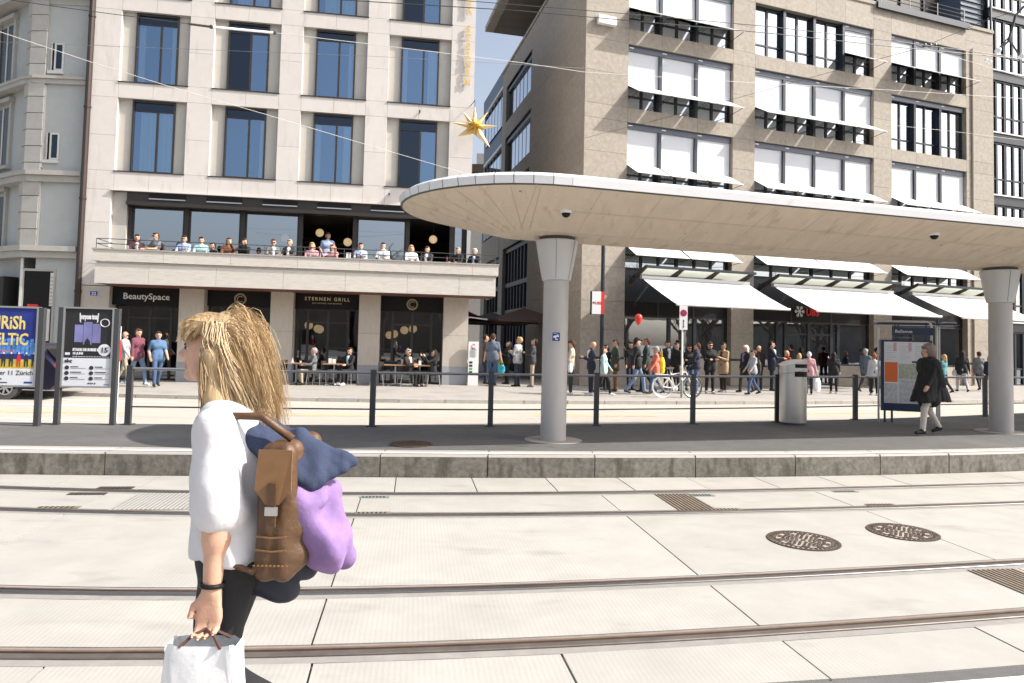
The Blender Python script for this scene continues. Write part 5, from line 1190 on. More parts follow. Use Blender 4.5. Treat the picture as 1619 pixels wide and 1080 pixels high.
for y in (.12, 1.54): b = MB(); b.box(1.16, 1.235, y - .1, y + .1, .72, .92, m_red); b.build('tail_light', t)
b = MB(); b.box(1.235, 1.25, .58, 1.08, .55, .66, m_wsign); b.build('number_plate', t)
b = MB(); b.lathe([(.001, .01), (.055, .01), (.06, 0)], m_alu, 16, cap=False); eo = b.build('badge', t, loc=(1.232, .83, .80)); eo.rotation_euler = (0, R(90), 0)
b = MB(); b.box(1.2, 1.27, .02, 1.64, .34, .50, m_gasket); b.build('bumper', t)

# ================================================================ OVERHEAD WIRES
def wire(label, pts, r, m, sag=.0, group='overhead tram wires'):
    P = [at(x_, y_, Y_) for x_, y_, Y_ in pts]; Q = []
    for a, c in zip(P, P[1:]):
        for k in range(8): t_ = k / 8; q = a.lerp(c, t_); q.z -= sag * 4 * t_ * (1 - t_); Q.append(q)
    Q.append(P[-1]); b = MB(); b.tube(Q, r, m, 5); return tag(b.build('overhead_wire'), label, 'wire', group)
wire('dark span wire with white insulator rod across the hotel windows', [(-60, -14, 9), (26, 1.5, 9), (145, 18, 9), (320, 40.5, 9.5)], 0.0050, m_wire)
wire('grey span wire continuing right from the white insulator over the hotel', [(434, 52, 10), (582, 69.5, 10.6), (693, 83, 11), (820, 98.6, 11.6), (924, 114, 12), (1158, 129, 13), (1400, 142, 14.5), (1680, 160, 16)], 0.0050, m_wirew)
wire('thin dark contact wire crossing the top, upper of the pair', [(560, -16, 9), (740, 1.5, 9), (992, 22, 9.3), (1220, 42.5, 9.7), (1419, 66, 10.2), (1549, 83, 10.5), (1680, 99, 11)], 0.0053, m_wire)
wire('thin dark contact wire crossing the top, lower of the pair', [(420, -12, 7.6), (540, 0, 7.6), (820, 17, 7.8), (992, 32.4, 8.0), (1220, 53, 8.4), (1420, 75, 8.9), (1680, 99, 9.6)], 0.0053, m_wire)
wire('pale steel wire running diagonally down across the hotel', [(-60, 31, 12), (0, 50.5, 12.3), (145, 98.6, 13.2), (270, 137.5, 14), (420, 181, 15.4), (560, 223, 17.2), (700, 264, 19.5), (760, 280, 21)], 0.0062, m_wirew)
wire('thin grey wire nearly level across the upper hotel windows', [(-60, 64, 13), (15.6, 67, 13), (420, 82.5, 13.5), (600, 89.5, 13.8), (820, 102, 14.2), (924, 108, 14.4)], 0.0037, m_rail)
wire('dark stay wire rising right from the alley over the bank front', [(925, 218, 20), (1050, 187, 17), (1220, 140, 14.4), (1324, 111, 13), (1458, 75, 11.5), (1549, 36, 10.5), (1690, -10, 9.5)], 0.0043, m_wire)
wire('pale stay wire falling right from the wire crossing', [(1458, 74, 10.4), (1502, 88, 11.2), (1611, 120.6, 12.5), (1700, 146, 13.5)], 0.0043, m_wirew)
wire('thin pale wire level over the second bank window row', [(1400, 197, 17), (1500, 207, 17.5), (1619, 222, 18), (1700, 232, 18)], 0.0043, m_wirew)
b = MB(); P = [at(334, 42.5, 9.5), at(434, 52, 10)]; b.tube(P, .018, m_wsign, 8); b.ball(P[0], .03, m_wire, 8); b.ball(P[1], .03, m_wire, 8); tag(b.build('wire_insulator'), 'white insulator rod in the span wire before the hotel', 'insulator')
b = MB(); P = [at(298, 37.8, 9.4), at(334, 42.5, 9.5)]; b.tube(P, .016, m_iron, 6); tag(b.build('turnbuckle'), 'dark turnbuckle left of the white insulator rod', 'wire fitting')
b = MB(); q = at(1470, 72, 10.4)
for dx, dz in ((0, 0), (.10, .02), (-.10, -.01), (1.1, -.07), (1.18, -.09)): b.ball(q + Vector((dx, dx * .3, dz)), .032, m_wire if abs(dx) < .5 else m_wsign, 8)
b.tube([q + Vector((-.12, -.03, -.03)), q + Vector((.12, .03, .03))], .018, m_wire, 6); tag(b.build('wire_clamp'), 'dark clamp where wires cross before the bank\'s right bay', 'wire fitting')
b = MB(); q = at(1596, 60, 9.5); w0 = [at(1619, 10, 9.5), at(1606, 24, 9.5), at(1594, 66, 9.5), at(1576, 80, 9.5)]; b.tube(w0, .018, m_wire, 6); b.tube([at(1576, 80, 9.5), at(1594, 60, 9.5), at(1612, 88, 9.5)], .014, m_wire, 6); b.ball(at(1578, 80, 9.5), .045, m_wsign, 8); b.ball(at(1615, 89, 9.5), .045, m_wsign, 8); tag(b.build('wire_hanger'), 'dark wire hanger with pale insulators in the upper right corner', 'wire fitting')

# bare trees on the near side of the square, seen only mirrored in the shop panes
m_bark = M('bark', (0.10, 0.08, 0.06), 0.9)
def bare_tree(x_, y_, h, label):
    t = thing('bare_tree', label, 'tree', (x_, y_, 0), group='bare trees on the near side of the square')
    tr, br = MB(), MB()
    def grow(p, d, L_, r, lv):
        q = p + d * L_; (tr if lv == 0 else br).tube([p, p.lerp(q, .5) + Vector((random.uniform(-.1, .1) * L_ * .3, random.uniform(-.1, .1) * L_ * .3, 0)), q], r, m_bark, 6 if lv < 2 else 3, r * .65, cap=False)
        if lv < 5:
            for k in range(3 if lv else 5):
                v = Vector((random.gauss(0, 1), random.gauss(0, 1), random.uniform(.1, 1.1))).normalized(); grow(q if k < 2 else p.lerp(q, random.uniform(.5, .95)), (d * .55 + v * .75).normalized(), L_ * random.uniform(.6, .78), r * .6, lv + 1)
    grow(Vector((0, 0, 0)), Vector((0, 0, 1)), h * .3, h * .022, 0); tr.build('trunk', t); br.build('branches', t)
for k, (x_, y_, h) in enumerate(((1.6, -25, 15), (34, 2, 11), (41, -4, 13), (47, 6, 12), (53, -2, 13), (58, 9, 12), (62, 1, 14), (28, -9, 12), (12, -28, 12), (38, 8, 9), (44, 1, 10), (51, 11, 11), (66, 14, 12), (70, 4, 13), (31, -3, 9))): bare_tree(x_, y_, h, 'bare branching tree standing behind the viewer on the near side')
m_far = M('unseen_house_wall', (0.22, 0.19, 0.16), 0.9, var=0.25, vs=0.35)  # unseen houses added to block the low bright sky in the panes
for k, (x0, y0, x1, y1, h) in enumerate(((92, -34, 104, 2, 5.5), (92, 3, 104, 30, 5.0), (-30, -62, 0, -52, 8), (1, -62, 34, -52, 9), (35, -60, 70, -50, 8.5))):
    t = thing('unseen_row_house', 'dark row house standing behind the viewer across the square', 'building', ((x0 + x1) / 2, (y0 + y1) / 2, 0), 0, 'houses behind the viewer')
    b = MB(); b.box(x0 - (x0 + x1) / 2, x1 - (x0 + x1) / 2, y0 - (y0 + y1) / 2, y1 - (y0 + y1) / 2, -.1, h, m_far); b.build('wall', t)
    b = MB(); b.box((x0 - x1) / 2 - .3, (x1 - x0) / 2 + .3, (y0 - y1) / 2 - .3, (y1 - y0) / 2 + .3, h, h + .5, m_iron); b.build('roof', t)
# ================================================================ PEOPLE
def surf_nets(D, ID, org, vx):
    s = D < 0; nx, ny, nz = D.shape
    c = np.zeros((nx - 1, ny - 1, nz - 1), np.int8)
    for i in (0, 1):
        for j in (0, 1):
            for k in (0, 1): c += s[i:nx - 1 + i, j:ny - 1 + j, k:nz - 1 + k]
    act = (c > 0) & (c < 8); idx = np.full(act.shape, -1, np.int64); idx[act] = np.arange(act.sum())
    ci = np.argwhere(act); acc = np.zeros((len(ci), 3)); cnt = np.zeros(len(ci))
    cor = [(i, j, k) for i in (0, 1) for j in (0, 1) for k in (0, 1)]
    for a in range(8):
        for b_ in range(a + 1, 8):
            A, B_ = np.array(cor[a]), np.array(cor[b_])
            if np.abs(A - B_).sum() != 1: continue
            d0 = D[tuple((ci + A).T)]; d1 = D[tuple((ci + B_).T)]; m = (d0 < 0) != (d1 < 0)
            t = np.where(m, d0 / np.where(m, d0 - d1, 1), 0); acc[m] += (A + (B_ - A) * t[:, None])[m]; cnt[m] += 1
    V = org + (ci + acc / cnt[:, None]) * vx
    vid = ID[tuple((ci + 0).T)]
    F = []
    for ax in range(3):
        sl0 = [slice(None)] * 3; sl1 = [slice(None)] * 3; sl0[ax] = slice(0, -1); sl1[ax] = slice(1, None)
        e = s[tuple(sl0)] != s[tuple(sl1)]; q = np.argwhere(e); u, w_ = (ax + 1) % 3, (ax + 2) % 3
        ok = (q[:, u] > 0) & (q[:, w_] > 0) & (q[:, u] < D.shape[u] - 1) & (q[:, w_] < D.shape[w_] - 1); q = q[ok]
        def cell(du, dw): r = q.copy(); r[:, u] -= du; r[:, w_] -= dw; return idx[tuple(r.T)]
        f = np.stack([cell(1, 1), cell(0, 1), cell(0, 0), cell(1, 0)], 1); flip = ~s[tuple(q.T)]; f[flip] = f[flip][:, ::-1]; F.append(f)
    return V, np.concatenate(F), vid
def sdf_mesh(prims, vx, mats, name, cut=None, wob=0.0):
    pts = np.array([p for q in prims for p in (q[0], q[1])]); rm = max(max(q[2], q[3]) for q in prims)
    lo_ = pts.min(0) - rm - 3 * vx; hi_ = pts.max(0) + rm + 3 * vx; n = np.ceil((hi_ - lo_) / vx).astype(int) + 1
    D = np.full(n, .3, np.float32); DR = np.full(n, 9., np.float32); ID = np.zeros(n, np.int16)
    for a, b_, ra, rb, mi, k in prims:
        a = np.array(a, float); b_ = np.array(b_, float); mg = max(ra, rb) + k + 3 * vx
        i0 = np.maximum(((np.minimum(a, b_) - mg - lo_) / vx).astype(int), 0); i1 = np.minimum(((np.maximum(a, b_) + mg - lo_) / vx).astype(int) + 2, n)
        ax = [lo_[d] + np.arange(i0[d], i1[d]) * vx for d in range(3)]; X, Y, Z = np.meshgrid(*ax, indexing='ij')
        ba = b_ - a; L2 = max(ba @ ba, 1e-9); h = np.clip(((X - a[0]) * ba[0] + (Y - a[1]) * ba[1] + (Z - a[2]) * ba[2]) / L2, 0, 1)
        d = np.sqrt((X - a[0] - h * ba[0]) ** 2 + (Y - a[1] - h * ba[1]) ** 2 + (Z - a[2] - h * ba[2]) ** 2) - (ra + (rb - ra) * h)
        sl = tuple(slice(i0[q], i1[q]) for q in range(3)); Ds = D[sl]
        g = np.clip(.5 + .5 * (Ds - d) / k, 0, 1); D[sl] = Ds * (1 - g) + d * g - k * g * (1 - g)
        m = d < DR[sl]; IDs = ID[sl]; IDs[m] = mi; ID[sl] = IDs; DR[sl] = np.minimum(DR[sl], d)
    if cut is not None: D = np.maximum(D, (cut - (lo_[2] + np.arange(n[2]) * vx))[None, None, :]).astype(np.float32)
    if wob:                                             # cloth folds: a few slow waves through the volume
        ax = [lo_[d] + np.arange(n[d]) * vx for d in range(3)]; X, Y, Z = np.meshgrid(*ax, indexing='ij'); rs = np.random.RandomState(len(prims))
        for q in range(7):
            kx, ky, kz = rs.normal(0, 1, 3) * (38 if q > 2 else 20); D = D + (wob / (1.5 if q > 2 else 1)) * np.sin(kx * X + ky * Y + kz * .55 * Z + rs.uniform(0, 6)).astype(np.float32)
    V, F, vid = surf_nets(D, ID, lo_, vx)
    me = bpy.data.meshes.new(name); me.vertices.add(len(V)); me.vertices.foreach_set('co', V.astype(np.float32).ravel())
    me.loops.add(F.size); me.loops.foreach_set('vertex_index', F.astype(np.int32).ravel()); me.polygons.add(len(F)); me.polygons.foreach_set('loop_start', np.arange(0, F.size, 4, dtype=np.int32))
    try: me.polygons.foreach_set('loop_total', np.full(len(F), 4, np.int32))
    except Exception: pass
    for m in mats: me.materials.append(m)
    fm = np.median(vid[F], axis=1).astype(np.int32) if False else vid[F[:, 0]].astype(np.int32)
    me.polygons.foreach_set('material_index', fm); me.polygons.foreach_set('use_smooth', np.ones(len(F), bool)); me.update(calc_edges=True); me.validate(); return me
CLR = {'black': (.012, .012, .013), 'navy': (.018, .022, .045), 'dgrey': (.045, .045, .05), 'grey': (.17, .17, .175), 'lgrey': (.40, .40, .41), 'white': (.75, .75, .74), 'jeans': (.06, .10, .20), 'djeans': (.022, .032, .06), 'ljeans': (.16, .24, .36), 'green': (.045, .055, .038),
       'dgreen': (.02, .035, .03), 'ochre': (.20, .085, .025), 'khaki': (.38, .32, .24), 'beige': (.46, .40, .31), 'cream': (.60, .55, .48), 'coral': (.80, .22, .16), 'teal': (.10, .28, .30), 'pteal': (.34, .52, .54), 'brown': (.07, .035, .022), 'dbrown': (.03, .017, .012), 'maroon': (.16, .045, .07), 'dmaroon': (.06, .014, .018),
       'pblue': (.36, .44, .62), 'blue': (.16, .25, .46), 'slate': (.11, .14, .19), 'pink': (.55, .30, .32), 'purple': (.20, .14, .32), 'bluetee': (.08, .15, .27), 'tan': (.42, .30, .18), 'red': (.40, .03, .04), 'yellow': (.80, .62, .03), 'rust': (.22, .08, .03),
       'hblond': (.46, .32, .15), 'hbrown': (.06, .03, .015), 'hdark': (.016, .011, .009), 'hgrey': (.30, .29, .28), 'hfur': (.19, .15, .125), 'hwhite': (.66, .64, .60), 'hred': (.28, .09, .03), 'skin': (.56, .32, .22), 'skin2': (.44, .235, .155), 'skin3': (.62, .38, .28)}
def cm(n): return M('cloth_' + n if n[0] != 'h' and not n.startswith('skin') else n, CLR[n], .85 if not n.startswith('skin') else .5, var=.10, vs=14)
def rx(v, o, a):                                        # turn point v about o in the walking plane (y, z)
    c, s = math.cos(a), math.sin(a); y, z = v[1] - o[1], v[2] - o[2]; return (v[0], o[1] + c * y - s * z, o[2] + s * y + c * z)
def add(a, b_): return tuple(x_ + y_ for x_, y_ in zip(a, b_))
def limb(o, a1, l1, a2, l2, dx=0.0):                    # hanging two-part limb, angles forward from straight down
    k = (o[0] + dx * .5, o[1] - math.sin(a1) * l1, o[2] - math.cos(a1) * l1); return k, (k[0] + dx * .5, k[1] - math.sin(a2) * l2, k[2] - math.cos(a2) * l2)
def body_prims(pose, arms, hem, sleeve, head_down=0.0, lean=0.0, girth=1.0, skirt=None, lapel=False):
    # material slots: 0 skin, 1 top, 2 bottom, 3 shoes, 4 second top colour
    P = []; sit = pose == 'sit'
    hz = .50 if sit else .93
    dz = hz - .93
    J = lambda x_, y_, z_: (x_, y_ - lean * (z_ + dz - hz), z_ + dz)
    cap = lambda a, b_, ra, rb, m, k=.02: P.append((a, b_, ra, rb, m, k))
    g = girth
    cap(J(-.075, 0, .95), J(.075, 0, .95), .118 * g, .118 * g, 2, .03)
    cap(J(-.065 * g, 0, 1.08), J(.065 * g, 0, 1.08), .115 * g, .115 * g, 1, .05); cap(J(-.085, 0, 1.30), J(.085, 0, 1.30), .122 * g, .122 * g, 1, .05); cap(J(-.15, .012, 1.425), J(.15, .012, 1.425), .066, .066, 1, .05); cap(J(0, .01, 1.1), J(0, .015, 1.42), .11 * g, .10 * g, 1, .04)
    if lapel: cap(J(0, -.09 * g, 1.42), J(0, -.115 * g, 1.16), .05, .03, 4, .01)
    if hem is not None and not sit: cap(J(-.07, 0, 1.0), J(-.085, 0, hem), .125 * g, .13 * g, 1, .04); cap(J(.07, 0, 1.0), J(.085, 0, hem), .125 * g, .13 * g, 1, .04)
    else: cap(J(-.07, 0, 1.0), J(.07, 0, 1.0), .122 * g, .122 * g, 1, .03)
    for s in (-1, 1):
        hip = J(.088 * s, 0, .92)
        if sit:
            knee = (.10 * s, hip[1] - .43, hip[2] + .02); ank = (.10 * s + .02 * s, knee[1] + .03, .09)
        else:
            a1, a2 = {'stand': (.02, -.02), 'walk': ((.42, .12) if s > 0 else (-.22, -.62)), 'walk2': ((.30, .05) if s < 0 else (-.20, -.50)), 'ease': ((.06, 0) if s > 0 else (-.05, -.10))}[pose]
            knee, ank = limb(hip, a1, .44, a2, .41, .012 * s)
        cap(hip, knee, .088, .064, 2); cap(knee, ank, .062, .05, 2)
        ty = -.155; tz = -.035
        if pose in ('walk', 'walk2') and a2 < -.3: tz = -.085; ty = -.12
        cap(add(ank, (0, .035, -.035)), add(ank, (.012 * s, ty, tz - .012 if tz > -.05 else tz)), .042, .036, 3, .015)
    for s in (-1, 1):
        sh = J(.185, .012, 1.415); sh = (sh[0] * s, sh[1], sh[2]); A = arms if isinstance(arms, str) else arms[0 if s < 0 else 1]
        a1, a2, dx, inn = {'down': (.05, .18, .06, 0), 'swing': (.35, .65, .05, 0), 'back': (-.35, -.05, .05, 0), 'phone': (.25, 1.95, .05, .16), 'cross': (.30, 1.62, .04, .30), 'ear': (.9, 2.9, .05, .06), 'table': (.55, 1.5, .05, .10), 'hip': (-.15, .35, .16, .15), 'pocket': (-.12, .35, .13, .10), 'bag': (.03, .08, .10, 0), 'wave': (1.2, 2.6, .1, 0)}[A]
        el, wr = limb(sh, a1, .285, a2, .25, dx * s); wr = (wr[0] - inn * s, wr[1], wr[2])
        cap(sh, el, .056 * (1 if sleeve != 'none' else .85), .047, 1 if sleeve != 'none' else 0)
        cap(el, wr, .046, .036, 1 if sleeve == 'long' else 0)
        d = np.array(wr) - np.array(el); d = d / (np.linalg.norm(d) + 1e-6); w1 = tuple(np.array(wr) + d * .045); w2 = tuple(np.array(wr) + d * .10)
        cap(wr, w1, .036, .036, 0, .012); cap(w1, w2, .034, .018, 0, .012)
        side = np.cross(d, (1, 0, 0)); cap(w1, tuple(np.array(w1) + d * .035 + np.array((-.025 * s, -.02, 0))), .016, .011, 0, .008)
    # neck and head, with nose, chin, ears
    nk = J(0, .02, 1.46); hd = J(0, -.01, 1.63)
    hp = [((0, .012, 1.615), (0, .015, 1.665), .083, .088), ((0, -.02, 1.58), (0, -.03, 1.56), .062, .048), ((0, -.098, 1.625), (0, -.112, 1.602), .012, .016), ((-.088, .01, 1.61), (-.088, .012, 1.635), .014, .016), ((.088, .01, 1.61), (.088, .012, 1.635), .014, .016), ((-.03, -.075, 1.655), (.03, -.075, 1.655), .022, .022), ((-.014, -.086, 1.572), (.014, -.086, 1.572), .012, .012)]
    piv = (0, .02, 1.52)
    def hj(v): v = rx(v, piv, head_down); return J(*v)
    cap(nk, hj((0, .015, 1.56)), .055, .052, 0, .02)
    for a, b_, ra, rb in hp: cap(hj(a), hj(b_), ra, rb, 0, .015)
    return P, hj, J
def hair_prims(style, hj):
    c = lambda a, b_, ra, rb, k=.02: (hj(a), hj(b_), ra, rb, 0, k)
    if style == 'bald': return [c((-.08, .03, 1.62), (.08, .03, 1.62), .018, .018), c((0, .085, 1.60), (0, .09, 1.64), .022, .02)]
    H_ = [c((0, .03, 1.68), (0, .035, 1.70), .086, .080), c((0, .055, 1.62), (0, .06, 1.66), .076, .08), c((-.07, .03, 1.655), (.07, .03, 1.655), .034, .034), c((-.045, -.055, 1.72), (.045, -.055, 1.72), .030, .030)]
    if style == 'long': H_ += [c((0, .075, 1.62), (0, .10, 1.44), .075, .055), c((-.075, .045, 1.63), (-.08, .04, 1.46), .036, .03), c((.075, .045, 1.63), (.08, .04, 1.46), .036, .03)]
    if style == 'bun': H_ += [c((0, .12, 1.68), (0, .13, 1.70), .05, .045)]
    if style == 'bob': H_ += [c((0, .07, 1.62), (0, .075, 1.54), .082, .07), c((-.08, .03, 1.62), (-.082, .015, 1.54), .036, .034), c((.08, .03, 1.62), (.082, .015, 1.54), .036, .034)]
    if style == 'fluffy': H_ += [c((0, .04, 1.66), (0, .05, 1.70), .118, .11), c((-.07, .04, 1.60), (.07, .04, 1.60), .085, .085), c((0, .09, 1.58), (0, .09, 1.64), .09, .10)]
    if style == 'cap': H_ += [c((0, .02, 1.715), (0, .03, 1.72), .088, .08), c((0, -.07, 1.705), (0, -.14, 1.70), .035, .02)]
    if style == 'hood': H_ += [c((0, .05, 1.66), (0, .06, 1.60), .105, .11), c((0, .07, 1.5), (0, .06, 1.46), .11, .12)]
    return H_
PEOPLE = {}
def person(key, label, base, rot, h, pose, arms, top, bottom, hair, style='short', shoes='black', skin='skin', hem=.90, sleeve='long', down=0.0, lean=.0, girth=1.0, top2='white', lapel=False, glasses=False, vx=.023, group=None):
    sc = h / 1.75; base = Vector(base)
    t = thing('person', label, 'person', base, R(rot), group)
    P, hj, J = body_prims(pose, arms, hem, sleeve, down, lean, girth, lapel=lapel)
    sp = lambda Q: [(tuple(np.array(a) * sc), tuple(np.array(b_) * sc), ra * sc, rb * sc, m, k * sc) for a, b_, ra, rb, m, k in Q]
    me = sdf_mesh(sp(P), vx, [cm(skin), cm(top), cm(bottom), cm(shoes), cm(top2)], 'body'); put('body', me, t)
    hm = sdf_mesh(sp(hair_prims(style, hj)), vx * .85, [cm(hair)], 'hair'); put('hair', hm, t)
    b = MB()
    if glasses:
        for s in (-1, 1): q = Vector(hj((.034 * s, -.098, 1.638))) * sc; b.box(q.x - .028, q.x + .028, q.y - .008, q.y + .006, q.z - .016, q.z + .016, m_black)
        b.build('sunglasses', t)
    PEOPLE[key] = (t, sc, hj, J); return t
def P_(key, label, x_, yh, yf, rot, pose, arms, top, bottom, hair, z=.2, **kw):
    p = gp(x_, yf, z); hd = at(x_, yh, p.y).z; h = min(max(hd - z + .0, 1.30), 1.98)
    if 'hset' in kw: h = kw.pop('hset')
    return person(key, label, (p.x, p.y, z), rot, h, pose, arms, top, bottom, hair, **kw)
def local(key, v):                                      # a point of a person's own frame in the world
    t, sc, hj, J = PEOPLE[key]; return Matrix.Translation(t.location) @ Matrix.Rotation(t.rotation_euler[2], 4, 'Z') @ (Vector(v) * sc)
Q = 'people queueing and walking on the far pavement'
P_('p1', 'man in navy polo and jeans seen from behind at the alley mouth', 778, 528, 609, 172, 'ease', ('bag', 'bag'), 'slate', 'jeans', 'hbrown', group=Q, sleeve='short', girth=1.08)
P_('p2', 'man in brown jacket turned to the navy polo man', 767, 529.5, 607, 100, 'stand', 'cross', 'brown', 'djeans', 'hdark', group=Q)
P_('p3', 'person in white-patterned jacket looking down beside the grey parasol', 817.5, 533, 611, -120, 'stand', 'phone', 'lgrey', 'djeans', 'hblond', group=Q, down=-.35, top2='black', lapel=True)
P_('p3b', 'person in dark clothes in the shade under the grey parasol', 801, 540, 607, -70, 'stand', 'phone', 'black', 'black', 'hdark', group=Q, down=-.3, style='long')
P_('p4', 'man in dark grey jacket and khaki trousers left of the column', 841, 535.5, 612, -95, 'stand', 'phone', 'dgrey', 'khaki', 'hdark', group=Q, down=-.4, shoes='grey')
P_('p5', 'person in beige jacket right behind the canopy column', 902, 539, 624, -100, 'stand', 'phone', 'beige', 'dgreen', 'hbrown', group=Q, style='cap', shoes='white')
P_('p6', 'balding man in navy suit looking at a phone', 934, 540, 625, -85, 'stand', 'phone', 'navy', 'navy', 'hbrown', style='bald', shoes='white', down=-.35, group=Q, lapel=True)
P_('p7', 'walking woman with teal top, brown jacket and white shoes', 954, 549, 626.5, 75, 'walk', ('down', 'swing'), 'pteal', 'black', 'hbrown', style='long', shoes='white', hem=.86, group=Q, skin='skin3')
P_('p8', 'woman in black with dark bob behind the teal walker', 958, 545, 617, -60, 'stand', 'cross', 'black', 'black', 'hdark', style='bob', group=Q)
P_('p9', 'man in green jacket and ochre trousers facing left', 972, 537.5, 618.6, -80, 'ease', 'pocket', 'green', 'ochre', 'hdark', hem=.80, group=Q, girth=1.05, shoes='brown')
P_('p10', 'dark-haired woman in black behind the leather jacket man', 996, 541, 617, 30, 'stand', 'down', 'black', 'djeans', 'hdark', style='long', group=Q)
P_('p11', 'man in black leather jacket and worn jeans striding right', 1007, 535.5, 624, 80, 'walk', ('back', 'down'), 'black', 'ljeans', 'hdark', style='cap', shoes='dgrey', group=Q)
P_('p12', 'tall man in dark green jacket and black trousers', 1021, 535.5, 621, -100, 'walk2', 'down', 'dgreen', 'black', 'hbrown', hem=.84, group=Q, skin='skin2')
P_('p13', 'child in coral jacket and grey cap walking past the bicycle', 1036, 549, 624, -85, 'walk', 'swing', 'coral', 'jeans', 'hgrey', style='cap', hem=.82, group=Q)
P_('p14', 'man in navy jacket with light scarf before the shop window', 1055, 539.5, 616, 20, 'stand', 'pocket', 'navy', 'black', 'hbrown', group=Q, lapel=True)
P_('p15', 'man in black jacket left of the no-parking post', 1069, 542.5, 618, -60, 'stand', 'down', 'black', 'black', 'hbrown', group=Q)
P_('p16', 'woman in black with sunglasses right of the no-parking post', 1089, 546, 617, 10, 'stand', 'cross', 'black', 'jeans', 'hdark', style='bob', glasses=True, group=Q)
P_('p17', 'man in navy bomber jacket, white shirt hem and jeans', 1101, 543, 622.5, -110, 'stand', 'cross', 'navy', 'jeans', 'hbrown', hem=.92, group=Q, shoes='lgrey')
P_('p18', 'man all in black with sunglasses and crossed arms, white trainers', 1122, 541, 622, 5, 'ease', 'cross', 'black', 'black', 'hdark', style='short', glasses=True, shoes='white', hem=.84, group=Q, skin='skin2')
P_('p19', 'man in tan coat over maroon shirt and dark trousers', 1143, 542.5, 620, -55, 'ease', 'phone', 'tan', 'dbrown', 'hdark', hem=.74, top2='dmaroon', lapel=True, shoes='lgrey', group=Q, skin='skin2')
P_('p20', 'white-haired woman in dark coat with violet scarf', 1178, 546.5, 621, -70, 'walk2', 'down', 'black', 'dgrey', 'hwhite', style='bob', hem=.74, top2='purple', lapel=True, group=Q)
P_('p21', 'woman in pale grey jacket and jeans carrying a black backpack', 1190, 554, 625, -80, 'walk', 'swing', 'lgrey', 'jeans', 'hbrown', style='bun', group=Q)
P_('p22', 'man in brown pullover behind the pale grey jacket woman', 1199, 546.5, 617, -40, 'stand', 'down', 'dbrown', 'djeans', 'hbrown', style='bald', group=Q)
P_('p23', 'man in dark suit and tie holding papers, facing right', 1220, 540, 618, 75, 'stand', 'table', 'navy', 'navy', 'hdark', lapel=True, hem=.82, group=Q)
P_('p24', 'blonde woman in black and red half hidden by the steel bin', 1243, 555, 618, -60, 'stand', 'cross', 'red', 'black', 'hblond', style='bob', group=Q)
P_('p25', 'dark-haired man in black behind the steel bin', 1250, 545, 613, -150, 'stand', 'down', 'black', 'black', 'hdark', group=Q)
P_('p26', 'fair-haired person just right of the bin top, facing away', 1263.5, 559, 619, 150, 'stand', 'down', 'dgrey', 'black', 'hblond', style='bob', group=Q)
P_('p27', 'white-haired person in pink jacket carrying a white bag', 1279, 557, 624, 160, 'walk2', 'bag', 'pink', 'dgrey', 'hwhite', group=Q, hem=.84)
P_('p28', 'woman in black with white shoes phoning before the bank door', 1318, 557.5, 622, 165, 'ease', ('down', 'ear'), 'black', 'black', 'hdark', style='long', shoes='white', group=Q)
P_('p29', 'grey-haired man in slate suit left of the map stand', 1369, 552, 620, 120, 'walk2', 'down', 'slate', 'dgrey', 'hgrey', hem=.82, group=Q)
P_('p30', 'man in pale grey jacket and dark trousers beside the map stand', 1382, 559.5, 625, 170, 'ease', 'down', 'lgrey', 'black', 'hred', style='short', shoes='white', hem=.82, group=Q)
P_('p31', 'dark-haired person in red just left of the map stand', 1387.5, 550, 613, 60, 'stand', 'down', 'dmaroon', 'black', 'hdark', group=Q)
P_('p32', 'blonde person in teal jacket behind the black-coated walker', 1492, 561, 622, -150, 'walk', 'down', 'teal', 'djeans', 'hblond', style='long', group=Q)
P_('p33', 'woman in black jacket and pale trousers walking away', 1521.5, 555, 621, 165, 'walk', ('bag', 'down'), 'black', 'lgrey', 'hdark', style='long', group=Q, hem=.86)
P_('p34', 'man in grey jacket walking away near the second column', 1548, 556.5, 617, 170, 'walk2', 'down', 'grey', 'dgrey', 'hbrown', hem=.80, group=Q)
P_('p35', 'woman in navy with backpack beside the second column', 1565, 563, 619, 165, 'walk', 'down', 'navy', 'black', 'hred', style='bob', group=Q)
W3 = 'three men walking past the beauty shop'
P_('w1', 'bald man in grey shirt, leftmost of the three walking men', 195, 524.5, 606, 95, 'walk2', 'swing', 'lgrey', 'khaki', 'hbrown', style='bald', group=W3, glasses=True)
P_('w2', 'man in maroon sweater and light jeans, middle of three', 215.5, 520.5, 611, 70, 'walk', ('down', 'back'), 'maroon', 'ljeans', 'hbrown', shoes='white', group=W3)
P_('w3', 'man in blue t-shirt and jeans, rightmost of three', 247, 524.5, 612, 40, 'walk2', ('pocket', 'swing'), 'bluetee', 'jeans', 'hdark', sleeve='short', group=W3, shoes='dbrown')
# guests on the terrace
TG = 'guests sitting along the terrace parapet'
def terr(key, label, px, pyh, rot, arms, top, hair, **kw):
    q = None
    r = ray(px, pyh); n = Hn; out = kw.pop('out', .85); d = (H(0, out, 0) - EYE).dot(n) / r.dot(n); q = EYE + r * d
    hh = 1.72; zf = q.z - 1.32 * hh / 1.75
    person(key, label, (q.x, q.y, zf), rot, hh, 'sit', arms, top, kw.pop('bottom', 'djeans'), hair, group=TG, vx=.022, **kw)
terr('t1', 'dark-haired woman in patterned top, first at the terrace left', 217, 371, 30, 'table', 'dmaroon', 'hdark', style='bob', top2='lgrey', lapel=True)
terr('t2', 'man in grey t-shirt with sunglasses, second on the terrace', 246.5, 368.5, -25, 'table', 'grey', 'hbrown', sleeve='short', glasses=True, girth=1.1)
terr('t3', 'woman in denim shirt with sunglasses on the terrace', 291.5, 373, 5, 'table', 'pblue', 'hdark', style='long', glasses=True)
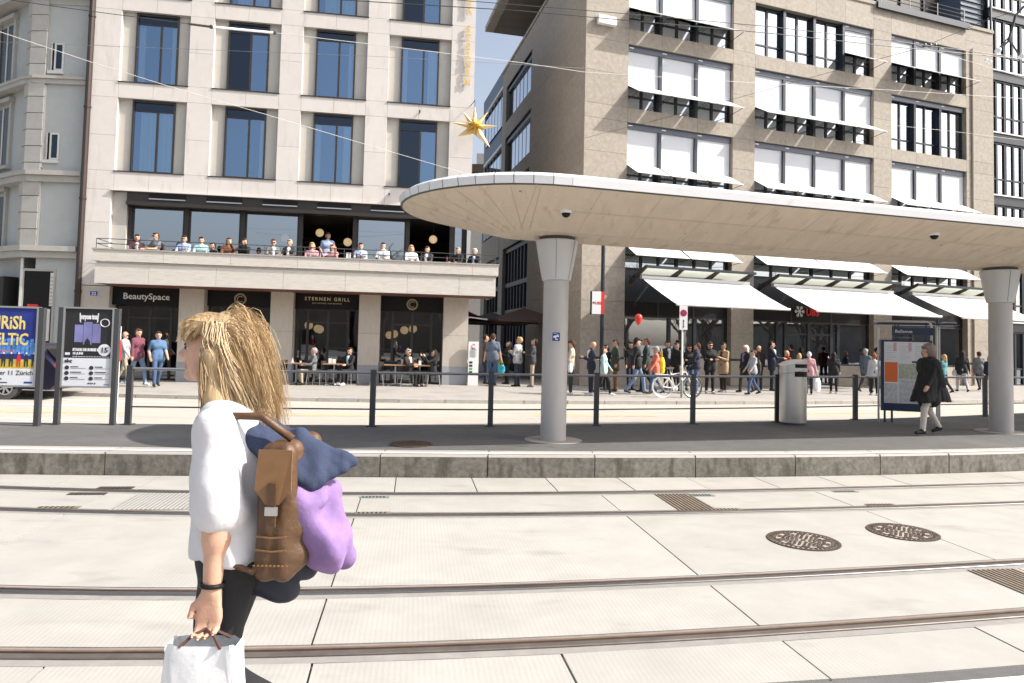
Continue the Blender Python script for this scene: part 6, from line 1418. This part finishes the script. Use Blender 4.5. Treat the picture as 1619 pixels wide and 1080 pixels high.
terr('t4', 'person in pale green shirt with dark hair on the terrace', 318.5, 375, 15, 'table', 'pteal', 'hdark', style='bun')
terr('t5', 'small person in black seated behind the terrace parapet', 336, 384, -30, 'table', 'black', 'hdark', out=.6)
terr('t6', 'woman in rust jacket seated on the terrace', 362, 376.5, 10, 'table', 'rust', 'hbrown', style='long', glasses=True)
terr('t7', 'person with hands at the face and dark top on the terrace', 386.5, 378, -10, 'wave', 'black', 'hbrown', style='short')
terr('t8', 'dark-haired guest in grey cardigan left of the grey-haired man', 432.5, 378.5, 20, 'table', 'grey', 'hbrown', style='short', top2='white', lapel=True, glasses=True)
terr('t9', 'grey-haired man in dark jacket over white shirt on the terrace', 458, 379, -5, 'table', 'dgrey', 'hgrey', lapel=True)
terr('t10', 'blonde woman in pink top left of the standing waiter', 493.5, 384, 5, 'table', 'pink', 'hblond', style='bob')
terr('t12', 'red-haired woman in pale pink right of the waiter', 526, 386.5, -10, 'wave', 'pink', 'hred', style='bob', sleeve='short')
terr('t13', 'man in light blue shirt on the terrace', 570.5, 384.5, 10, 'table', 'pblue', 'hdark', girth=1.08)
terr('t14', 'man in white shirt with dark hair on the terrace', 606, 384, 0, 'table', 'white', 'hbrown', girth=1.12)
terr('t15', 'blonde woman in white on the terrace', 650.5, 388, 20, 'table', 'white', 'hblond', style='bob')
terr('t16', 'man in dark jacket and white shirt on the terrace', 675.5, 390, -15, 'table', 'dgrey', 'hbrown', lapel=True)
terr('t17', 'grey-haired man in black near the right end of the terrace', 724, 391.5, -25, 'table', 'black', 'hgrey')
terr('t18', 'white-haired man in black, last at the terrace right end', 750.5, 393.5, -20, 'table', 'black', 'hwhite', lapel=True, top2='pblue')
q = H(-4.22, -.30, TZ); person('waiter', 'standing waiter in pale blue shirt in the open terrace door', q, 15, 1.82, 'stand', 'down', 'pblue', 'black', 'hdark', skin='skin2', sleeve='long', hem=None)
SG = 'guests seated at the cafe tables'
def seat(key, label, u, out, rot, h, arms, top, bottom, hair, **kw): person(key, label, H(u, out, .2), rot, h, 'sit', arms, top, bottom, hair, group=SG, vx=.021, **kw)
seat('s1', 'grey-haired guest in grey cardigan at the leftmost table', -4.42, 1.0, -62, 1.68, 'table', 'grey', 'khaki', 'hgrey', shoes='dbrown')
seat('s2', 'woman in black jacket and light scarf at the second table', -3.22, .88, -28, 1.72, 'table', 'black', 'black', 'hdark', style='bun', lapel=True, top2='pteal', shoes='white')
seat('s3', 'man in dark jacket and sunglasses facing his companion', -1.18, 1.02, 62, 1.72, 'table', 'dbrown', 'black', 'hgrey', glasses=True, lapel=True)
seat('s4', 'dark-haired woman in black facing the man at the right table', -.30, 1.0, -72, 1.70, 'wave', 'black', 'black', 'hdark', style='long', skin='skin3', shoes='pink', glasses=True)
# the black-coated walker on the platform
p = gp(1468, 688, .3)
person('pf', 'walker in long black coat and cream trousers on the platform', (p.x, p.y, .3), -78, 1.66, 'walk', ('back', 'swing'), 'black', 'cream', 'hfur', style='fluffy', hem=.70, girth=1.18, shoes='black', vx=.014, lean=.03)
t = PEOPLE['pf'][0]
cp = [((-.07, .02, 1.36), (-.12, .26, .58), .15, .19, 0, .06), ((.07, .02, 1.36), (.12, -.20, .58), .15, .19, 0, .06), ((0, .03, 1.38), (0, .24, .58), .15, .24, 0, .06), ((0, .0, 1.3), (0, -.18, .58), .14, .20, 0, .06), ((-.16, .0, 1.40), (.16, .0, 1.40), .075, .075, 0, .05), ((.19, .0, 1.38), (.23, .10, 1.02), .075, .075, 0, .03), ((.23, .10, 1.02), (.22, -.02, .86), .07, .06, 0, .03)]
put('coat', sdf_mesh([(tuple(np.array(a) * .949), tuple(np.array(b_) * .949), ra * .949, rb * .949, m, k) for a, b_, ra, rb, m, k in cp], .014, [cm('black')], 'coat', cut=.62, wob=.006), t)

# things people carry
def carry(name, label, cat, pos, rz, fn):
    b = MB(); fn(b); return tag(b.build(name, None, loc=pos, rz=rz), label, cat)
def sack(m, w_, h, d, hm): 
    def f(b):
        b.lathe([(.75, 0), (1.0, .25), (.95, .7), (.55, 1.0)], m, 10); b.v = [(x_ * w_ / 2, y_ * d / 2, (z_ - 1) * h) for x_, y_, z_ in b.v]; b.tube([(-w_ * .25, 0, 0), (-w_ * .12, 0, h * .5), (w_ * .12, 0, h * .5), (w_ * .25, 0, 0)], .008, hm, 4)
    return f
m_turq = M('turquoise_bag', (0.04, 0.42, 0.55), 0.5); m_lime = M('lime_bag', (0.45, 0.52, 0.04), 0.5); m_yel = M('yellow_pack', CLR['yellow'], 0.7); m_bblk = M('black_pack', (.02, .02, .022), 0.7); m_wbag = M('white_bag', (.75, .75, .74), 0.5)
carry('shopping_bag', 'turquoise shopping bag held by the navy polo man', 'bag', local('p1', (-.30, -.02, .70)), R(10), sack(m_turq, .30, .30, .16, m_lime))
carry('shopping_bag', 'lime green shopping bag held by the navy polo man', 'bag', local('p1', (-.24, -.09, .64)), R(10), sack(m_lime, .28, .36, .14, m_lime))
carry('shoulder_bag', 'white shoulder bag on the beige-jacketed person', 'bag', local('p5', (.24, .0, 1.02)), R(80), sack(m_wbag, .34, .28, .16, m_wbag))
carry('backpack', 'yellow backpack on the child in the coral jacket', 'backpack', local('p13', (0, .22, 1.38)), PEOPLE['p13'][0].rotation_euler[2], sack(m_yel, .30, .52, .24, m_yel))
carry('backpack', 'black backpack on the woman in pale grey jacket', 'backpack', local('p21', (0, .21, 1.38)), PEOPLE['p21'][0].rotation_euler[2], sack(m_bblk, .30, .50, .22, m_bblk))
carry('backpack', 'grey backpack on the man in the leather jacket', 'backpack', local('p11', (0, .21, 1.25)), PEOPLE['p11'][0].rotation_euler[2], sack(cm('dgrey'), .28, .42, .2, m_bblk))
carry('plastic_bag', 'white plastic bag held by the person in pink', 'bag', local('p27', (-.30, -.02, .72)), R(20), sack(m_wbag, .32, .50, .2, m_wbag))
carry('backpack', 'dark backpack on the woman beside the second column', 'backpack', local('p35', (0, .2, 1.36)), PEOPLE['p35'][0].rotation_euler[2], sack(cm('slate'), .28, .46, .2, m_bblk))
carry('shoulder_bag', 'brown bag on the arm of the teal-topped walker', 'bag', local('p7', (.22, -.05, 1.05)), R(75), sack(cm('brown'), .36, .32, .16, m_bblk))
carry('handbag', 'pale handbag on the woman walking away', 'bag', local('p33', (.28, 0, .95)), R(10), sack(cm('lgrey'), .22, .24, .12, m_bblk))

# ================================================================ THE WOMAN PASSING CLOSE TO THE CAMERA
WH = 1.66 / 1.75; wb_ = Vector((-.875, 2.27, .25)); wr_ = R(-90)
t = thing('person', 'blonde woman in loose white t-shirt hurrying past close to the camera', 'person', wb_, wr_)
J = lambda x_, y_, z_: (x_, y_ - .05 * (z_ - .93), z_)
sp = lambda Q_: [(tuple(np.array(a) * WH), tuple(np.array(b_) * WH), ra * WH, rb * WH, m, k * WH) for a, b_, ra, rb, m, k in Q_]
PB, PS, PT, PF = [], [], [], []                          # body, shirt, trousers, shoes
cap = lambda L_, a, b_, ra, rb, m=0, k=.02: L_.append((a, b_, ra, rb, m, k))
cap(PT, J(-.07, .01, .95), J(.07, .01, .95), .118, .118, 0, .03); cap(PT, J(-.06, .01, 1.0), J(.06, .01, 1.0), .11, .11, 0, .03)
for y0, z0, y1, z1, r0, r1 in ((0, 1.36, .01, .98, .108, .122), (-.02, 1.27, -.012, .98, .10, .105), (.03, 1.30, .03, .98, .08, .10)):
    for s in (-1, 1): cap(PS, J(.065 * s, y0, z0), J(.080 * s, y1, z1), r0, r1, 0, .04)
cap(PS, J(-.135, .0, 1.40), J(.135, .0, 1.40), .062, .062, 0, .05)
cap(PB, J(-.06, 0, 1.30), J(.06, 0, 1.30), .10, .10, 0, .04); cap(PB, J(0, 0, 1.35), J(0, 0, .95), .09, .09, 0, .04); cap(PB, J(-.15, .0, 1.40), J(.15, .0, 1.40), .045, .045, 0, .04)
for s, a1, a2 in ((-1, .34, .10), (1, .12, -1.12)):
    hip = J(.085 * s, 0, .92); kn, an = limb(hip, a1, .44 if s < 0 else .345, a2, .41, .01 * s); cap(PT, hip, kn, .095, .066); cap(PT, kn, an, .064, .048); cap(PB, hip, kn, .075, .05); cap(PB, kn, an, .05, .036)
    cap(PF, add(an, (0, .035, -.035)), add(an, (.01 * s, -.14, -.05 if s < 0 else -.08)), .042, .034, 0, .015); cap(PB, an, add(an, (0, -.05, -.035)), .036, .028)
WATCH = None; NAILS = []; TIPS = []
for s in (-1, 1):                                        # her left arm (s = +1) hangs on the camera's side
    sh = J(.175 * s, 0, 1.40); a1, a2 = ((-.10, .03) if s > 0 else (-.22, .05)); el, wr = limb(sh, a1, .285, a2, .225, .03 * s)
    cap(PS, sh, add(el, (0, 0, .03)), .070, .078, 0, .03); cap(PB, sh, el, .050, .043); cap(PB, el, tuple(lerp(e_, w_, .3) for e_, w_ in zip(el, wr)), .043, .045); cap(PB, el, wr, .041, .027)
    d = Vector(wr) - Vector(el); d.normalize()
    if s > 0: WATCH = (Vector(wr) - d * .015, d)
    W_ = Vector(wr); fw = Vector((0, -1, 0)); fw = (fw - d * fw.dot(d)).normalized(); sd = d.cross(fw).normalized()
    for k in range(4): cap(PB, tuple(W_ + d * .012 + fw * (.018 - .012 * k)), tuple(W_ + d * .085 + fw * (.030 - .020 * k)), .015, .0125, 0, .012)
    for k, L_ in enumerate((.072, .080, .074, .058)):     # four fingers of their own length, curled round the bag handle
        r0 = W_ + d * .085 + fw * (.030 - .020 * k); inn = sd * (-.55 if s > 0 else .55)
        k1 = r0 + (d * .9 + inn * .25).normalized() * L_ * .45; k2 = k1 + (d * .45 + inn).normalized() * L_ * .32; k3 = k2 + (d * -.2 + inn).normalized() * L_ * .25
        cap(PB, tuple(r0), tuple(k1), .0105, .0095, 0, .004); cap(PB, tuple(k1), tuple(k2), .0095, .0085, 0, .004); cap(PB, tuple(k2), tuple(k3), .0085, .0075, 0, .004); TIPS.append((k3 - inn * .0 + fw * .0, (k3 - k2).cross(fw).normalized()))
    th0 = W_ + d * .025 + fw * .022; th1 = th0 + (fw * .75 + d * .75).normalized() * .042; th2 = th1 + (d * .95 + fw * .15 - sd * (.3 if s > 0 else -.3)).normalized() * .032
    cap(PB, tuple(th0), tuple(th1), .0145, .0115, 0, .008); cap(PB, tuple(th1), tuple(th2), .011, .0085, 0, .004)
    NAILS = NAILS + [(k3_, sd_) for k3_, sd_ in TIPS] if s > 0 else NAILS
    if s > 0: GRIP = W_ + d * .118 - sd * .015
piv = (0, .02, 1.52); hj = lambda v: J(*rx((v[0], v[1] - .085, v[2] - .012), piv, -.10))
cap(PB, J(0, .0, 1.40), hj((0, .035, 1.56)), .052, .050, 0, .03)
for a, b_, ra, rb, m, k in (((0, .02, 1.635), (0, .03, 1.67), .080, .084, 0, .02), ((0, -.035, 1.65), (0, -.045, 1.62), .060, .058, 0, .02), ((0, -.05, 1.575), (0, -.062, 1.555), .042, .030, 0, .02), ((-.03, -.02, 1.57), (.03, -.02, 1.57), .045, .045, 0, .02), ((0, -.095, 1.645), (0, -.117, 1.612), .009, .012, 0, .010), ((-.012, -.102, 1.607), (.012, -.102, 1.607), .009, .009, 0, .006), ((0, -.086, 1.545), (0, -.08, 1.54), .018, .016, 0, .012), ((-.034, -.086, 1.660), (.034, -.086, 1.660), .013, .013, 0, .012)):
    cap(PB, hj(a), hj(b_), ra, rb, m, k)
for z_, r_ in ((1.585, .0085), (1.572, .0092)): cap(PB, hj((-.016, -.090, z_)), hj((.016, -.090, z_)), r_, r_, 1, .004)
m_tee = M('white_tshirt_cotton', (.62, .62, .645), .9, bump=.6, bs=14)
put('body', sdf_mesh(sp(PB), .0075, [M('skin_near', (.57, .335, .235), .48, var=.10, vs=34, bump=.12, bs=120, dirt=((.58, .26, .19), 9, .55, .35, (1, 1, 1))), M('lips', (.48, .20, .17), .4)], 'body'), t)
put('tshirt', sdf_mesh(sp(PS), .0085, [m_tee], 'tshirt', cut=.955 * WH, wob=.0042), t)
m_trous = M('black_trouser_cloth', (.014, .014, .016), .85, bump=.4, bs=18)
put('trousers', sdf_mesh(sp(PT), .010, [m_trous], 'trousers', wob=.0018), t); put('shoes', sdf_mesh(sp(PF), .010, [cm('black')], 'shoes'), t)
b = MB()
for sx in (1, -1):
    q = Vector(hj((.036 * sx, -.078, 1.640))) * WH; b.ball(q + Vector((0, .003, 0)), .0112, M('eye_white', (.48, .45, .43), .3), 12); b.ball(q + Vector((.002 * sx, -.0075, 0)), .0068, M('iris_brown', (.06, .03, .015), .2), 10)
    b.tube([q + Vector((-.018 * sx, -.010, .010)), q + Vector((0, -.0125, .0135)), q + Vector((.02 * sx, -.004, .009))], .0028, m_ptx, 5)
    b.tube([q + Vector((-.020 * sx, -.014, .026)), q + Vector((0, -.0165, .031)), q + Vector((.024 * sx, -.006, .027))], .0034, M('brow_hair', (.17, .10, .05), .8), 5)
b.build('eyes', t, True)
b = MB()
for q, n_ in NAILS:
    if n_.dot(Vector((1, 0, 0))) < 0: n_ = -n_
    b.ball((q + n_ * .0062) * WH, .0042, M('nail', (.62, .36, .30), .25), 8, .7)
b.build('finger_nails', t, True)
b = MB(); c0, d = WATCH; c0 = c0 * WH; o1 = d.orthogonal().normalized(); o2 = d.cross(o1)
b.tube([c0 + (o1 * math.cos(a) + o2 * math.sin(a)) * .030 for a in [2 * math.pi * q / 20 for q in range(21)]], .0075, m_black, 6, cap=False); b.build('watch_strap', t, True)
b = MB(); c1 = Vector(J(.0, .0, 1.455)) * WH; b.tube([c1 + Vector((.082 * math.cos(a), .075 * math.sin(a), .012 * math.sin(a))) for a in [2 * math.pi * q / 28 for q in range(29)]], .010, M('collar_red', (.50, .16, .10), .8), 6, cap=False); b.build('shirt_collar', t, True)
m_hair = M('blond_hair', (.46, .325, .175), .5, var=.34, vs=26, stretch=(1, 1, .12), bump=.7, bs=70)
cpp = [((0, .03, 1.69), (0, .045, 1.70), .082, .080, 0, .02), ((0, .065, 1.62), (0, .07, 1.67), .074, .08, 0, .02), ((-.07, .03, 1.63), (.07, .03, 1.63), .040, .040, 0, .02), ((-.04, -.045, 1.72), (.04, -.045, 1.72), .034, .034, 0, .02),
       ((0, .09, 1.62), (0, .11, 1.46), .076, .064, 0, .03), ((0, .11, 1.46), (.03, .13, 1.31), .064, .03, 0, .03), ((.075, .03, 1.62), (.075, .06, 1.48), .034, .04, 0, .03), ((.075, .06, 1.48), (.08, .10, 1.34), .04, .022, 0, .03), ((-.07, .06, 1.60), (-.06, .13, 1.40), .05, .03, 0, .03)]
hair = put('hair', sdf_mesh(sp([(hj(a), hj(b_), ra, rb, m, k) for a, b_, ra, rb, m, k in cpp]), .008, [m_hair], 'hair', wob=.0022), t)
b = MB(); rnd = random.Random(3)
def strand(p0, ctr, r, n=7):                             # p0 on the scalp, ctr(u) the drift along the lock
    b.tube([p0 + ctr(i / n) for i in range(n + 1)], r, m_hair, 3, r * .3, cap=False)
for k in range(6500):
    ph_ = rnd.uniform(-1.25, 1.25); el_ = rnd.uniform(-.35, 1.45)   # direction on the scalp: sideways angle from straight back, height
    q = int((ph_ + 1.25) * 17 + rnd.gauss(0, .6)) * 9 + int((el_ + .4) * 6); cr = random.Random(q)
    p0 = Vector(hj((.100 * math.sin(ph_) * math.cos(el_ * .9), .015 + .100 * math.cos(ph_) * math.cos(el_), 1.655 + .112 * math.sin(el_)))) * WH
    drop = (.20 + .12 * cr.random()) * rnd.uniform(.6, 1.1) + .11 * max(0, el_); back = .015 + .035 * cr.random() + .03 * max(0, math.sin(el_)) ; fly = rnd.random() > .93
    ph = cr.uniform(0, 6); sx = p0.x; lift = rnd.uniform(.02, .10) if fly else .0; wv = .005 + .006 * cr.random()
    strand(p0, lambda u: Vector((sx * (.10 * u) + wv * math.sin(6 * u + ph) * u, back * (1 - (1 - u) ** 2) * (1.6 if fly else 1) + .014 * math.sin(5 * u + ph) * u, lift * math.sin(3.1 * u) + .02 * max(0, el_) * math.sin(3.1 * u) - drop * (.35 * u + .65 * u * u))) + Vector((0, .055 * u * u * u, 0)), rnd.uniform(.0007, .0017))
for k in range(1100):                                     # fringe and crown strands
    a = rnd.uniform(-1, 1); l_ = rnd.uniform(-.03, .03); dr = .07 * rnd.random()
    pts = [Vector(hj((.082 * a * (1 - .08 * i), -.074 + l_ + .165 * i / 5, 1.714 + .058 * math.sin(math.pi * (i + 1) / 7) * (1 - .5 * a * a) - dr * (i == 0)))) * WH for i in range(6)]
    b.tube(pts, .0014, m_hair, 3, .0008, cap=False)
for k in range(1100):                                    # side locks over the ear and cheek
    a = rnd.uniform(0, 1); y0 = -.012 + .07 * a; ln = rnd.uniform(.12, .34); jt = rnd.gauss(0, .004); zs_ = rnd.uniform(1.64, 1.745)
    pts = [Vector(hj((.070 + .030 * min(1, i / 2) * (1 if zs_ > 1.69 else 1.05) + .004 * math.sin(3 * i / 5) + jt, y0 + (.035 + .05 * a) * (i / 5) ** 1.5 + .006 * math.sin(k * .1 + i), zs_ - ln * i / 5))) * WH for i in range(6)]
    b.tube(pts, .0013, m_hair, 3, .0007, cap=False)
tag(b.build('loose_locks', hair), kind='stuff')
WM = Matrix.Translation(wb_) @ Matrix.Rotation(wr_, 4, 'Z'); wp = lambda v: WM @ (Vector(v) * WH)
# white carrier bag in her hand
gq = WM @ (GRIP * WH); bg_ = thing('carrier_bag', 'white paper carrier bag hanging from the passing woman\'s hand', 'bag', gq); b = MB()
zs = [(-.030, .90), (-.05, .93), (-.18, 1.0), (-.32, 1.05), (-.50, 1.0)]; vs = []; nn = 20
for iz, (dz_, s_) in enumerate(zs):
    for j in range(nn):
        a = 2 * math.pi * j / nn; c_, q_ = math.cos(a), math.sin(a); ex = .35
        x_ = .115 * math.copysign(abs(c_) ** ex, c_) * s_; y_ = .05 * math.copysign(abs(q_) ** ex, q_) * (.7 + .35 * iz / 4)
        vs.append((x_ + .004 * math.sin(dz_ * 40 + j), y_ + .007 * math.sin(7 * a + dz_ * 22), dz_ + .004 * math.sin(5 * a)))
b.add(vs, [(i * nn + j, (i + 1) * nn + j, (i + 1) * nn + (j + 1) % nn, i * nn + (j + 1) % nn) for i in range(4) for j in range(nn)] + [tuple(4 * nn + j for j in range(nn))], M('white_paper', (.76, .77, .78), .6, bump=.4, bs=14)); o = b.build('bag_body', bg_); smooth_by_angle(o, 45)
b = MB()
for y_ in (-.040, .040): b.tube([(-.06, y_, -.035), (-.03, y_ * .4, -.008), (.0, 0, .004), (.03, y_ * .4, -.008), (.06, y_, -.035)], .005, M('cord_dark', (.08, .04, .03), .7), 5)
tag(b.build('bag_handle', bg_), kind='stuff')
# brown shoulder bag on her back, purple bundle, dark jacket and pouch with it
m_lea = M('brown_leather', (.095, .047, .02), .5, var=.4, vs=7, bump=.5, bs=30); m_pur = M('purple_cloth', (.235, .145, .33), .85, var=.30, vs=9, bump=.6, bs=20); m_dnm = M('dark_denim', (.030, .042, .085), .9, var=.3, vs=10, bump=.5, bs=30)
lo3 = lambda prims, vx, m, nm, par, **kw: put(nm, sdf_mesh(prims, vx, [m], nm, **kw), par)
sb_ = thing('shoulder_bag', 'brown leather bag slung on the passing woman\'s back', 'bag', wp((.04, .10, 1.0)), wr_)
bx = [((x0, y0, .30), (x0, y0, -.05), .034, .038, 0, .012) for x0 in (-.125, -.065, 0, .065, .125) for y0 in (.055, .105)] + [((-.12, .08, .30), (.12, .08, .30), .028, .028, 0, .02), ((-.10, .135, .13), (.10, .135, .13), .034, .034, 0, .03), ((-.10, .135, .07), (.10, .135, .07), .036, .036, 0, .03), ((-.10, .135, .0), (.10, .135, .0), .036, .036, 0, .03), ((-.10, .135, -.03), (.10, .135, -.03), .034, .034, 0, .03)]
lo3(bx, .008, m_lea, 'bag_body', sb_, wob=.0018)
for pts, r_ in (([(.10, .11, .34), (.12, .02, .41), (.13, -.08, .41), (.135, -.155, .30), (.12, -.17, .15)], .013), ([(.13, .10, .02), (.15, .02, -.05), (.14, -.06, -.03)], .010)): b = MB(); b.tube(pts, r_, m_lea, 6); b.build('bag_strap', sb_, True)
m_flap = M('tan_flap', (.20, .105, .042), .5, var=.3, vs=9)
b = MB(); b.prism([(.158, .03, .315), (.158, .13, .315), (.170, .135, .20), (.170, .10, .155), (.170, .06, .155), (.170, .025, .20)], (.006, 0, 0), m_flap); b.box(.172, .181, .068, .092, .09, .22, m_lea); b.box(.176, .186, .062, .098, .125, .15, m_alu); b.build('bag_flap', sb_)
b = MB()
for z_ in (.02, .06): b.tube([(.168, .03, z_), (.172, .08, z_ - .004), (.168, .125, z_)], .0028, m_flap, 4)
for k in range(9): b.box(.166, .172, .028 + k * .012, .034 + k * .012, -.028, -.024, m_flap)
tag(b.build('stitching', sb_), kind='stuff')
t3 = thing('purple_bundle', 'bulging purple cloth bundle tied to the back of the brown bag', 'bundle', wp((.06, .235, 1.09)), wr_)
rn = random.Random(5); pl_ = [((rn.uniform(-.06, .06), rn.uniform(-.09, .08), rn.uniform(-.12, .14)), (rn.uniform(-.07, .07), rn.uniform(-.05, .12), rn.uniform(-.15, .08)), .046, .034, 0, .022) for _ in range(16)]
lo3(pl_ + [((0, -.03, .10), (.02, .08, -.06), .07, .08, 0, .04)], .0085, m_pur, 'cloth', t3, wob=.0055)
t4 = thing('draped_jacket', 'dark denim jacket draped over the bag behind the passing woman', 'jacket', wp((.05, .165, 1.325)), wr_)
jk = [((-.02 + .02 * k, -.13 + .01 * k, .07 - .012 * k), (.0 + .02 * k, .22 - .03 * k, -.05 - .014 * k), .040, .022, 0, .016) for k in range(5)] + [((.02, -.10, .05), (.05, -.02, -.07), .035, .03, 0, .02), ((.0, .05, .03), (.04, .12, -.08), .035, .025, 0, .02)]
lo3(jk, .0085, m_dnm, 'cloth', t4, wob=.0045)
t5 = thing('dark_pouch', 'dark navy pouch hanging below the purple bundle', 'bag', wp((.04, .13, .90)), wr_)
lo3([((0, -.05, .04), (.0, .10, .02), .055, .05, 0, .03), ((0, -.03, -.03), (0, .06, -.06), .055, .035, 0, .03)], .009, M('navy_nylon', (.015, .018, .035), .6), 'pouch_body', t5, wob=.002)
b = MB()
